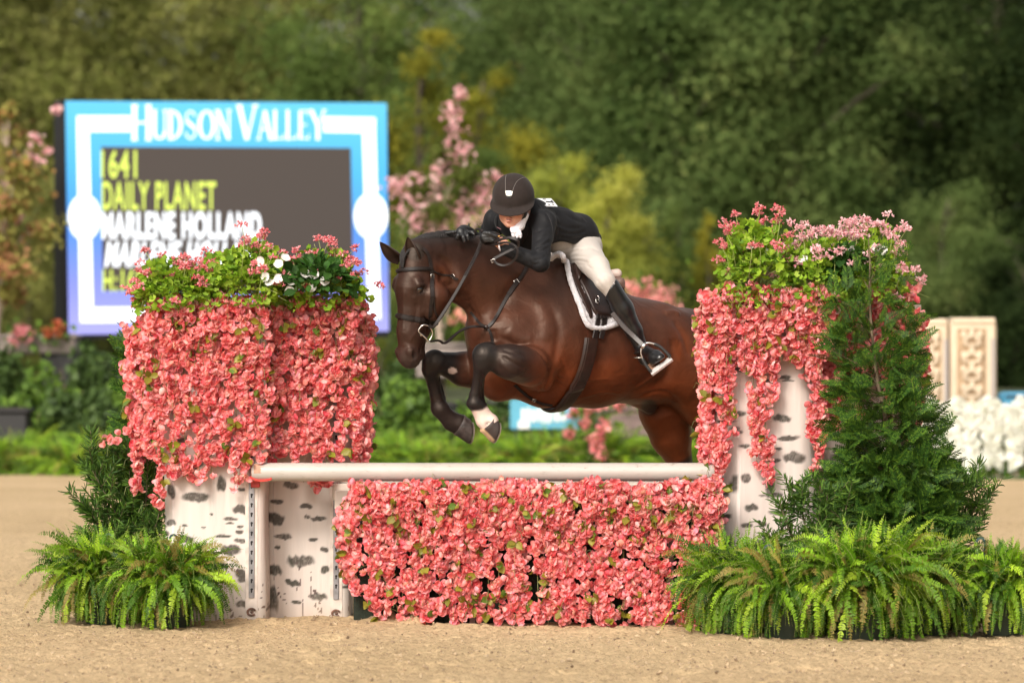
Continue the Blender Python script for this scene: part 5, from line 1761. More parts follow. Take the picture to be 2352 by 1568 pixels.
# blue banner with pale lettering too soft to read
def banner():
    Y = 24.3
    a, b_ = W(1172, 985, Y), W(1335, 917, Y)
    e = MB(); e.box((a.x, Y, a.z), (b_.x, Y + .04, b_.z), .006)
    o = e.build("banner", pm("banner_blue", (.10, .36, .50), .6, var=.12, scale=3))
    tag(o, "small blue banner with blurred white lettering behind the horse's girth", "banner")
    t = MB()
    rr = random.Random(6)
    x = 1197
    while x < 1302:
        w_ = rr.choice((5, 7, 9))
        p, q = W(x, 968 + rr.uniform(-2, 4), Y), W(x + w_, 938 + rr.uniform(-3, 3), Y)
        t.box((p.x, Y - .006, p.z), (q.x, Y + .001, q.z)); x += w_ + 4
    p, q = W(1190, 984, Y), W(1216, 966, Y); t.box((p.x, Y - .008, p.z), (q.x, Y + .001, q.z))
    t.build("lettering", pm("banner_white", (.75, .78, .74), .6), o)
    g = MB(); g.box((a.x + .05, Y + .01, 0), (a.x + .09, Y + .035, a.z)); g.box((b_.x - .09, Y + .01, 0), (b_.x - .05, Y + .035, a.z)); g.build("post", BLK, o)
banner()

# ------------------------------------------------------------------ second jump on the right: carved cream pillars and white flowers
CREAM = pm("carved_stone", (.60, .49, .36), .7, var=.10, scale=4, bump=.3, bscale=20)
CREAMD = pm("recess_shade_cream", (.36, .25, .15), .8, var=.3, scale=7)
def carved(px0, px1, py0, py1, Y, label, seed):
    rng = random.Random(seed)
    a, b_ = W(px0, py1, Y), W(px1, py0, Y)
    e = MB(); e.box((a.x, Y, 0), (b_.x, Y + .42, b_.z), .03)
    o = e.build("carved_pillar", CREAM); tag(o, label, "pillar", "carved cream pillars of the far jump")
    r = MB(); r.box((a.x + .015, Y - .02, b_.z - .035), (b_.x - .015, Y + .44, b_.z + .03), .01); r.build("cap", CREAM, o)
    w_ = b_.x - a.x
    c = MB(); c.box((a.x + w_ * .14, Y - .004, .35), (b_.x - w_ * .22, Y + .003, b_.z - .09)); c.build("painted_recess", CREAMD, o)  # flat panel; recess shade is put into its darker cream
    # scrolls and leaves in relief
    g = MB(); zc = b_.z - .15; cx_ = a.x + w_ * .46
    while zc > .45:
        for sg in (-1, 1):
            P = [Vector((cx_ + sg * w_ * (.04 + .20 * t) * math.cos(t * 5), Y - .022, zc - .11 * t + .03 * math.sin(t * 6))) for t in np.linspace(.1, 1, 10)]
            g.tube(P, [.030 * (1 - .5 * i / 10) for i in range(10)], 7)
            g.ball((cx_ + sg * w_ * .17, Y - .02, zc - .03 + rng.uniform(-.02, .02)), (.038, .03, .05), 8, 6)
        g.ball((cx_, Y - .025, zc), (.035, .03, .055), 8, 6)
        zc -= .19
    g.build("relief", CREAM, o, True)
    t = MB(); xx = b_.x - w_ * .08; t.box((xx - .022, Y - .012, .4), (xx + .022, Y + .002, b_.z - .2)); t.build("pin_track", pm("track_grey", (.34, .30, .28), .5), o)
    return o
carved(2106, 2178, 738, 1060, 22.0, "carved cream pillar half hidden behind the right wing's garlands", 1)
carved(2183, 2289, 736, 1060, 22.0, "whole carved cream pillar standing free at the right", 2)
WF = [(.88, .88, .80), (.92, .92, .88), (.84, .86, .74), (.93, .93, .90)]
def white_box(px0, px1, label, seed):
    Y = 21.45
    a, b_ = W(px0, 1066, Y), W(px1, 948, Y)
    e = MB(); e.box((a.x, Y, .02), (b_.x, Y + .3, b_.z), .01)
    o = e.build("flower_box", pm("box_cream", (.50, .42, .30), .7, var=.2, scale=4)); tag(o, label, "flower box", "white flower boxes of the far jump")
    rng = np.random.default_rng(seed)
    P = []
    n = 1300
    u = rng.random(n); v_ = rng.random(n)
    keep = (v_ < .40) | ((np.sin(u * 24 + seed) > -.35) & (rng.random(n) < .8))
    x = a.x - .05 + (b_.x - a.x + .1) * u; z = b_.z + .10 + .05 * np.sin(u * 15) - v_ * (b_.z - .02)
    P = np.stack([x, Y - .06 - .05 * rng.random(n), np.maximum(z, .06)], 1)[keep]
    T = np.array([(-.5, -.35, 0), (0, -.5, .06), (.5, -.2, -.05), (.45, .35, .0), (-.05, .5, -.06), (-.5, .25, .05)])
    F = np.array([(0, 1, 5), (1, 4, 5), (1, 2, 4), (2, 3, 4)])
    v, f = scatter(T, F, frames(rng.normal(size=P.shape), rng.normal(size=P.shape) + [0, -1, 0]), P, .105 * (.6 + .6 * rng.random(len(P))))
    mesh("white_blossoms", v, f, pm("white_far_petal", rough=.7, trans=.3, island=WF), o, False)
    P = np.stack([a.x + (b_.x - a.x) * rng.random(420), Y - .03 - .02 * rng.random(420), .04 + (b_.z) * rng.random(420)], 1)
    v, f = scatter(T, F, frames(rng.normal(size=P.shape), rng.normal(size=P.shape)), P, .07)
    mesh("leaves", v, f, bpy.data.materials["leaves_shrub_bright"], o, False)
white_box(2128, 2262, "left box of white flowers before the carved pillars", 3)
white_box(2266, 2420, "right box of white flowers running out of the picture", 4)
e = MB(); p_ = W(2305, 912, 26); q_ = W(2380, 901, 26); e.box((p_.x, 26, .0), (q_.x, 26.6, q_.z), .04)
o = e.build("barrier", pm("barrier_blue", (.06, .26, .42), .6)); tag(o, "blue barrier glimpsed above the white flowers at the right edge", "barrier")
e = MB(); e.box((p_.x + .02, 25.985, q_.z - .06), (q_.x - .02, 26.0, q_.z - .03)); e.build("panel_seam", BLK, o)
# ================================================================== the horse
HYAW = math.radians(33)
HF = np.array([-math.cos(HYAW), -math.sin(HYAW), 0.0])      # forward
HL = np.array([math.sin(HYAW), -math.cos(HYAW), 0.0])       # its left side, towards the camera
UP = np.array([0, 0, 1.0])


def yc(cx):
    return 0.25 + (cx - 620) * 0.00066


def B(cx, cy, off=0.0, lat=0.0):
    """Point on the horse: picture place (cx, cy), on the middle plane, off metres nearer (-) or farther (+)."""
    return C(cx, cy, yc(cx) + off)


HEADYAW = math.radians(45)
HN = np.array([-math.cos(HEADYAW), -math.sin(HEADYAW), 0.0])
HS = np.array([math.sin(HEADYAW), -math.cos(HEADYAW), 0.0])
HA = np.array([-0.045, 0.0, -1.0]); HA /= np.linalg.norm(HA)
HN = HN - HA * (HN @ HA); HN /= np.linalg.norm(HN)
HO = np.array(C(247, 450, -0.02))


def H(t, n, s=0.0):
    """Point of the head: t mm down from the poll, n mm towards the face, s mm to its left side."""
    return HO + (HA * t + HN * n + HS * s) * 0.001


FOLDS = [  # picture line, width mm, height mm
    ([(810, 560), (745, 655), (695, 745), (655, 820)], 26, -9),
    ([(455, 665), (520, 745), (590, 825)], 18, -7),
    ([(500, 640), (560, 700), (610, 790)], 22, 5),
    ([(530, 690), (560, 740), (585, 800)], 7, -4), ([(555, 680), (585, 730), (605, 790)], 7, -3.5), ([(512, 700), (535, 745), (560, 790)], 7, -4),
    ([(360, 470), (420, 520), (450, 590), (445, 650)], 20, -10),
    ([(400, 560), (380, 610), (440, 640)], 16, -5),
    ([(480, 430), (620, 470), (760, 520)], 40, -6),
    ([(830, 945), (890, 970), (935, 1020), (962, 1080)], 14, -10),
    ([(965, 1060), (955, 1120), (925, 1180), (890, 1200)], 14, -9),
    ([(962, 740), (1000, 850), (992, 960), (975, 1050)], 26, -8),
    ([(900, 700), (930, 820), (930, 930)], 34, 6),
    ([(730, 860), (790, 900), (870, 915)], 30, 6),
    ([(700, 900), (780, 940), (850, 935)], 12, -5),
    ([(655, 860), (665, 925)], 18, -9),
    ([(700, 1000), (770, 1040), (850, 1080)], 11, -6), ([(700, 965), (770, 985), (830, 1000)], 12, -4),
    ([(690, 1030), (750, 1080), (830, 1120)], 14, 4),
    ([(600, 1060), (592, 1150), (588, 1215)], 7, -4),
    ([(330, 1080), (350, 1180), (372, 1240)], 8, -3), ([(380, 1100), (392, 1190)], 8, -4),
    ([(1480, 1180), (1555, 1120), (1600, 1010), (1590, 900)], 32, -11),
    ([(1555, 780), (1600, 770), (1640, 785)], 18, 8), ([(1600, 810), (1660, 900), (1690, 1010)], 24, -8),
    ([(1425, 1215), (1500, 1192), (1575, 1195), (1645, 1255)], 13, -6),
    ([(1400, 1170), (1480, 1120), (1540, 1060)], 9, 3),
    ([(1050, 1180), (1150, 1130), (1280, 1120)], 10, 3), ([(1120, 1220), (1240, 1190), (1330, 1200)], 9, 2.5),
    ([(1010, 1000), (1040, 1080), (1060, 1150)], 12, -3), ([(985, 1100), (1030, 1130)], 8, -2.5), ([(980, 1130), (1020, 1160)], 8, -2.5),
    ([(1280, 900), (1330, 1000), (1340, 1100)], 30, -3), ([(1360, 900), (1400, 1000), (1400, 1100)], 30, -3),
    ([(300, 700), (288, 790), (280, 850)], 10, 4), ([(262, 720), (246, 830)], 13, -3),
    ([(352, 640), (345, 740), (330, 820)], 12, -4),
    ([(190, 640), (188, 760), (185, 900)], 9, 3), ([(160, 640), (165, 760)], 14, -2),
    ([(215, 930), (250, 880), (305, 850)], 6, 2.5), ([(285, 925), (276, 960), (272, 990)], 7, -4),
    ([(185, 950), (200, 940), (225, 950)], 8, 3), ([(245, 985), (225, 1025)], 7, -3),
    ([(250, 630), (280, 622), (310, 640)], 9, 4), ([(230, 650), (240, 690)], 10, -3),
]


def build_horse():
    S = Solid(0.008, 0.07)
    q = dict(side=HL)
    # trunk
    S.cone(B(730, 880), B(960, 895), .205, .345, q=.80, k=.05, **q)
    S.cone(B(960, 895), B(1200, 945), .345, .318, q=.84, k=.05, **q)
    S.cone(B(940, 1150), B(1180, 1155), .11, .11, k=.08)
    S.cone(B(1200, 945), B(1430, 978), .318, .280, q=.92, k=.05, **q)
    S.cone(B(1430, 978), B(1660, 1010), .280, .262, q=1.0, k=.06, **q)
    S.cone(B(1660, 1010), B(1790, 1060), .262, .235, q=1.0, k=.06, **q)
    S.cone(B(900, 585), B(1100, 650), .07, .06, k=.10)                       # withers
    S.cone(B(640, 880), B(650, 1080), .13, .105, q=1.15, k=.06, **q)          # breast
    S.cone(B(655, 1090), B(680, 1150), .10, .085, k=.05)                      # brisket
    S.cone(B(700, 1120), B(900, 1150), .09, .10, k=.08)
    # neck
    S.cone(B(880, 700), B(650, 604), .25, .205, q=.58, k=.09, **q)
    S.cone(B(650, 604), B(470, 540), .205, .165, q=.50, k=.06, **q)
    S.cone(B(470, 540), C(350, 500, .04), .165, .125, q=.56, k=.06, **q)
    S.cone(B(600, 425), B(880, 530), .035, .045, k=.08)                        # crest
    # near shoulder, point of shoulder and upper arm
    ns = -.17
    S.cone(B(880, 660, -.02), B(765, 870, -.08), .10, .13, k=.10)
    S.cone(B(765, 870, -.08), B(880, 1050, -.19), .125, .125, k=.06)
    S.cone(B(1000, 740, -.12), B(930, 950, -.15), .10, .12, k=.09)
    S.cone(B(875, 1070, -.23), B(912, 1128, -.22), .105, .062, k=.018)          # elbow
    # near foreleg
    K = C(622, 1002, -.07)
    S.cone(B(845, 1052, -.27), C(740, 1030, -.05), .112, .092, k=.018)
    S.cone(C(740, 1030, -.03), K, .092, .062, k=.02)
    S.ell(C(612, 1000, -.08), (.068, .06, .072), k=.02)
    S.cone(C(640, 958, -.08), C(604, 1050, -.08), .030, .044, k=.02)
    S.cone(C(597, 1050, -.07), C(577, 1132, -.04), .046, .027, k=.012)
    S.cone(C(577, 1132, -.04), C(563, 1200, -.02), .027, .030, k=.012)
    S.cone(C(563, 1200, -.02), C(560, 1240, -.01), .030, .040, k=.012)
    S.cone(C(606, 1070, -.04), C(592, 1190, .01), .014, .016, k=.012)         # tendon
    S.cone(C(592, 1190, .01), C(592, 1246, .02), .016, .026, k=.012)
    S.ell(C(560, 1250, -.01), (.046, .046, .036), k=.012)
    S.cone(C(577, 1262, 0), C(614, 1334, .025), .044, .048, k=.012)
    S.cone(C(614, 1334, .025), C(634, 1350, .03), .050, .055, k=.012)
    # far foreleg
    y2 = .30
    S.cone(C(640, 1080, .42), C(500, 1068, y2 + .05), .125, .092, k=.03)
    S.cone(C(500, 1068, y2 + .05), C(370, 1032, y2 - .06), .092, .056, k=.02)
    S.ell(C(344, 1034, y2 - .07), (.064, .058, .068), k=.02)
    S.cone(C(352, 1000, y2 - .08), C(326, 1078, y2 - .07), .030, .042, k=.02)
    S.cone(C(328, 1076, y2 - .06), C(342, 1145, y2 - .03), .046, .032, k=.012)
    S.cone(C(342, 1145, y2 - .03), C(368, 1256, y2), .032, .038, k=.012)
    S.cone(C(356, 1090, y2 - .03), C(392, 1230, y2 + .02), .017, .020, k=.012)
    S.ell(C(378, 1276, y2), (.052, .05, .048), k=.015)
    S.cone(C(386, 1288, y2), C(440, 1344, y2 + .03), .045, .050, k=.012)
    S.cone(C(440, 1344, y2 + .03), C(474, 1358, y2 + .035), .052, .058, k=.012)
    # near hind leg
    S.cone(B(1690, 1040, -.10), B(1760, 1210, -.13), .215, .16, q=.8, k=.05, **q)
    S.cone(B(1760, 1210, -.13), B(1835, 1400, -.10), .16, .095, k=.05)
    S.cone(B(1835, 1400, -.10), B(1925, 1560, -.08), .09, .052, k=.03)
    S.ell(B(1930, 1570, -.08), (.06, .05, .06), k=.02)
    S.cone(B(1930, 1580, -.08), B(2000, 1790, -.06), .042, .034, k=.015)
    S.ell(B(2004, 1800, -.06), (.046, .045, .046), k=.015)
    S.cone(B(2004, 1805, -.06), B(2060, 1880, -.05), .036, .048, k=.012)
    # far hind leg
    S.cone(B(1560, 1130, .16), B(1565, 1290, .16), .17, .15, q=.8, k=.05, **q)
    S.cone(B(1565, 1290, .16), B(1590, 1420, .17), .15, .115, k=.04)
    S.cone(B(1590, 1420, .17), B(1655, 1600, .18), .112, .058, k=.03)
    S.ell(B(1660, 1620, .18), (.06, .05, .06), k=.02)
    S.cone(B(1665, 1630, .18), B(1745, 1840, .18), .042, .034, k=.015)
    S.ell(B(1750, 1850, .18), (.046, .045, .046), k=.015)
    S.cone(B(1750, 1855, .18), B(1810, 1930, .18), .036, .048, k=.012)
    # belly fold and sheath
    S.cone(B(1430, 1215, .02), B(1478, 1268, .02), .065, .040, k=.03)
    S.cone(B(1500, 1120, -.16), B(1650, 1130, -.17), .07, .12, k=.10)
    # hip point
    S.cone(B(1560, 800, -.12), B(1640, 850, -.15), .05, .06, k=.08)
    # head
    hs = dict(side=HS)
    S.cone(H(20, -22), H(200, -8), .092, .106, q=.92, k=.03, **hs)
    S.cone(H(200, -8), H(430, 4), .104, .076, q=.80, k=.03, **hs)
    S.cone(H(430, 4), H(565, 2), .076, .064, q=.86, k=.03, **hs)
    S.cone(H(200, -110), H(225, -140), .110, .104, q=.60, k=.012, **hs)
    S.cone(H(215, -152), H(275, -152), .098, .090, q=.62, k=.012, **hs)
    S.cone(C(356, 690, -.03), C(336, 758, -.03), .086, .062, q=.7, k=.012, **hs)
    S.cone(H(275, -145), H(390, -74), .086, .064, q=.62, k=.02, **hs)
    S.cone(H(390, -72), H(500, -42), .060, .044, q=.66, k=.03, **hs)
    S.ell(H(554, 2), (.054, .066, .060), np.stack([HA, HN, HS], 1), k=.02)     # muzzle
    S.ell(H(548, -60), (.036, .032, .040), np.stack([HA, HN, HS], 1), k=.008)  # lower lip
    S.cone(H(450, -50), H(530, -60), .036, .028, k=.02)
    for s in (-1, 1):
        S.cone(H(160, 50, 80 * s), H(190, 46, 88 * s), .018, .022, k=.035)     # brow
        S.cone(H(240, 14, 80 * s), H(380, 12, 62 * s), .010, .007, k=.03)      # cheek ridge
        S.ell(H(205, 36, 94 * s), (.017, .024, .012), np.stack([HA, HN, HS], 1), k=.008, sub=True)
        S.cone(H(536, 42, 42 * s), H(574, 24, 48 * s), .026, .020, k=.012)     # nostril wings
        S.cone(H(538, 36, 68 * s), H(570, 24, 70 * s), .010, .015, k=.008, sub=True)
        S.cone(H(90, -60, 72 * s), H(170, -80, 68 * s), .02, .03, k=.03)
    # mouth line between the lips
    S.ell(H(550, -42), (.060, .004, .09), np.stack([HA, HN, HS], 1), k=.006, sub=True)
    # throat
    S.cone(H(110, -110), C(450, 590, .10), .055, .08, k=.04)
    v, f = S.mesh(2)

    v = press(v, f, [(a_, b_, c_ * 1.35) for a_, b_, c_ in FOLDS])

    # ears: cupped leaves, part of the same body mesh
    def ear(base, tip, wide, face, bend):
        base, tip, face = Vector(base), Vector(tip), Vector(face).normalized()
        ax = (tip - base); sd_ = ax.cross(face).normalized(); face = sd_.cross(ax).normalized()
        V = []; Fq = []
        NU, NV = 14, 14
        for lay in (0, 1):
            for j in range(NV + 1):
                t = j / NV
                w_ = wide * (0.62 + 0.75 * t - 0.2 * t * t) * math.sqrt(max(0, 1 - t ** 2.6)) if t > 0 else wide * .6
                w_ = wide * (math.sin(math.pi * (0.22 + 0.78 * t)) ** 0.75) if t < 1 else 0.001
                for i in range(NU + 1):
                    a = (i / NU - 0.5) * math.radians(235 - 60 * t)
                    rr = w_ * (1 - (0.14 if lay else 0))
                    p = base + ax * t + sd_ * (math.sin(a) * rr) - face * (math.cos(a) * rr * 0.9) + face * rr * .3 \
                        + face * bend * math.sin(math.pi * t) + face * bend * .8 * t * t
                    V.append(p)
        n1 = (NU + 1) * (NV + 1)
        for lay in (0, 1):
            for j in range(NV):
                for i in range(NU):
                    a = lay * n1 + j * (NU + 1) + i
                    qd = (a, a + 1, a + NU + 2, a + NU + 1)
                    Fq.append(qd if not lay else tuple(reversed(qd)))
        for j in range(NV):
            for i in (0, NU):
                a = j * (NU + 1) + i; b = a + NU + 1
                Fq.append((a, b, b + n1, a + n1) if i == 0 else (b, a, a + n1, b + n1))
        return np.array([tuple(p) for p in V]), np.array(Fq)
    e1 = ear(C(259, 490, -.075), C(212, 372, -.10), .038, (-.55, -.8, .1), .012)
    e2 = ear(C(176, 500, .03), C(64, 394, -.02), .036, (-.25, -.95, -.45), .018)
    nbody = len(v)
    v, f = join([(v, f), e1, e2])

    # coat colours: bay with black points
    cxx = ((v[:, 0] * FPX / (v[:, 1] + CAM_D)) + 1176 - 845.25) / .4375
    cyy = (784 - (v[:, 2] - CAM_H) * FPX / (v[:, 1] + CAM_D) - 379.75) / .4375
    nz = n3(v, 9.0, 3); nz2 = n3(v, 26.0, 5)
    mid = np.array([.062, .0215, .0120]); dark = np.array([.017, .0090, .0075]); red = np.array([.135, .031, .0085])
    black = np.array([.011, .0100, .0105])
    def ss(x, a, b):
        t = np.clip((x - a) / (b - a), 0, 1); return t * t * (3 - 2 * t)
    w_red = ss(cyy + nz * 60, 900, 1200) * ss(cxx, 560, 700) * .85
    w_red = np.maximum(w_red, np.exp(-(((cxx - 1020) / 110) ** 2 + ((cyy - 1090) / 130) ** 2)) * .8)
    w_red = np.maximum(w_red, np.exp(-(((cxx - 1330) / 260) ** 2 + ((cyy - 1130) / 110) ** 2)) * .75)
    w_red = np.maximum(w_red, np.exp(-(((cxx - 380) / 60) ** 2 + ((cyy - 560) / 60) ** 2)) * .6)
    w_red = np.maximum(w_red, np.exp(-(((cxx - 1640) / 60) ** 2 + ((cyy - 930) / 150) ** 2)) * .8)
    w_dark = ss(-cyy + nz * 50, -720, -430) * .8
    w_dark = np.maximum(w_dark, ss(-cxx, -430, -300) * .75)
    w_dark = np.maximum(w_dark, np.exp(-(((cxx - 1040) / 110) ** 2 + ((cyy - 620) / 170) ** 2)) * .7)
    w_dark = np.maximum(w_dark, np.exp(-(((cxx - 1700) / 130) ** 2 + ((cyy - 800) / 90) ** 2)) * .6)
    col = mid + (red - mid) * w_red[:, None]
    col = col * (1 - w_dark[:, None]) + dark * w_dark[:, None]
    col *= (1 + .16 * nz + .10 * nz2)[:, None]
    # dark band of hair roots along the crest
    cr = np.array([tuple(p) for p in smooth_path([C(262, 420, .0), C(345, 380, .05), C(455, 362, .11), C(540, 372, .16), C(640, 400, .24), C(760, 440, .33), C(900, 500, .42)], 12)])
    dc = np.min(np.linalg.norm(v[:, None, :] - cr[None], axis=2), axis=1) if False else np.min(np.stack([np.linalg.norm(v - c_, axis=1) for c_ in cr]), axis=0)
    wc = ss(-dc + nz2 * .006, -.095, -.045)[:, None]
    col = col * (1 - wc * .85) + np.array([.018, .013, .012]) * wc * .85
    # legs
    def paint(c, w_, cc):
        return c * (1 - w_[:, None]) + np.array(cc) * w_[:, None]
    near = v[:, 1] < .20
    def segd(p, a, b):
        ab = np.array(b) - np.array(a); t = np.clip(((p - np.array(a)) @ ab) / (ab @ ab), 0, 1)
        return np.linalg.norm(p - np.array(a) - t[:, None] * ab, axis=1), t
    d, t = segd(v, C(850, 1052, -.1), C(622, 1002, -.07))
    w_ = (d < .17) * ss(-cxx + nz * 30, -930, -800) * ss(-v[:, 1], -.12, .0)
    col = paint(col, w_ * .88, [.016, .012, .0115])
    d, t = segd(v, C(600, 1010, -.07), C(575, 1250, 0)); col = paint(col, ss(-d, -.11, -.085), black)
    d, t = segd(v, C(520, 1065, .33), C(340, 1030, .23)); col = paint(col, (d < .14) * ss(-cxx + nz * 25, -545, -440), black)
    d, t = segd(v, C(335, 1040, .24), C(378, 1280, .3)); col = paint(col, ss(-d, -.11, -.09), black)
    d, t = segd(v, C(378, 1280, .3), C(480, 1380, .34)); col = paint(col, ss(-d, -.10, -.08), [.018, .012, .011])
    d, t = segd(v, C(568, 1262, 0), C(640, 1370, .04))
    sock = ss(-d, -.09, -.07) * ss(cyy - .32 * (600 - cxx) + nz2 * 14, 1268, 1282)
    col = paint(col, sock, [.72, .56, .49])
    d, t = segd(v, C(628, 1352, .03), C(640, 1340, .0)); 
    sp = np.exp(-(((cxx - 632) / 16) ** 2 + ((cyy - 1356) / 12) ** 2)) * (v[:, 1] < .06) * (nz2 > -.4)
    col = paint(col, np.clip(sp * 1.3, 0, .9), [.05, .045, .05])
    # chestnut on the far forearm
    cs = ((cxx - 443) / 25) ** 2 + ((cyy - 1078) / 18) ** 2
    far = (v[:, 1] > .12) & (v[:, 1] < .5)
    col = paint(col, (1 - ss(cs, .75, 1.1)) * far, [.40, .30, .26])
    # hind legs black from the hock down
    for a_, b_ in (((1850, 1430, -.1), (2060, 1880, -.05)), ((1655, 1590, .18), (1810, 1930, .18))):
        d, t = segd(v, B(*a_), B(*b_)); col = paint(col, ss(-d, -.12, -.09), black)
    # sheath, muzzle, eye rims, and the near ear's dark hollow painted onto the head
    cs = ((cxx - 1475) / 45) ** 2 + ((cyy - 1270) / 42) ** 2
    col = paint(col, np.clip(1.4 - cs, 0, .85) * (cxx > 1400) * (cyy > 1228), [.022, .018, .018])
    col = paint(col, ss(cyy, 930, 1040) * (cxx < 300) * (v[:, 1] < .1) * .75, [.030, .021, .019])
    for s in (-1, 1):
        d = np.linalg.norm(v - H(205, 40, 88 * s), axis=1); col = paint(col, ss(-d, -.05, -.02) * .8, [.018, .012, .011])
        d = np.linalg.norm(v - H(555, 30, 66 * s), axis=1); col = paint(col, ss(-d, -.025, -.010) * .9, [.014, .009, .009])
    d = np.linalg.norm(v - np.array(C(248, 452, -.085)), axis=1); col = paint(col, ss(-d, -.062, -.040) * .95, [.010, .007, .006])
    col = paint(col, (np.arange(len(v)) >= nbody) * (0.75), [.030, .018, .014])
    col = np.clip(col, .004, 1)

    m, nt, b = node_mat("horse_coat")
    L = nt.links.new
    a = nt.nodes.new("ShaderNodeAttribute"); a.attribute_name = "Col"
    tc = nt.nodes.new("ShaderNodeTexCoord")
    n1 = nt.nodes.new("ShaderNodeTexNoise"); n1.inputs['Scale'].default_value = 7; n1.inputs['Detail'].default_value = 8
    n1.inputs['Roughness'].default_value = .65
    L(tc.outputs['Object'], n1.inputs['Vector'])
    mr = nt.nodes.new("ShaderNodeMapRange")
    mr.inputs['From Min'].default_value = .3; mr.inputs['From Max'].default_value = .7
    mr.inputs['To Min'].default_value = .72; mr.inputs['To Max'].default_value = 1.3
    L(n1.outputs[0], mr.inputs['Value'])
    vm = nt.nodes.new("ShaderNodeVectorMath"); vm.operation = 'SCALE'
    L(a.outputs['Color'], vm.inputs[0]); L(mr.outputs[0], vm.inputs['Scale'])
    L(vm.outputs[0], b.inputs['Base Color'])
    b.inputs['Roughness'].default_value = .46
    b.inputs['Specular IOR Level'].default_value = .34
    b.inputs['Specular Tint'].default_value = (1.0, .80, .66, 1)
    b.inputs['Coat Weight'].default_value = .04
    b.inputs['Coat Roughness'].default_value = .35
    # soft muscle relief, fine veins and hair
    mp = nt.nodes.new("ShaderNodeMapping"); mp.inputs['Scale'].default_value = (1, 1, 1)
    mp.inputs['Rotation'].default_value = (0, .5, 0)
    L(tc.outputs['Object'], mp.inputs[0])
    n2 = nt.nodes.new("ShaderNodeTexNoise"); n2.inputs['Scale'].default_value = 5.0; n2.inputs['Detail'].default_value = 1.5
    L(mp.outputs[0], n2.inputs['Vector'])
    bp = nt.nodes.new("ShaderNodeBump"); bp.inputs['Strength'].default_value = .35; bp.inputs['Distance'].default_value = .05
    L(n2.outputs[0], bp.inputs['Height'])
    n6 = nt.nodes.new("ShaderNodeTexNoise"); n6.inputs['Scale'].default_value = 16; n6.inputs['Detail'].default_value = 2; n6.inputs['Distortion'].default_value = 1.2
    L(mp.outputs[0], n6.inputs['Vector'])
    bp3 = nt.nodes.new("ShaderNodeBump"); bp3.inputs['Strength'].default_value = .30; bp3.inputs['Distance'].default_value = .012
    L(n6.outputs[0], bp3.inputs['Height']); L(bp.outputs[0], bp3.inputs['Normal'])
    n4 = nt.nodes.new("ShaderNodeTexNoise"); n4.inputs['Scale'].default_value = 160; n4.inputs['Detail'].default_value = 2
    L(tc.outputs['Object'], n4.inputs['Vector'])
    bp2 = nt.nodes.new("ShaderNodeBump"); bp2.inputs['Strength'].default_value = .2; bp2.inputs['Distance'].default_value = .002
    L(n4.outputs[0], bp2.inputs['Height']); L(bp3.outputs[0], bp2.inputs['Normal'])
    L(bp2.outputs[0], b.inputs['Normal'])

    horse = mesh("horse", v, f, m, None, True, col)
    tag(horse, "dark bay horse jumping over the white poles with folded black forelegs and one white sock", "horse")
    return horse, v, f


horse, HV, HFc = build_horse()
HBVH = BVHTree.FromPolygons([tuple(p) for p in HV], [tuple(int(i) for i in q) for q in HFc])
CAMP = Vector((0, -CAM_D, CAM_H))


def surf(cx, cy, lift=0.0):
    """Where the line of sight through (cx, cy) meets the horse: the point, lifted, and the outward normal."""
    d = (C(cx, cy, 0) - CAMP).normalized()
    p, n, i, dist = HBVH.ray_cast(CAMP, d)
    if p is None:
        p, n, i, dist = HBVH.find_nearest(B(cx, cy))
    if n.dot(d) > 0: n = -n
    return p + n * lift, n


def around(center, axis, u, w, lift=0.003, n=48, a0=0.0, a1=2 * math.pi):
    """Points and normals of a strap lying on the horse in the plane through center with the given axis."""
    center, axis = Vector(center), Vector(axis).normalized()
    u = Vector(u); u = (u - axis * u.dot(axis)).normalized(); w_ = axis.cross(u)
    P, N = [], []
    full = abs(a1 - a0 - 2 * math.pi) < 1e-6
    for k in range(n if full else n + 1):
        a = a0 + (a1 - a0) * k / n
        d = u * math.cos(a) + w_ * math.sin(a)
        p, nn, i, dist = HBVH.ray_cast(center + d * w, -d)
        if p is None: continue
        if nn.dot(d) < 0: nn = -nn
        P.append(p + nn * lift); N.append(nn)
    return P, N


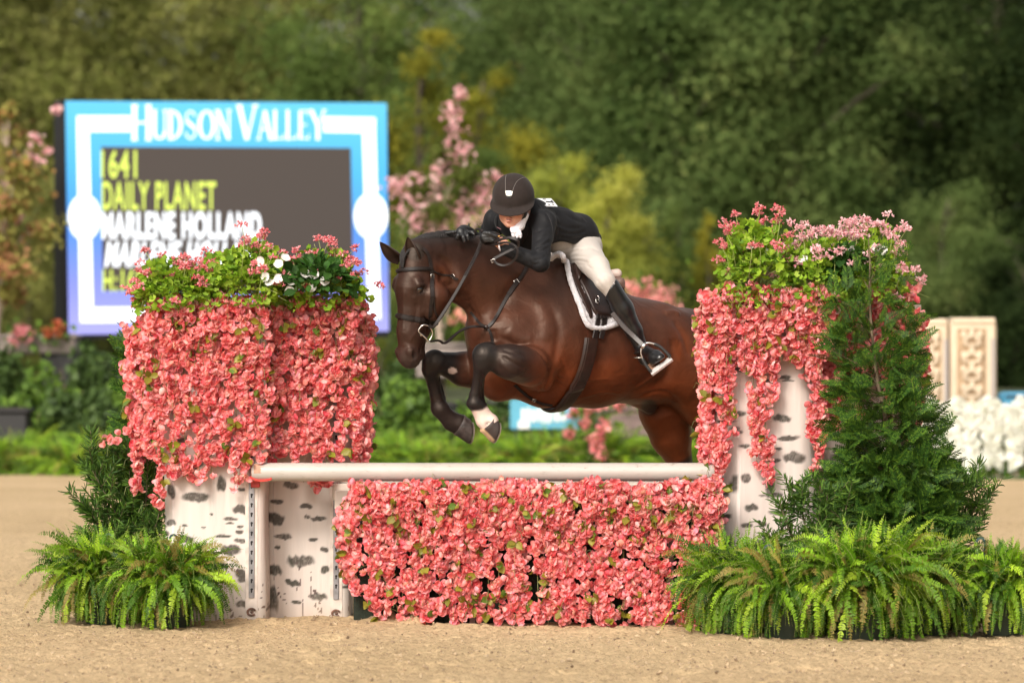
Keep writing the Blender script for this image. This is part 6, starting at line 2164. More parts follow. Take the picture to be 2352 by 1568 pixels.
def horse_parts():
    em = pm("horse_eye", (.010, .006, .004), .06, spec=.8, coat=1.0)
    for s in (-1, 1):
        e = MB(); e.ball(H(206, 36, 79 * s), (.023, .023, .023), 20, 14)
        e.build("eye", em, horse, True)
    # eyelids: two small folds round each eye
    lm = pm("eyelid", (.030, .018, .014), .45)
    for s in (-1, 1):
        e = MB()
        P = [H(206 - 15 * math.sin(a), 36 + 24 * math.cos(a), (96 - 8 * abs(math.cos(a))) * s) for a in np.linspace(0, math.pi, 11)]
        e.tube(P, [.003 + .0035 * math.sin(a) for a in np.linspace(0, math.pi, 11)], 6)
        P = [H(206 + 12 * math.sin(a), 36 + 24 * math.cos(a), (95 - 8 * abs(math.cos(a))) * s) for a in np.linspace(0, math.pi, 11)]
        e.tube(P, [.002 + .0025 * math.sin(a) for a in np.linspace(0, math.pi, 11)], 6)
        e.build("eyelid", lm, horse, True)
    # hooves
    dk = pm("hoof_dark", (.050, .036, .032), .5, var=.5, scale=30, bump=.4, bscale=60)
    stripe_m, nt, b = node_mat("hoof_striped")
    tc = nt.nodes.new("ShaderNodeTexCoord")
    a = nt.nodes.new("ShaderNodeAttribute"); a.attribute_name = "Col"
    nt.links.new(a.outputs['Color'], b.inputs['Base Color']); b.inputs['Roughness'].default_value = .5
    shoe = pm("horseshoe", (.45, .38, .33), .45, metal=.7, var=.3, scale=60)

    def hoof(top, axis, front, name, r0=.052, r1=.070, ln=.085, striped=False):
        """top: middle of the coronet; axis: down the hoof; front: towards the toe."""
        top, axis, front = Vector(top), Vector(axis).normalized(), Vector(front)
        front = (front - axis * front.dot(axis)).normalized(); sd_ = axis.cross(front)
        V = []; Fc = []; n = 32; cols = []
        prof = [(0, -.004, .80), (0, 0, .98), (.06, .004, 1.0), (.3, 0, 1), (.6, 0, 1), (.93, 0, 1), (1.0, -.003, 1), (1.0, -.022, 1), (.93, -.030, 1)]
        for t, dr, sc_ in prof:
            for k in range(n):
                a_ = 2 * math.pi * k / n
                ca, sa = math.cos(a_), math.sin(a_)
                r = (r0 + (r1 - r0) * t) * sc_ + dr
                rx = r * (1.02 if ca > 0 else .86)
                heel = 1 - .42 * (0.5 - 0.5 * ca) ** 1.2       # heels are shorter than the toe
                p = top + axis * (ln * t * heel) + front * (rx * ca + .018 * t) + sd_ * (r * .95 * sa)
                p += -axis * .010 * (1 - t) * ca
                V.append(p)
                nn = math.sin(a_ * 14) * .5 + .5
                if striped and (a_ % (2 * math.pi)) > 3.2 and (a_ % (2 * math.pi)) < 5.5:
                    c_ = (.045, .035, .032)
                elif striped:
                    c_ = (.56, .37, .22)
                else:
                    c_ = (.06 + .02 * nn, .042 + .015 * nn, .038)
                cols.append(c_)
        for i in range(len(prof) - 1):
            for k in range(n):
                Fc.append((i * n + k, (i + 1) * n + k, (i + 1) * n + (k + 1) % n, i * n + (k + 1) % n))
        last = (len(prof) - 1) * n
        Fc.append(tuple(last + k for k in reversed(range(n))))
        o = mesh("hoof", np.array([tuple(p) for p in V]), Fc, stripe_m if striped else dk, horse, True, np.array(cols))
        # shoe: a flat iron open at the heels
        P = []
        for a_ in np.linspace(-2.5, 2.5, 22):
            ca, sa = math.cos(a_), math.sin(a_)
            heel = 1 - .42 * (0.5 - 0.5 * ca) ** 1.2
            r = r1 - .012
            P.append(top + axis * (ln * heel + .004) + front * (r * (1.02 if ca > 0 else .86) * ca + .018) + sd_ * (r * .95 * sa))
        s_ = MB(); s_.ribbon(P, [axis] * len(P), .020, .007)
        s_.build("horseshoe", shoe, o, False)
    hoof(C(626, 1346, .03), (.80, .30, -.48), (-.45, -.15, -.90), "near", ln=.078, r0=.058, r1=.066, striped=True)
    hoof(C(478, 1354, .335), (.90, .22, -.34), (-.35, -.15, -.90), "far", ln=.088, r0=.061, r1=.068)
    hoof(B(2062, 1885, -.05), (.6, .3, -.75), (-.7, -.4, -.5), "hind")
    hoof(B(1812, 1935, .18), (.6, .3, -.75), (-.7, -.4, -.5), "hind")

    # mane: a row of small plaits lying along the crest, and the forelock
    mm = pm("mane_hair", (.014, .011, .011), .55, var=.3, scale=80, bump=.5, bscale=220, stretch=(1, 1, 3))
    pts = smooth_path([C(248, 402, -.01), C(262, 390, .0), C(300, 374, .02), C(345, 366, .05), C(400, 358, .09), C(455, 362, .13),
                       C(520, 380, .17), C(600, 402, .22), C(700, 425, .28), C(800, 450, .35)], 5)
    e = MB()
    rs = [.017 + .0025 * math.sin(i * 1.9) for i in range(len(pts))]
    e.tube(pts, rs, 10)
    for i, p in enumerate(pts):
        e.ball(p + Vector((.004, -.006, .004)), (.015, .014, .012 + .002 * (i % 3)), 8, 6)
        e.ball(p + Vector((.006, -.018, -.012)), (.012, .008, .020), 8, 6)
    e.build("mane", mm, horse, True)
    e = MB()
    rr = random.Random(3)
    for i in range(60):
        x0 = rr.uniform(-26, 26)
        P = [H(-14 + rr.uniform(-10, 6), 40 + rr.uniform(-14, 8), x0), H(12, 74 + rr.uniform(-5, 9), x0 * .9),
             H(48, 92 + rr.uniform(-5, 5), x0 * .6 + 3), H(82 + rr.uniform(-12, 22), 94 + rr.uniform(-3, 3), x0 * .3 + 6)]
        e.tube(smooth_path(P, 3), [.005, .005, .005, .004, .004, .004, .003, .003, .002, .001], 5)
    e.build("forelock", mm, horse, True)
    # tail streaming behind the hindquarters
    e = MB()
    for i in range(120):
        a_, b_ = rr.uniform(-1, 1), rr.uniform(-1, 1)
        P = [B(1990 + a_ * 8, 905 + b_ * 8, .02), B(2060 + a_ * 20, 930 + b_ * 18, .04 + a_ * .03),
             B(2130 + a_ * 40, 1060 + b_ * 30, .06 + b_ * .05), B(2160 + a_ * 60, 1300 + b_ * 60, .05 + a_ * .08)]
        e.tube(smooth_path(P, 4), [.006] * 9 + [.004, .003, .002, .001], 5)
    e.build("tail", mm, horse, True)


horse_parts()
# ================================================================== tack
LEATHER = pm("leather_dark", (.014, .009, .008), .50, var=.25, scale=40, bump=.08, bscale=120, spec=.32)
LEATHER2 = pm("leather_brown", (.024, .011, .008), .40, var=.35, scale=25, bump=.08, bscale=120, spec=.5)
STEEL = pm("steel", (.62, .58, .55), .22, metal=1.0)


def strap_on(pts, w, lift=.004, th=.0045, mb=None, sub=6):
    """A strap lying on the horse along picture points."""
    mb = mb or MB()
    q = smooth_path([Vector((a, b, 0)) for a, b in pts], sub)
    P, N = [], []
    for p in q:
        a, n = surf(p.x, p.y, lift)
        P.append(a); N.append(n)
    for it in range(2):
        P = [P[0]] + [(P[i - 1] + P[i] * 2 + P[i + 1]) / 4 for i in range(1, len(P) - 1)] + [P[-1]]
        N = [N[0]] + [(N[i - 1] + N[i] + N[i + 1]).normalized() for i in range(1, len(N) - 1)] + [N[-1]]
    mb.ribbon(P, N, w, th)
    return mb


def buckle(cx, cy, w, h, ang=0.0, parent=None, lift=.009):
    p, n = surf(cx, cy, lift)
    u = Vector((math.cos(ang), 0, math.sin(ang))); u = (u - n * u.dot(n)).normalized(); v = n.cross(u)
    e = MB()
    P = [p + u * (w / 2 * a) + v * (h / 2 * b) for a, b in ((-1, -1), (1, -1), (1, 1), (-1, 1))]
    e.tube(P, .0022, 6, closed=True)
    e.tube([p - u * w / 2, p + u * w / 2], .0016, 6)
    return e.build("buckle", STEEL, parent, True)


# ---- bridle
bridle = empty("bridle", Vector(H(0, 0)), "dark leather bridle with raised browband and noseband on the horse's head", "bridle")
# noseband: a loop round the nose
P, N = around(H(362, -20), HA + HN * .10 - HS * .10, HN, .30, .003, 40)
e = MB(); e.ribbon(P, N, .030, .006, closed=True)
e.ribbon([p + n * .004 for p, n in zip(P, N)], N, .014, .007, closed=True)
e.build("noseband", LEATHER, bridle)
# browband: across the forehead from ear to ear
P, N = around(H(103, -10), HA * 1.0 + HN * -.02 + HS * .12, HN, .30, .004, 36, -1.85, 1.85)
e = MB(); e.ribbon(P, N, .022, .006); e.ribbon([p + n * .004 for p, n in zip(P, N)], N, .010, .006)
e.build("browband", LEATHER, bridle)
e = strap_on([(286, 438), (310, 462), (322, 500), (330, 540), (334, 590)], .022)
e.build("crownpiece", LEATHER, bridle)
e = strap_on([(333, 575), (337, 640), (334, 700), (326, 770), (318, 862)], .020, .006)
strap_on([(334, 600), (336, 690)], .023, .010, .004, e)
e.build("cheekpiece", LEATHER, bridle)
e = strap_on([(345, 690), (346, 730), (352, 770), (368, 800)], .010)
e.build("noseband_strap", LEATHER, bridle)
e = strap_on([(338, 550), (360, 566), (395, 574), (432, 578)], .009)
strap_on([(430, 575), (450, 590), (474, 598)], .012, .006, .006, e)
e.build("throatlatch", LEATHER, bridle)
buckle(333, 582, .020, .022, .0, bridle); buckle(440, 582, .016, .018, -.6, bridle)
# full cheek bit ring
p0, n0 = surf(305, 880, .012)
u0 = Vector((.83, 0, -.56)); u0 = (u0 - n0 * u0.dot(n0)).normalized(); v0 = n0.cross(u0)
ring_pts = [C(265, 872, -.13), C(272, 852, -.13), C(290, 838, -.13), C(312, 840, -.12), C(330, 858, -.11), C(338, 882, -.105),
            C(330, 905, -.105), C(316, 922, -.11), C(300, 905, -.12), C(282, 888, -.125)]
ymin = min(surf(a, b)[0].y for a, b in ((270, 860), (300, 880), (325, 890)))
ring_pts = [Vector((p.x, p.y - (-.13) + ymin - .02, p.z)) for p in ring_pts]
e = MB(); e.tube(smooth_path(ring_pts, 3, True), .0042, 8, closed=True)
e.build("bit_ring", STEEL, bridle, True)
e = MB(); e.tube([ring_pts[9], Vector(H(452, -22, 30))], .008, 8); e.build("mouthpiece", STEEL, bridle, True)

# ---- reins: from the bit to the hands, plaited in the upper half, with the loose end hanging over the sleeve
HANDP = C(602, 385, .02)
rp = [ring_pts[3] + Vector((.01, -.01, 0)), C(345, 846, -.17), C(400, 768, -.17), C(470, 655, -.14), C(530, 545, -.10), C(575, 455, -.05), HANDP]
rp = smooth_path(rp, 6)
reins = empty("reins", HANDP, "plaited leather reins running from the bit to the rider's gloved hands", "reins")
nrm = Vector((-.35, -.9, .25))
e = MB(); e.ribbon(rp[:24], [nrm] * 24, .019, .004); e.build("plain_rein", LEATHER, reins)
e = MB(); e.ribbon(rp[22:], [nrm] * len(rp[22:]), .018, .004)
ax_ = rp[-1] - rp[22]
for i in range(22, len(rp) - 1):
    for k in (0, .5):
        c_ = rp[i].lerp(rp[i + 1], k); t_ = (rp[i + 1] - rp[i]).normalized(); s_ = t_.cross(nrm).normalized()
        for sg in (-1, 1):
            e.tube([c_ + s_ * sg * .010, c_ + nrm * .006 + t_ * .008], .0032, 5)
e.build("plaited_rein", LEATHER, reins)
# loop over the hand
lp = smooth_path([C(560, 355, .02), C(575, 335, .0), C(600, 345, -.03), HANDP + Vector((.0, -.02, .02))], 5)
e = MB(); e.ribbon(lp, [Vector((0, -.8, .6))] * len(lp), .016, .004)
# loose ends
l1 = smooth_path([C(604, 403, .0), C(650, 405, -.04), C(700, 388, -.10), C(745, 380, -.13), C(782, 392, -.14), C(790, 410, -.13),
                  C(784, 432, -.12), C(752, 444, -.12), C(700, 470, -.12), C(658, 492, -.12)], 6)
e.ribbon(l1, [Vector((0, -1, .25))] * len(l1), .016, .004)
l2 = smooth_path([C(615, 412, .0), C(660, 416, -.05), C(720, 405, -.12), C(765, 418, -.16), C(784, 445, -.17), C(780, 480, -.17),
                  C(750, 512, -.16), C(712, 525, -.15), C(680, 518, -.14), C(662, 500, -.13)], 6)
e.ribbon(l2, [Vector((.3, -1, .15))] * len(l2), .013, .004)
e.build("rein_loop", LEATHER, reins)
e = MB()
b_ = C(657, 494, -.13)
e.tube([b_ + Vector((-.012, 0, -.004)), b_ + Vector((-.008, 0, -.016)), b_ + Vector((.012, 0, -.012)), b_ + Vector((.008, 0, .004))], .0025, 6, closed=True)
e.build("buckle", STEEL, reins, True)
# near strap crossing the sleeve band
# ---- breastplate with the standing strap
bp_ = empty("breastplate", B(650, 860), "dark leather breastplate with straps meeting at a ring on the horse's chest", "breastplate")
e = strap_on([(832, 530), (812, 570), (782, 614), (742, 670), (708, 730), (682, 785), (655, 825), (632, 846)], .020)
strap_on([(782, 612), (748, 662), (736, 680)], .026, .008, .004, e)
strap_on([(538, 768), (560, 796), (588, 830), (612, 846)], .014, .004, .0045, e)
e.build("shoulder_strap", LEATHER, bp_)
e = strap_on([(632, 858), (642, 880), (650, 912), (654, 934)], .016)
strap_on([(770, 1150), (815, 1190), (860, 1222), (915, 1248), (965, 1256)], .018, .004, .0045, e)
e.build("chest_strap", LEATHER, bp_)
buckle(777, 612, .024, .022, -.9, bp_); buckle(872, 1226, .018, .02, -.5, bp_)
p_, n_ = surf(622, 852, .008)
e = MB(); e.ball(p_, (.014, .01, .016), 10, 8); e.build("keeper", LEATHER2, bp_, True)
# standing strap through the air to the bit
st = smooth_path([ring_pts[7] + Vector((.01, .0, .0)), C(372, 918, -.06), C(400, 934, -.03), C(432, 912, .0), C(480, 872, .04), C(530, 850, .06), C(575, 846, .06), p_], 6)
e = MB(); e.ribbon(st, [Vector((-.1, -.6, -.75))] * 12 + [Vector((-.1, -.75, .6))] * (len(st) - 12), .017, .004)
e.build("bit_strap", LEATHER, bp_)

# ---- girth: round the barrel
gax = Vector((-.84, -.545, .10))
girth = empty("girth", B(1000, 1200), "wide dark leather girth buckled round the horse's barrel", "girth")
P, N = around(B(1010, 900), gax, (0, 0, -1),   .7, .012, 64, math.radians(-118), math.radians(118))
keep = [(p, n) for p, n in zip(P, N) if not (p.z > C(1190, 893, .2).z and n.y < 0)]
P = [k_[0] for k_ in keep]; N = [k_[1] for k_ in keep]
e = MB(); e.ribbon(P, N, .094, .012); e.ribbon([p + n * .011 for p, n in zip(P, N)], N, .068, .004)
e.build("girth_strap", LEATHER2, girth)


# ---- saddle pad, panels laid on the horse
def panel(name, outline, lift, th, m, parent, nsub=26, fuzzy=0.0, roll=0.0):
    """A padded panel: the outline (picture points) is filled by a grid laid on the horse."""
    o = smooth_path([Vector((a, b, 0)) for a, b in outline], 5, True)
    n = len(o)
    cx = sum(p.x for p in o) / n; cy = sum(p.y for p in o) / n
    rings = 10
    pts = []; nr = []
    for r in range(rings + 1):
        t = 1 - r / rings
        for p in o:
            x, y = cx + (p.x - cx) * t, cy + (p.y - cy) * t
            a, nn = surf(x, y, 0)
            pts.append(a); nr.append(nn)
    base = np.array([tuple(p) for p in pts]); nn = np.array([tuple(p) for p in nr])
    # smooth the sampled sheet
    g = base.reshape(rings + 1, n, 3); gn = nn.reshape(rings + 1, n, 3)
    for it in range(4):
        g = (g + (np.roll(g, 1, 1) + np.roll(g, -1, 1)) * .5) / 2
        gn = (gn + np.roll(gn, 1, 1) + np.roll(gn, -1, 1) + np.concatenate([gn[:1], gn[:-1]]) + np.concatenate([gn[1:], gn[-1:]]))
    gn = gn / np.linalg.norm(gn, axis=2)[:, :, None]
    prof = np.array([0.55] + [1.0] * rings)[:, None, None]
    top = g + gn * (lift + th * prof)
    if fuzzy:
        rr = np.random.default_rng(5).normal(size=(rings + 1, n, 1))
        top = top + gn * rr * fuzzy
    if roll:
        top[1] += gn[1] * roll
    bot = g[:1] + gn[:1] * (lift - .012)
    V = np.concatenate([bot, top]).reshape(-1, 3)
    F = []
    for r in range(rings + 1):
        for i in range(n):
            j = (i + 1) % n
            F.append((r * n + i, (r + 1) * n + i, (r + 1) * n + j, r * n + j))
    return mesh(name, V, np.array(F), m, parent, True)


fleece = pm("white_fleece", (.68, .65, .68), .95, var=.12, scale=60, bump=1.0, bscale=190, sheen=.4)
pad = panel("saddle_pad", [(968, 500), (1010, 480), (1040, 520), (1048, 600), (1080, 680), (1110, 745), (1135, 800), (1165, 845),
                           (1225, 862), (1305, 836), (1330, 780), (1345, 700), (1330, 640), (1300, 600), (1180, 560), (1060, 500), (1015, 478)][0:0] or
            [(1012, 470), (1030, 510), (1042, 560), (1060, 620), (1088, 690), (1112, 750), (1128, 805), (1160, 848),
             (1230, 858), (1305, 836), (1345, 780), (1352, 700), (1310, 620), (1200, 560), (1090, 500)], .006, .012, fleece, None, fuzzy=.0018)
tag(pad, "white fleece saddle pad with rolled edge showing in front of the saddle", "saddle pad")
# rolled fleece edge along the front and over the withers, part of the pad
e = MB()
q_ = smooth_path([Vector(a) for a in [(958, 492, 0), (985, 470, 0), (1014, 466, 0), (1032, 500, 0), (1040, 550, 0), (1058, 616, 0), (1084, 686, 0),
                                     (1108, 748, 0), (1126, 806, 0), (1160, 850, 0), (1230, 856, 0), (1304, 834, 0)]], 8)
P = []
for i, p in enumerate(q_):
    if p.x < 1032 and p.y < 505:
        P.append(C(p.x, p.y, .36 + (p.x - 958) * -.0016))
    else:
        a, n = surf(p.x, p.y, .016); P.append(a)
for it in range(4): P = [P[0]] + [(P[i - 1] + P[i] * 2 + P[i + 1]) / 4 for i in range(1, len(P) - 1)] + [P[-1]]
rr = random.Random(8)
e.tube(P, [.0155 + rr.uniform(-.0016, .0016) for _ in P], 14)
e.build("fleece_edge", fleece, pad, True)

saddle = empty("saddle", B(1180, 560), "dark brown leather jumping saddle under the rider", "saddle")
panel("saddle_flap", [(1062, 500), (1110, 505), (1170, 530), (1225, 590), (1258, 660), (1272, 740), (1268, 800), (1225, 806), (1180, 792),
                      (1150, 730), (1118, 660), (1085, 600), (1066, 550)], .022, .012, LEATHER2, saddle, roll=.004)
panel("under_flap", [(1046, 505), (1066, 520), (1080, 590), (1110, 660), (1150, 740), (1168, 792), (1158, 812), (1138, 770), (1105, 700), (1075, 630), (1052, 565)],
      .016, .012, LEATHER2, saddle)
flapm = pm("saddle_leather_red", (.085, .028, .015), .38, var=.4, scale=20)
panel("knee_block", [(1052, 510), (1075, 515), (1092, 560), (1096, 620), (1082, 610), (1062, 560)], .030, .016, LEATHER2, saddle)
# flap piping
e = MB()
q_ = smooth_path([Vector(a) for a in [(1070, 503, 0), (1130, 512, 0), (1185, 546, 0), (1232, 605, 0), (1260, 670, 0), (1272, 745, 0), (1266, 802, 0)]], 6)
P = [surf(p.x, p.y, .034)[0] for p in q_]
for it in range(3): P = [P[0]] + [(P[i - 1] + P[i] * 2 + P[i + 1]) / 4 for i in range(1, len(P) - 1)] + [P[-1]]
e.tube(P, .004, 6); e.build("piping", LEATHER, saddle, True)
# seat with pommel and raised cantle, as a lofted shell over the back
seat_c = [(B(1050, 520), .055, .030), (B(1110, 530), .10, .035), (B(1180, 565), .15, .04), (B(1240, 610), .17, .04), (B(1290, 625), .16, .03), (B(1318, 620), .13, .02)]
V = []; F = []; n = 16
for i, (c, w_, h_) in enumerate(seat_c):
    for k in range(n):
        a = 2 * math.pi * k / n
        V.append(c + Vector(HL) * (w_ * .6 * math.cos(a)) + Vector((0, 0, 1)) * (h_ * math.sin(a) - .12 * abs(math.cos(a)) ** 2 * w_ / .15))
for i in range(len(seat_c) - 1):
    for k in range(n):
        F.append((i * n + k, i * n + (k + 1) % n, (i + 1) * n + (k + 1) % n, (i + 1) * n + k))
F.append(tuple(range(n))); F.append(tuple(reversed(range((len(seat_c) - 1) * n, len(seat_c) * n))))
o = mesh("seat", np.array([tuple(p) for p in V]), F, LEATHER2, saddle, True)
cream = pm("cream_leather", (.62, .48, .42), .5, var=.1, scale=20)
Sd = Solid(.006, .02)
Sd.cone(B(1268, 575, -.03), B(1308, 568, -.06), .028, .027)
v_, f_ = Sd.mesh(); mesh("seat_cushion", v_, f_, cream, saddle)
Sd = Solid(.006, .02)
Sd.cone(B(1290, 600, -.05), B(1325, 612, -.09), .028, .024); Sd.cone(B(1325, 612, -.09), B(1345, 640, -.11), .018, .008)
v_, f_ = Sd.mesh(); mesh("cantle", v_, f_, pm("cantle_leather", (.16, .095, .075), .45), saddle)
# billets under the flap with their buckles
e = strap_on([(1196, 700), (1196, 770), (1190, 840), (1176, 908)], .034, .022, .005)
strap_on([(1230, 720), (1232, 780), (1226, 840), (1212, 910)], .034, .022, .005, e)
for x0 in (1188, 1206, 1222):
    strap_on([(x0, 735), (x0 + 1, 780), (x0 + 2, 812)], .020, .030, .004, e)
e.build("billet", LEATHER, saddle)
buckle(1180, 722, .022, .045, .0, saddle, .040)

# ---- near stirrup: leather and iron
e = MB()
sl = smooth_path([C(1282, 775, .10), C(1340, 845, .09), (C(1395, 898, .08)), C(1446, 946, .06)], 6)
e.ribbon(sl, [Vector((-.1, -.95, .2))] * len(sl), .026, .005)
sl2 = [p + Vector((.006, .02, -.004)) for p in sl]
e.ribbon(sl2, [Vector((-.1, -.95, .2))] * len(sl2), .026, .005)
e.build("stirrup_leather", LEATHER2, saddle)
yi = .05
arch = smooth_path([C(1486, 1082, yi), C(1462, 1052, yi), C(1440, 1012, yi), C(1433, 975, yi), C(1442, 945, yi), C(1466, 932, yi), C(1496, 936, yi),
                    C(1530, 950, yi), C(1562, 978, yi), C(1588, 1006, yi)], 5)
iron = MB(); iron.tube(arch, [.0055] * len(arch), 8)
iron.tube([C(1434, 962, yi), C(1462, 934, yi)], .009, 8)
io = iron.build("stirrup_iron", STEEL, saddle, True)
e = MB(); a_ = arch[:11]; e.tube(a_, .009, 8); a_ = arch[-15:]; e.tube(a_, .009, 8)
e.build("rubber_sleeve", pm("rubber_black", (.02, .02, .02), .5), io, True)
e = MB()
t0, t1 = C(1484, 1090, yi), C(1592, 1010, yi)
e.ribbon([t0, t0.lerp(t1, .5), t1], [Vector((-.62, .1, -.78))] * 3, .055, .012)
e.build("tread", pm("tread_alloy", (.75, .72, .70), .35, metal=.3), io)
# ================================================================== the rider
skin_m = pm("skin", attr=True, rough=.45, spec=.4, bump=.05, bscale=200)
b = skin_m.node_tree.nodes['Principled BSDF']
b.inputs['Subsurface Weight'].default_value = .12
b.inputs['Subsurface Radius'].default_value = (.02, .008, .004)
cloth_black = pm("jacket_cloth", (.0095, .0095, .011), .68, var=.15, scale=12, bump=.35, bscale=26, spec=.22, sheen=.03)
breech_m = pm("breeches_cloth", (.50, .45, .41), .75, var=.05, scale=10, bump=.25, bscale=18, sheen=.2)
boot_m = pm("boot_leather", (.009, .009, .010), .28, spec=.55, bump=.05, bscale=30, coat=.15)
glove_m = pm("glove_leather", (.013, .013, .014), .45, bump=.3, bscale=90)
helmet_m = pm("helmet_felt", (.026, .019, .017), .9, var=.12, scale=60, bump=.15, bscale=400, spec=.2, sheen=.08)
tie_m = pm("stock_tie", (.80, .76, .80), .8, bump=.5, bscale=70)

HIP = C(1110, 410, .64)
nS, fS = C(925, 300, .17), C(668, 285, .44)         # near and far shoulder
nE, fE = C(905, 512, -.02), C(600, 425, .50)        # elbows
nW, fW = C(722, 440, -.04), C(515, 348, .19)        # wrists
nH, fH = C(655, 385, -.01), C(492, 352, .13)        # hands
nK, fK = C(1243, 606, .215), C(985, 520, .86)        # knees
nA, fA = C(1436, 955, .30), C(1300, 880, 1.02)      # ankles
HD = C(757, 196, .13)                               # middle of the head


def body():
    S = Solid(.006, .03)
    # head: skull, jaw, chin, nose
    S.ell(C(758, 190, .15), (.070, .088, .085), k=.02)
    S.cone(C(752, 262, .085), C(745, 300, .075), .052, .030, k=.02)
    S.ell(C(752, 268, .10), (.064, .06, .052), k=.02)
    S.ball(C(743, 309, .062), .017, k=.012)
    S.cone(C(746, 240, .052), C(741, 256, .026), .009, .011, k=.012)         # nose
    S.ball(C(733, 257, .034), .007, k=.006); S.ball(C(750, 257, .034), .007, k=.006)
    for s in (-1, 1):
        S.ell(C(745 + 40 * s, 262, .055), (.018, .018, .016), k=.02)          # cheeks
        S.ball(C(758 + 71 * s, 226, .15), .014, k=.006)                       # ears
    S.ell(C(741, 279, .030), (.021, .014, .0055), k=.006)                     # upper lip
    S.ell(C(741, 293, .031), (.018, .014, .006), k=.006)                      # lower lip
    S.ell(C(741, 286, .024), (.017, .012, .0022), k=.002, sub=True)
    # neck and trunk, inside the clothes
    S.cone(C(775, 250, .18), C(805, 285, .26), .050, .055)
    S.cone(C(820, 290, .30), C(960, 325, .46), .09, .08)
    S.cone(C(960, 325, .46), HIP, .08, .085)
    for sh, el, wr, r0 in ((nS, nE, nW, .045), (fS, fE, fW, .042)):
        S.cone(C(820, 290, .30), sh, .08, r0)
        S.cone(sh, el, r0, .034); S.cone(el, wr, .035, .022)
    S.cone(nW, nH, .021, .024); S.cone(fW, fH, .021, .024)
    S.cone(HIP, C(1200, 535, .32), .08, .050); S.cone(C(1200, 535, .32), nK, .050, .038)
    S.cone(nK, C(1340, 760, .262), .034, .040); S.cone(C(1340, 760, .262), nA, .040, .026)
    S.cone(nA, C(1505, 1015, .14), .024, .022)
    S.cone(HIP, fK, .08, .050); S.cone(fK, fA, .048, .030); S.cone(fA, fA + Vector((.05, -.12, -.06)), .028, .024)
    v, f = S.mesh(2)
    nz = n3(v, 40, 2)
    col = np.tile(np.array([.78, .40, .28]), (len(v), 1)) * (1 + .05 * nz)[:, None]
    def blob(c, r, cc, w=1.0):
        d = np.linalg.norm((v - np.array(c)) / np.array(r), axis=1)
        a = np.clip(1.3 - d, 0, 1)[:, None] * w
        col[:] = col * (1 - a) + np.array(cc) * a
    for s in (-1, 1): blob(C(745 + 44 * s, 262, .04), (.022, .05, .018), (.68, .20, .13), .55)
    blob(C(741, 279, .02), (.020, .02, .0048), (.46, .14, .11), .9)
    blob(C(741, 293, .02), (.017, .02, .0056), (.52, .15, .12), .9)
    blob(C(741, 286, .02), (.016, .02, .0026), (.08, .03, .025), 1)
    p = mesh("person", v, f, skin_m, None, True, col)
    tag(p, "rider in black jacket, cream breeches and velvet helmet leaning low over the horse's neck", "person")
    return p


rider = body()


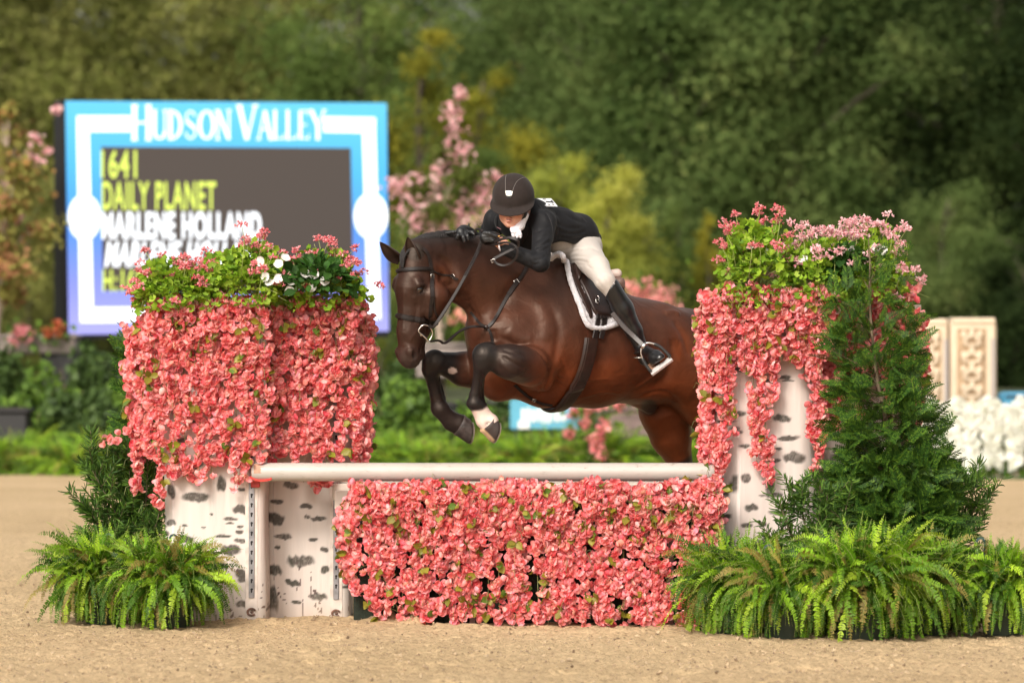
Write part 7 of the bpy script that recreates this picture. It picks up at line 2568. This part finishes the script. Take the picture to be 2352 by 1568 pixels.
def clothes():
    # teeth just showing
    e = MB(); e.ball(C(741, 284, .034), (.011, .006, .003), 10, 6); e.build("teeth", pm("teeth", (.75, .68, .6), .3), rider, True)
    # jacket
    S = Solid(.0065, .035)
    S.ell(C(835, 292, .32), (.150, .13, .125))
    S.cone(C(845, 305, .32), C(1000, 333, .46), .125, .112)
    S.cone(C(1000, 333, .46), C(1100, 365, .58), .112, .112)
    S.cone(C(1100, 365, .58), C(1160, 402, .64), .112, .075)
    S.cone(C(870, 380, .36), C(960, 400, .47), .10, .085)
    for sh, el, wr, r0, r1, r2 in ((nS, nE, nW, .064, .050, .036), (fS, fE, fW, .058, .048, .036)):
        S.cone(C(835, 300, .32), sh, .11, r0, k=.04)
        S.cone(sh, el, r0, r1, k=.022); S.cone(el, wr, r1, r2, k=.010)
    # opening at the neck, hem cut level above the thigh
    S.ball(C(775, 310, .06), .052, k=.02, sub=True)
    S.cone(C(748, 270, .10), C(770, 215, .2), .09, .09, k=.01, sub=True)
    hp = C(1080, 408, .5)
    S.P.append((np.array(C(990, 405, .3)) - np.array([.0, .25, .25]), np.array(C(1260, 405, .9)) + np.array([0.05, .2, .0]),
                lambda X: ((X[..., 2] - (hp.z + .012 * np.sin(X[..., 0] * 30) + (X[..., 0] - hp.x) * .08))), .006, True))
    v, f = S.mesh(2)
    v = press(v, f, [
        ([(865, 400), (905, 385), (950, 360)], 9, -6), ([(870, 435), (915, 420), (958, 395)], 8, -6), ([(860, 470), (900, 455), (950, 430)], 9, -6),
        ([(868, 500), (905, 490), (940, 470)], 7, -5), ([(880, 350), (930, 330), (960, 320)], 9, -4), ([(885, 417), (925, 402), (955, 378)], 8, 4),
        ([(862, 452), (905, 437), (952, 413)], 8, 4), ([(860, 520), (885, 520), (905, 505)], 6, -4),
        ([(780, 440), (800, 470), (805, 500)], 8, -4), ([(820, 460), (835, 490), (835, 525)], 8, -4), ([(850, 500), (862, 530), (858, 552)], 7, -4), ([(750, 430), (765, 460), (768, 485)], 7, -3),
        ([(895, 210), (940, 250), (968, 310), (975, 380)], 7, -6), ([(880, 250), (915, 262), (940, 290)], 12, 4),
        ([(985, 300), (1050, 330), (1130, 330)], 12, -5), ([(990, 340), (1060, 360), (1150, 345)], 12, -6), ([(1000, 375), (1070, 385), (1160, 372)], 10, -5),
        ([(990, 320), (1060, 345), (1140, 338)], 10, 4), ([(1010, 360), (1080, 373), (1150, 360)], 10, 4),
        ([(1040, 260), (1100, 290), (1150, 300)], 14, -5), ([(980, 250), (1010, 280), (1020, 320)], 12, -4),
        ([(650, 250), (640, 290), (648, 330)], 7, -5), ([(615, 270), (600, 300), (605, 330)], 8, -4), ([(590, 300), (582, 320)], 7, -4),
    ])
    jacket = mesh("jacket", v, f, cloth_black, rider)
    # hem piping, vent flap at the back
    bvj = BVHTree.FromPolygons([tuple(p) for p in v], [tuple(int(i) for i in q) for q in f])
    def js(cx, cy, lift=.002, y0=0):
        d = (C(cx, cy, 0) - CAMP).normalized()
        p, n, i, di = bvj.ray_cast(CAMP, d)
        if p is None:
            p, n, i, di = bvj.find_nearest(C(cx, cy, .4))
        if n.dot(d) > 0: n = -n
        return p + n * lift, n
    seam = pm("seam_thread", (.035, .034, .036), .7)
    def jline(pts, r, m, name, par=jacket):
        q = smooth_path([Vector((a, b_, 0)) for a, b_ in pts], 6)
        P = [js(p.x, p.y, .0005)[0] for p in q]
        P = [P[0]] + [(P[i - 1] + P[i] * 2 + P[i + 1]) / 4 for i in range(1, len(P) - 1)] + [P[-1]]
        e = MB(); e.tube(P, r, 5); return e.build(name, m, par, True)
    jline([(893, 205), (935, 250), (965, 310), (972, 370)], .0016, seam, "seam")
    jline([(1000, 235), (1060, 240), (1110, 262), (1150, 300)], .0014, seam, "seam")
    jline([(985, 300), (1000, 340), (985, 395)], .0012, seam, "seam")
    # skirt flap hanging behind over the breeches
    V = []; F = []
    NU, NV = 16, 8
    top = [C(1105, 300, .62), C(1160, 325, .62), C(1195, 375, .62)]
    for side in (0, 1):
        for j in range(NV + 1):
            t = j / NV
            for i in range(NU + 1):
                u = i / NU
                x = 1108 + 88 * u; yv = 312 + 60 * u * u
                x2 = 1100 + 118 * u; y2 = 395 + 38 * u ** 2.2
                cx, cy = x + (x2 - x) * t, yv + (y2 - yv) * t
                dep = .50 + .12 * u + .01 * math.sin(u * 12 + t * 2) + (0.006 if side else 0)
                V.append(C(cx, cy, dep - .02 * math.sin(math.pi * u)))
    n1 = (NU + 1) * (NV + 1)
    for sd_ in (0, 1):
        for j in range(NV):
            for i in range(NU):
                a = sd_ * n1 + j * (NU + 1) + i
                F.append((a, a + 1, a + NU + 2, a + NU + 1) if sd_ else (a, a + NU + 1, a + NU + 2, a + 1))
    for j in range(NV):
        a = j * (NU + 1) + NU; F.append((a, a + NU + 1, a + NU + 1 + n1, a + n1))
    for i in range(NU):
        a = NV * (NU + 1) + i; F.append((a, a + n1, a + 1 + n1, a + 1))
    mesh("jacket_skirt", np.array([tuple(p) for p in V]), F, cloth_black, jacket)
    # lapels and collar
    e = MB()
    for pts in ([(800, 262), (830, 300), (822, 360), (790, 402)], [(680, 268), (678, 310), (705, 370), (730, 400)]):
        q = smooth_path([Vector((a, b_, 0)) for a, b_ in pts], 6)
        P = []; N = []
        for p in q:
            a, n = js(p.x, p.y, .004); P.append(a); N.append(n)
        for it in range(3):
            P = [P[0]] + [(P[i - 1] + P[i] * 2 + P[i + 1]) / 4 for i in range(1, len(P) - 1)] + [P[-1]]
            N = [N[0]] + [(N[i - 1] + N[i] + N[i + 1]).normalized() for i in range(1, len(N) - 1)] + [N[-1]]
        e.ribbon(P, N, .036, .005)
    e.build("lapel", cloth_black, jacket, True)
    e = MB(); e.ribbon([js(a, b_, .006)[0] for a, b_ in ((682, 322), (692, 328), (704, 335))], [Vector((0, -1, 0))] * 3, .005, .002)
    e.build("pocket_trim", pm("pocket_trim", (.22, .10, .11), .6), jacket)
    # number on the back
    P = []
    V = []; F = []
    outline = [(868, 178), (960, 180), (975, 186), (992, 208), (990, 218), (950, 218), (932, 210), (925, 196)]
    NU, NV = 12, 6
    for j in range(NV + 1):
        for i in range(NU + 1):
            u, t = i / NU, j / NV
            a = Vector((868, 177, 0)).lerp(Vector((962, 178, 0)), u); c_ = Vector((930, 216, 0)).lerp(Vector((996, 218, 0)), u)
            p = a.lerp(c_, t)
            q, n = js(p.x, p.y, .005)
            V.append((q, n, p))
    # laid over the back a little above the cloth
    pts = []
    for q, n, p in V:
        dep = .20 + (p.x - 868) * .0007 + (218 - p.y) * .0036
        pts.append(C(p.x, p.y, dep))
    pts2 = [p + Vector((0, .0, .004)) for p in pts]
    Fq = []
    n1 = len(pts)
    for j in range(NV):
        for i in range(NU):
            a = j * (NU + 1) + i
            Fq.append((a, a + 1, a + NU + 2, a + NU + 1)); Fq.append((n1 + a, n1 + a + NU + 1, n1 + a + NU + 2, n1 + a + 1))
    bib = mesh("back_number", np.array([tuple(p) for p in pts + pts2]), Fq, pm("number_card", (.82, .82, .84), .6), rider)
    e = MB()
    def onb(x, y): return C(x, y, .20 + (x - 868) * .0007 + (218 - y) * .0036) + Vector((0, -.004, .006))
    for pl, w in (([(934, 197), (968, 199)], .010), ([(962, 190), (972, 204)], .008), ([(946, 211), (956, 214)], .004), ([(966, 211), (978, 213)], .004),
                  ([(918, 184), (934, 185)], .005)):
        P = [onb(a, b_) for a, b_ in pl]
        e.ribbon(P, [Vector((0, -.6, .8))] * 2, w, .002)
    e.build("digits", pm("black_print", (.02, .02, .02), .6), bib)
    # breeches
    S = Solid(.0065, .035)
    S.ell(C(1112, 430, .60), (.125, .13, .115))
    S.cone(C(1000, 385, .50), HIP, .085, .10)
    S.cone(C(1130, 455, .52), C(1200, 535, .32), .098, .068, k=.03)
    S.cone(C(1200, 535, .32), nK, .068, .052, k=.02)
    S.cone(nK, C(1276, 655, .228), .052, .046, k=.02)
    S.cone(C(1085, 460, .66), fK, .09, .066)
    S.cone(fK, fK + Vector((.03, .02, -.12)), .064, .054)
    v, f = S.mesh(2)
    v = press(v, f, [
        ([(985, 460), (1050, 440), (1110, 420)], 9, -5), ([(1000, 475), (1060, 458), (1130, 440)], 9, -5), ([(1020, 490), (1090, 478), (1150, 480)], 8, -5),
        ([(1010, 468), (1060, 448), (1120, 430)], 8, 4), ([(1040, 500), (1110, 500), (1160, 515)], 8, -5), ([(1060, 490), (1120, 488), (1170, 500)], 8, 3),
        ([(1090, 520), (1140, 522), (1180, 545)], 7, -4), ([(1190, 590), (1215, 620), (1235, 650)], 8, -3), ([(1120, 440), (1170, 430), (1210, 450)], 16, -4),
        ([(1210, 560), (1240, 600), (1262, 640)], 10, -3)])
    mesh("breeches", v, f, breech_m, rider)
    # boots
    for kn, an, near in ((nK, nA, True), (fK, fA, False)):
        S = Solid(.006, .02)
        if near:
            S.cone(C(1272, 640, .225), C(1335, 755, .262), .054, .060)
            S.cone(C(1335, 755, .262), C(1395, 868, .285), .061, .046)
            S.cone(C(1395, 868, .285), C(1432, 952, .30), .046, .037)
            S.ell(C(1443, 985, .30), (.040, .046, .044), k=.02)
            S.cone(C(1452, 978, .27), C(1512, 1010, .10), .037, .040, k=.02)
            S.cone(C(1512, 1010, .10), C(1534, 1014, .06), .040, .030, k=.02)
            S.ball(C(1452, 1020, .31), .033, k=.015)
            S.plane(C(1276, 636, .20), (-.87, .1, .49), k=.003)
            # sole side flattened
            S.plane(C(1498, 1052, .12), (.62, -.05, -.88), k=.006)
        else:
            S.cone(fK + Vector((.02, .01, -.09)), an, .060, .038)
            S.cone(an, an + Vector((.05, -.14, -.06)), .040, .036)
        v, f = S.mesh(2)
        bo = mesh("boot", v, f, boot_m, rider)
        if near:
            e = MB()
            c0 = C(1498, 1046, .14)
            ax1 = Vector((.28, -.93, -.10)).normalized(); up_ = Vector((.62, -.05, -.88)); up_ = (up_ - ax1 * up_.dot(ax1)).normalized(); sd_ = ax1.cross(up_)
            V = []; n = 20
            for lay in (0, 1):
                for k in range(n):
                    a = 2 * math.pi * k / n
                    V.append(c0 + ax1 * (.075 * math.cos(a)) + sd_ * (.034 * math.sin(a)) + up_ * (.003 + .008 * lay))
            e.add(V, [tuple(reversed(range(n))), tuple(range(n, 2 * n))] + [(k, (k + 1) % n, n + (k + 1) % n, n + k) for k in range(n)])
            e.build("sole", pm("sole_leather", (.36, .20, .13), .6, var=.2), bo)
            e = MB()
            P = [C(1443, 985, .26) + Vector((.046 * math.cos(a), -.044 * math.sin(a) + .01, .014 * math.cos(a) + .012)) for a in np.linspace(-.3, 3.4, 14)]
            e.tube(P, .0045, 6)
            e.build("spur_strap", LEATHER, bo, True)
            e = MB(); P = [C(1434, 1005, .27) + Vector((.05 * math.cos(a), -.05 * math.sin(a) + .02, -.004)) for a in np.linspace(-.2, 3.3, 12)]
            e.tube(P, .003, 6); e.ball(C(1482, 965, .20), (.007, .004, .007), 8, 6)
            e.build("spur", STEEL, bo, True)
            e = MB()
            y_ = .17
            e.tube([C(1287, 612, y_), C(1292, 622, y_), C(1297, 612, y_)], .0012, 5); e.tube([C(1292, 622, y_), C(1290, 630, y_)], .0012, 5)
            e.build("boot_badge", STEEL, bo, True)


def gloves():
    # far hand spread over the crest
    S = Solid(.004, .010)
    S.cone(C(520, 342, .15), C(498, 345, .09), .026, .030)
    S.cone(C(505, 335, .10), C(486, 346, .05), .024, .024)
    fingers = [[(478, 346, .06), (448, 350, .055), (410, 356, .07)],
               [(480, 350, .04), (474, 368, .015), (469, 380, .02), (468, 386, .03)],
               [(494, 352, .035), (500, 376, .005), (507, 398, .005)],
               [(510, 350, .045), (522, 370, .02), (526, 388, .02)]]
    for fg in fingers:
        P = [C(*p) for p in fg]
        for a, b_ in zip(P[:-1], P[1:]): S.cone(a, b_, .0105, .0095, k=.006)
    S.cone(C(515, 350, .07), C(545, 352, .04), .012, .011, k=.006); S.cone(C(545, 352, .04), C(560, 362, .03), .011, .009, k=.006)
    v, f = S.mesh(2); g = mesh("glove", v, f, glove_m, rider)
    e = MB(); P = [C(520, 335, .16) + Vector((.010, .026 * math.cos(a), .028 * math.sin(a))) for a in np.linspace(0, 2 * math.pi, 13)[:-1]]
    e.tube(P, .004, 6, closed=True); e.build("glove_cuff", glove_m, g, True)
    # near hand closed on the reins
    S = Solid(.004, .010)
    S.cone(C(708, 398, -.03), C(660, 380, -.02), .026, .030)
    S.cone(C(662, 376, -.03), C(622, 372, -.02), .028, .026)
    for i, (a, b_) in enumerate([(612, 360), (606, 373), (610, 386), (620, 397)]):
        S.cone(C(a + 36, b_ - 2, -.055), C(a - 4, b_ - 1, -.045), .0105, .0105, k=.004)
        S.cone(C(a - 4, b_ - 1, -.045), C(a - 12, b_ + 6, -.018), .0105, .0095, k=.004)
        S.cone(C(a - 12, b_ + 6, -.018), C(a + 6, b_ + 8, -.005), .0095, .009, k=.004)
    S.cone(C(672, 372, -.055), C(640, 358, -.06), .012, .011, k=.006); S.cone(C(640, 358, -.06), C(612, 352, -.05), .011, .009, k=.006)
    v, f = S.mesh(2); g = mesh("glove", v, f, glove_m, rider)
    e = MB(); e.ball(C(688, 372, -.058), (.007, .003, .004), 8, 6); e.build("glove_button", pm("glove_badge", (.45, .22, .05), .5), g, True)
    # shirt cuff at the near wrist
    e = MB()
    P = [C(712, 418, -.04) + Vector((.012 * math.cos(a) - .004, .036 * math.cos(a), .034 * math.sin(a))) for a in np.linspace(0, 2 * math.pi, 17)[:-1]]
    e.tube([p + Vector((-.008, 0, 0)) for p in P], .0045, 6, closed=True)
    e.build("shirt_cuff", tie_m, rider, True)
    S = Solid(.004, .010); S.cone(C(728, 424, -.04), C(702, 400, -.04), .025, .025)
    v, f = S.mesh(1); cw = np.tile(np.array([.62, .30, .20]), (len(v), 1)); mesh("wrist", v, f, skin_m, rider, True, cw)


def helmet():
    S = Solid(.0042, .012)
    hr = Matrix.Rotation(math.radians(24), 3, 'X') @ Matrix.Rotation(math.radians(-4), 3, 'Y')
    S.ell(C(763, 158, .15), (.1135, .135, .118), np.array(hr), k=.01)
    S.ell(C(757, 200, .115), (.121, .155, .015), np.array(hr @ Matrix.Rotation(math.radians(4), 3, 'X')), k=.012)
    S.ell(C(755, 262, .13), (.088, .105, .062), k=.012, sub=True)
    v, f = S.mesh(2)
    h = mesh("helmet", v, f, helmet_m, rider)
    bvh = BVHTree.FromPolygons([tuple(p) for p in v], [tuple(int(i) for i in q) for q in f])
    def hs(cx, cy, lift=.0008):
        d = (C(cx, cy, 0) - CAMP).normalized()
        p, n, i, di = bvh.ray_cast(CAMP, d)
        if p is None: p, n, i, di = bvh.find_nearest(C(cx, cy, .05))
        return p + n * lift, n
    sm = pm("helmet_piping", (.16, .14, .13), .5)
    e = MB()
    for pts in ([(722, 140), (722, 100), (722, 72), (726, 50)], [(758, 142), (768, 110), (785, 82), (812, 66), (828, 65)]):
        q = smooth_path([Vector((a, b_, 0)) for a, b_ in pts], 6)
        e.tube([hs(p.x, p.y)[0] for p in q], .0014, 5)
    e.build("piping", sm, h, True)
    def patch(name, outline, m, lift, par):
        o = [Vector((a, b_, 0)) for a, b_ in outline]
        c_ = sum(o, Vector()) / len(o)
        V = []; F = []; n = len(o)
        for t in (1, .5, 0):
            for p in o: V.append(hs(*(c_.lerp(p, t)).xy, lift)[0])
        for r in range(2):
            for k in range(n): F.append((r * n + k, r * n + (k + 1) % n, (r + 1) * n + (k + 1) % n, (r + 1) * n + k))
        V += [hs(p.x, p.y, -.002)[0] for p in o]
        for k in range(n): F.append((k, (k + 1) % n, 3 * n + (k + 1) % n, 3 * n + k))
        F = [q if True else q for q in F]
        return mesh(name, np.array([tuple(p) for p in V]), F, m, par, False)
    bd = patch("badge", [(721, 135), (740, 134), (759, 138), (755, 158), (748, 165), (734, 165), (726, 158)], pm("badge_silver", (.72, .70, .64), .35, metal=.35), .002, h)
    patch("badge_dark_part", [(726, 158), (754, 159), (748, 171), (734, 171)], pm("badge_black", (.015, .015, .015), .3), .0025, h)  # dark lower part of the silver badge
    e = MB()
    def hp(a, b_): return hs(a, b_, .004)[0]
    e.tube([hp(742, 143), hp(737, 147), hp(743, 151), hp(738, 156)], .0016, 5)
    e.build("badge_mark", pm("badge_mark", (.03, .03, .03), .4), bd, True)
    # harness strap on the near cheek
    e = MB()
    P = smooth_path([C(835, 225, .10), C(826, 262, .08), C(800, 300, .08), C(768, 322, .07)], 5)
    e.ribbon(P, [Vector((.5, -.8, 0))] * len(P), .016, .003)
    e.build("harness_strap", pm("harness_black", (.02, .02, .02), .6), h)
    # stock tie
    S = Solid(.0045, .008)
    S.cone(C(830, 262, .10), C(800, 318, .085), .016, .022)
    S.cone(C(800, 318, .085), C(770, 342, .06), .024, .022)
    rr = random.Random(2)
    for i in range(13):
        x = 752 + rr.uniform(0, 50); yv = 330 + rr.uniform(0, 34) 
        S.cone(C(x, yv, .055 + rr.uniform(-.01, .01)), C(x + rr.uniform(-6, 8), yv + 16, .055 + rr.uniform(-.012, .008)), .009, .006, k=.003)
    v, f = S.mesh(1); mesh("stock_tie", v, f, tie_m, rider)


clothes(); gloves(); helmet()
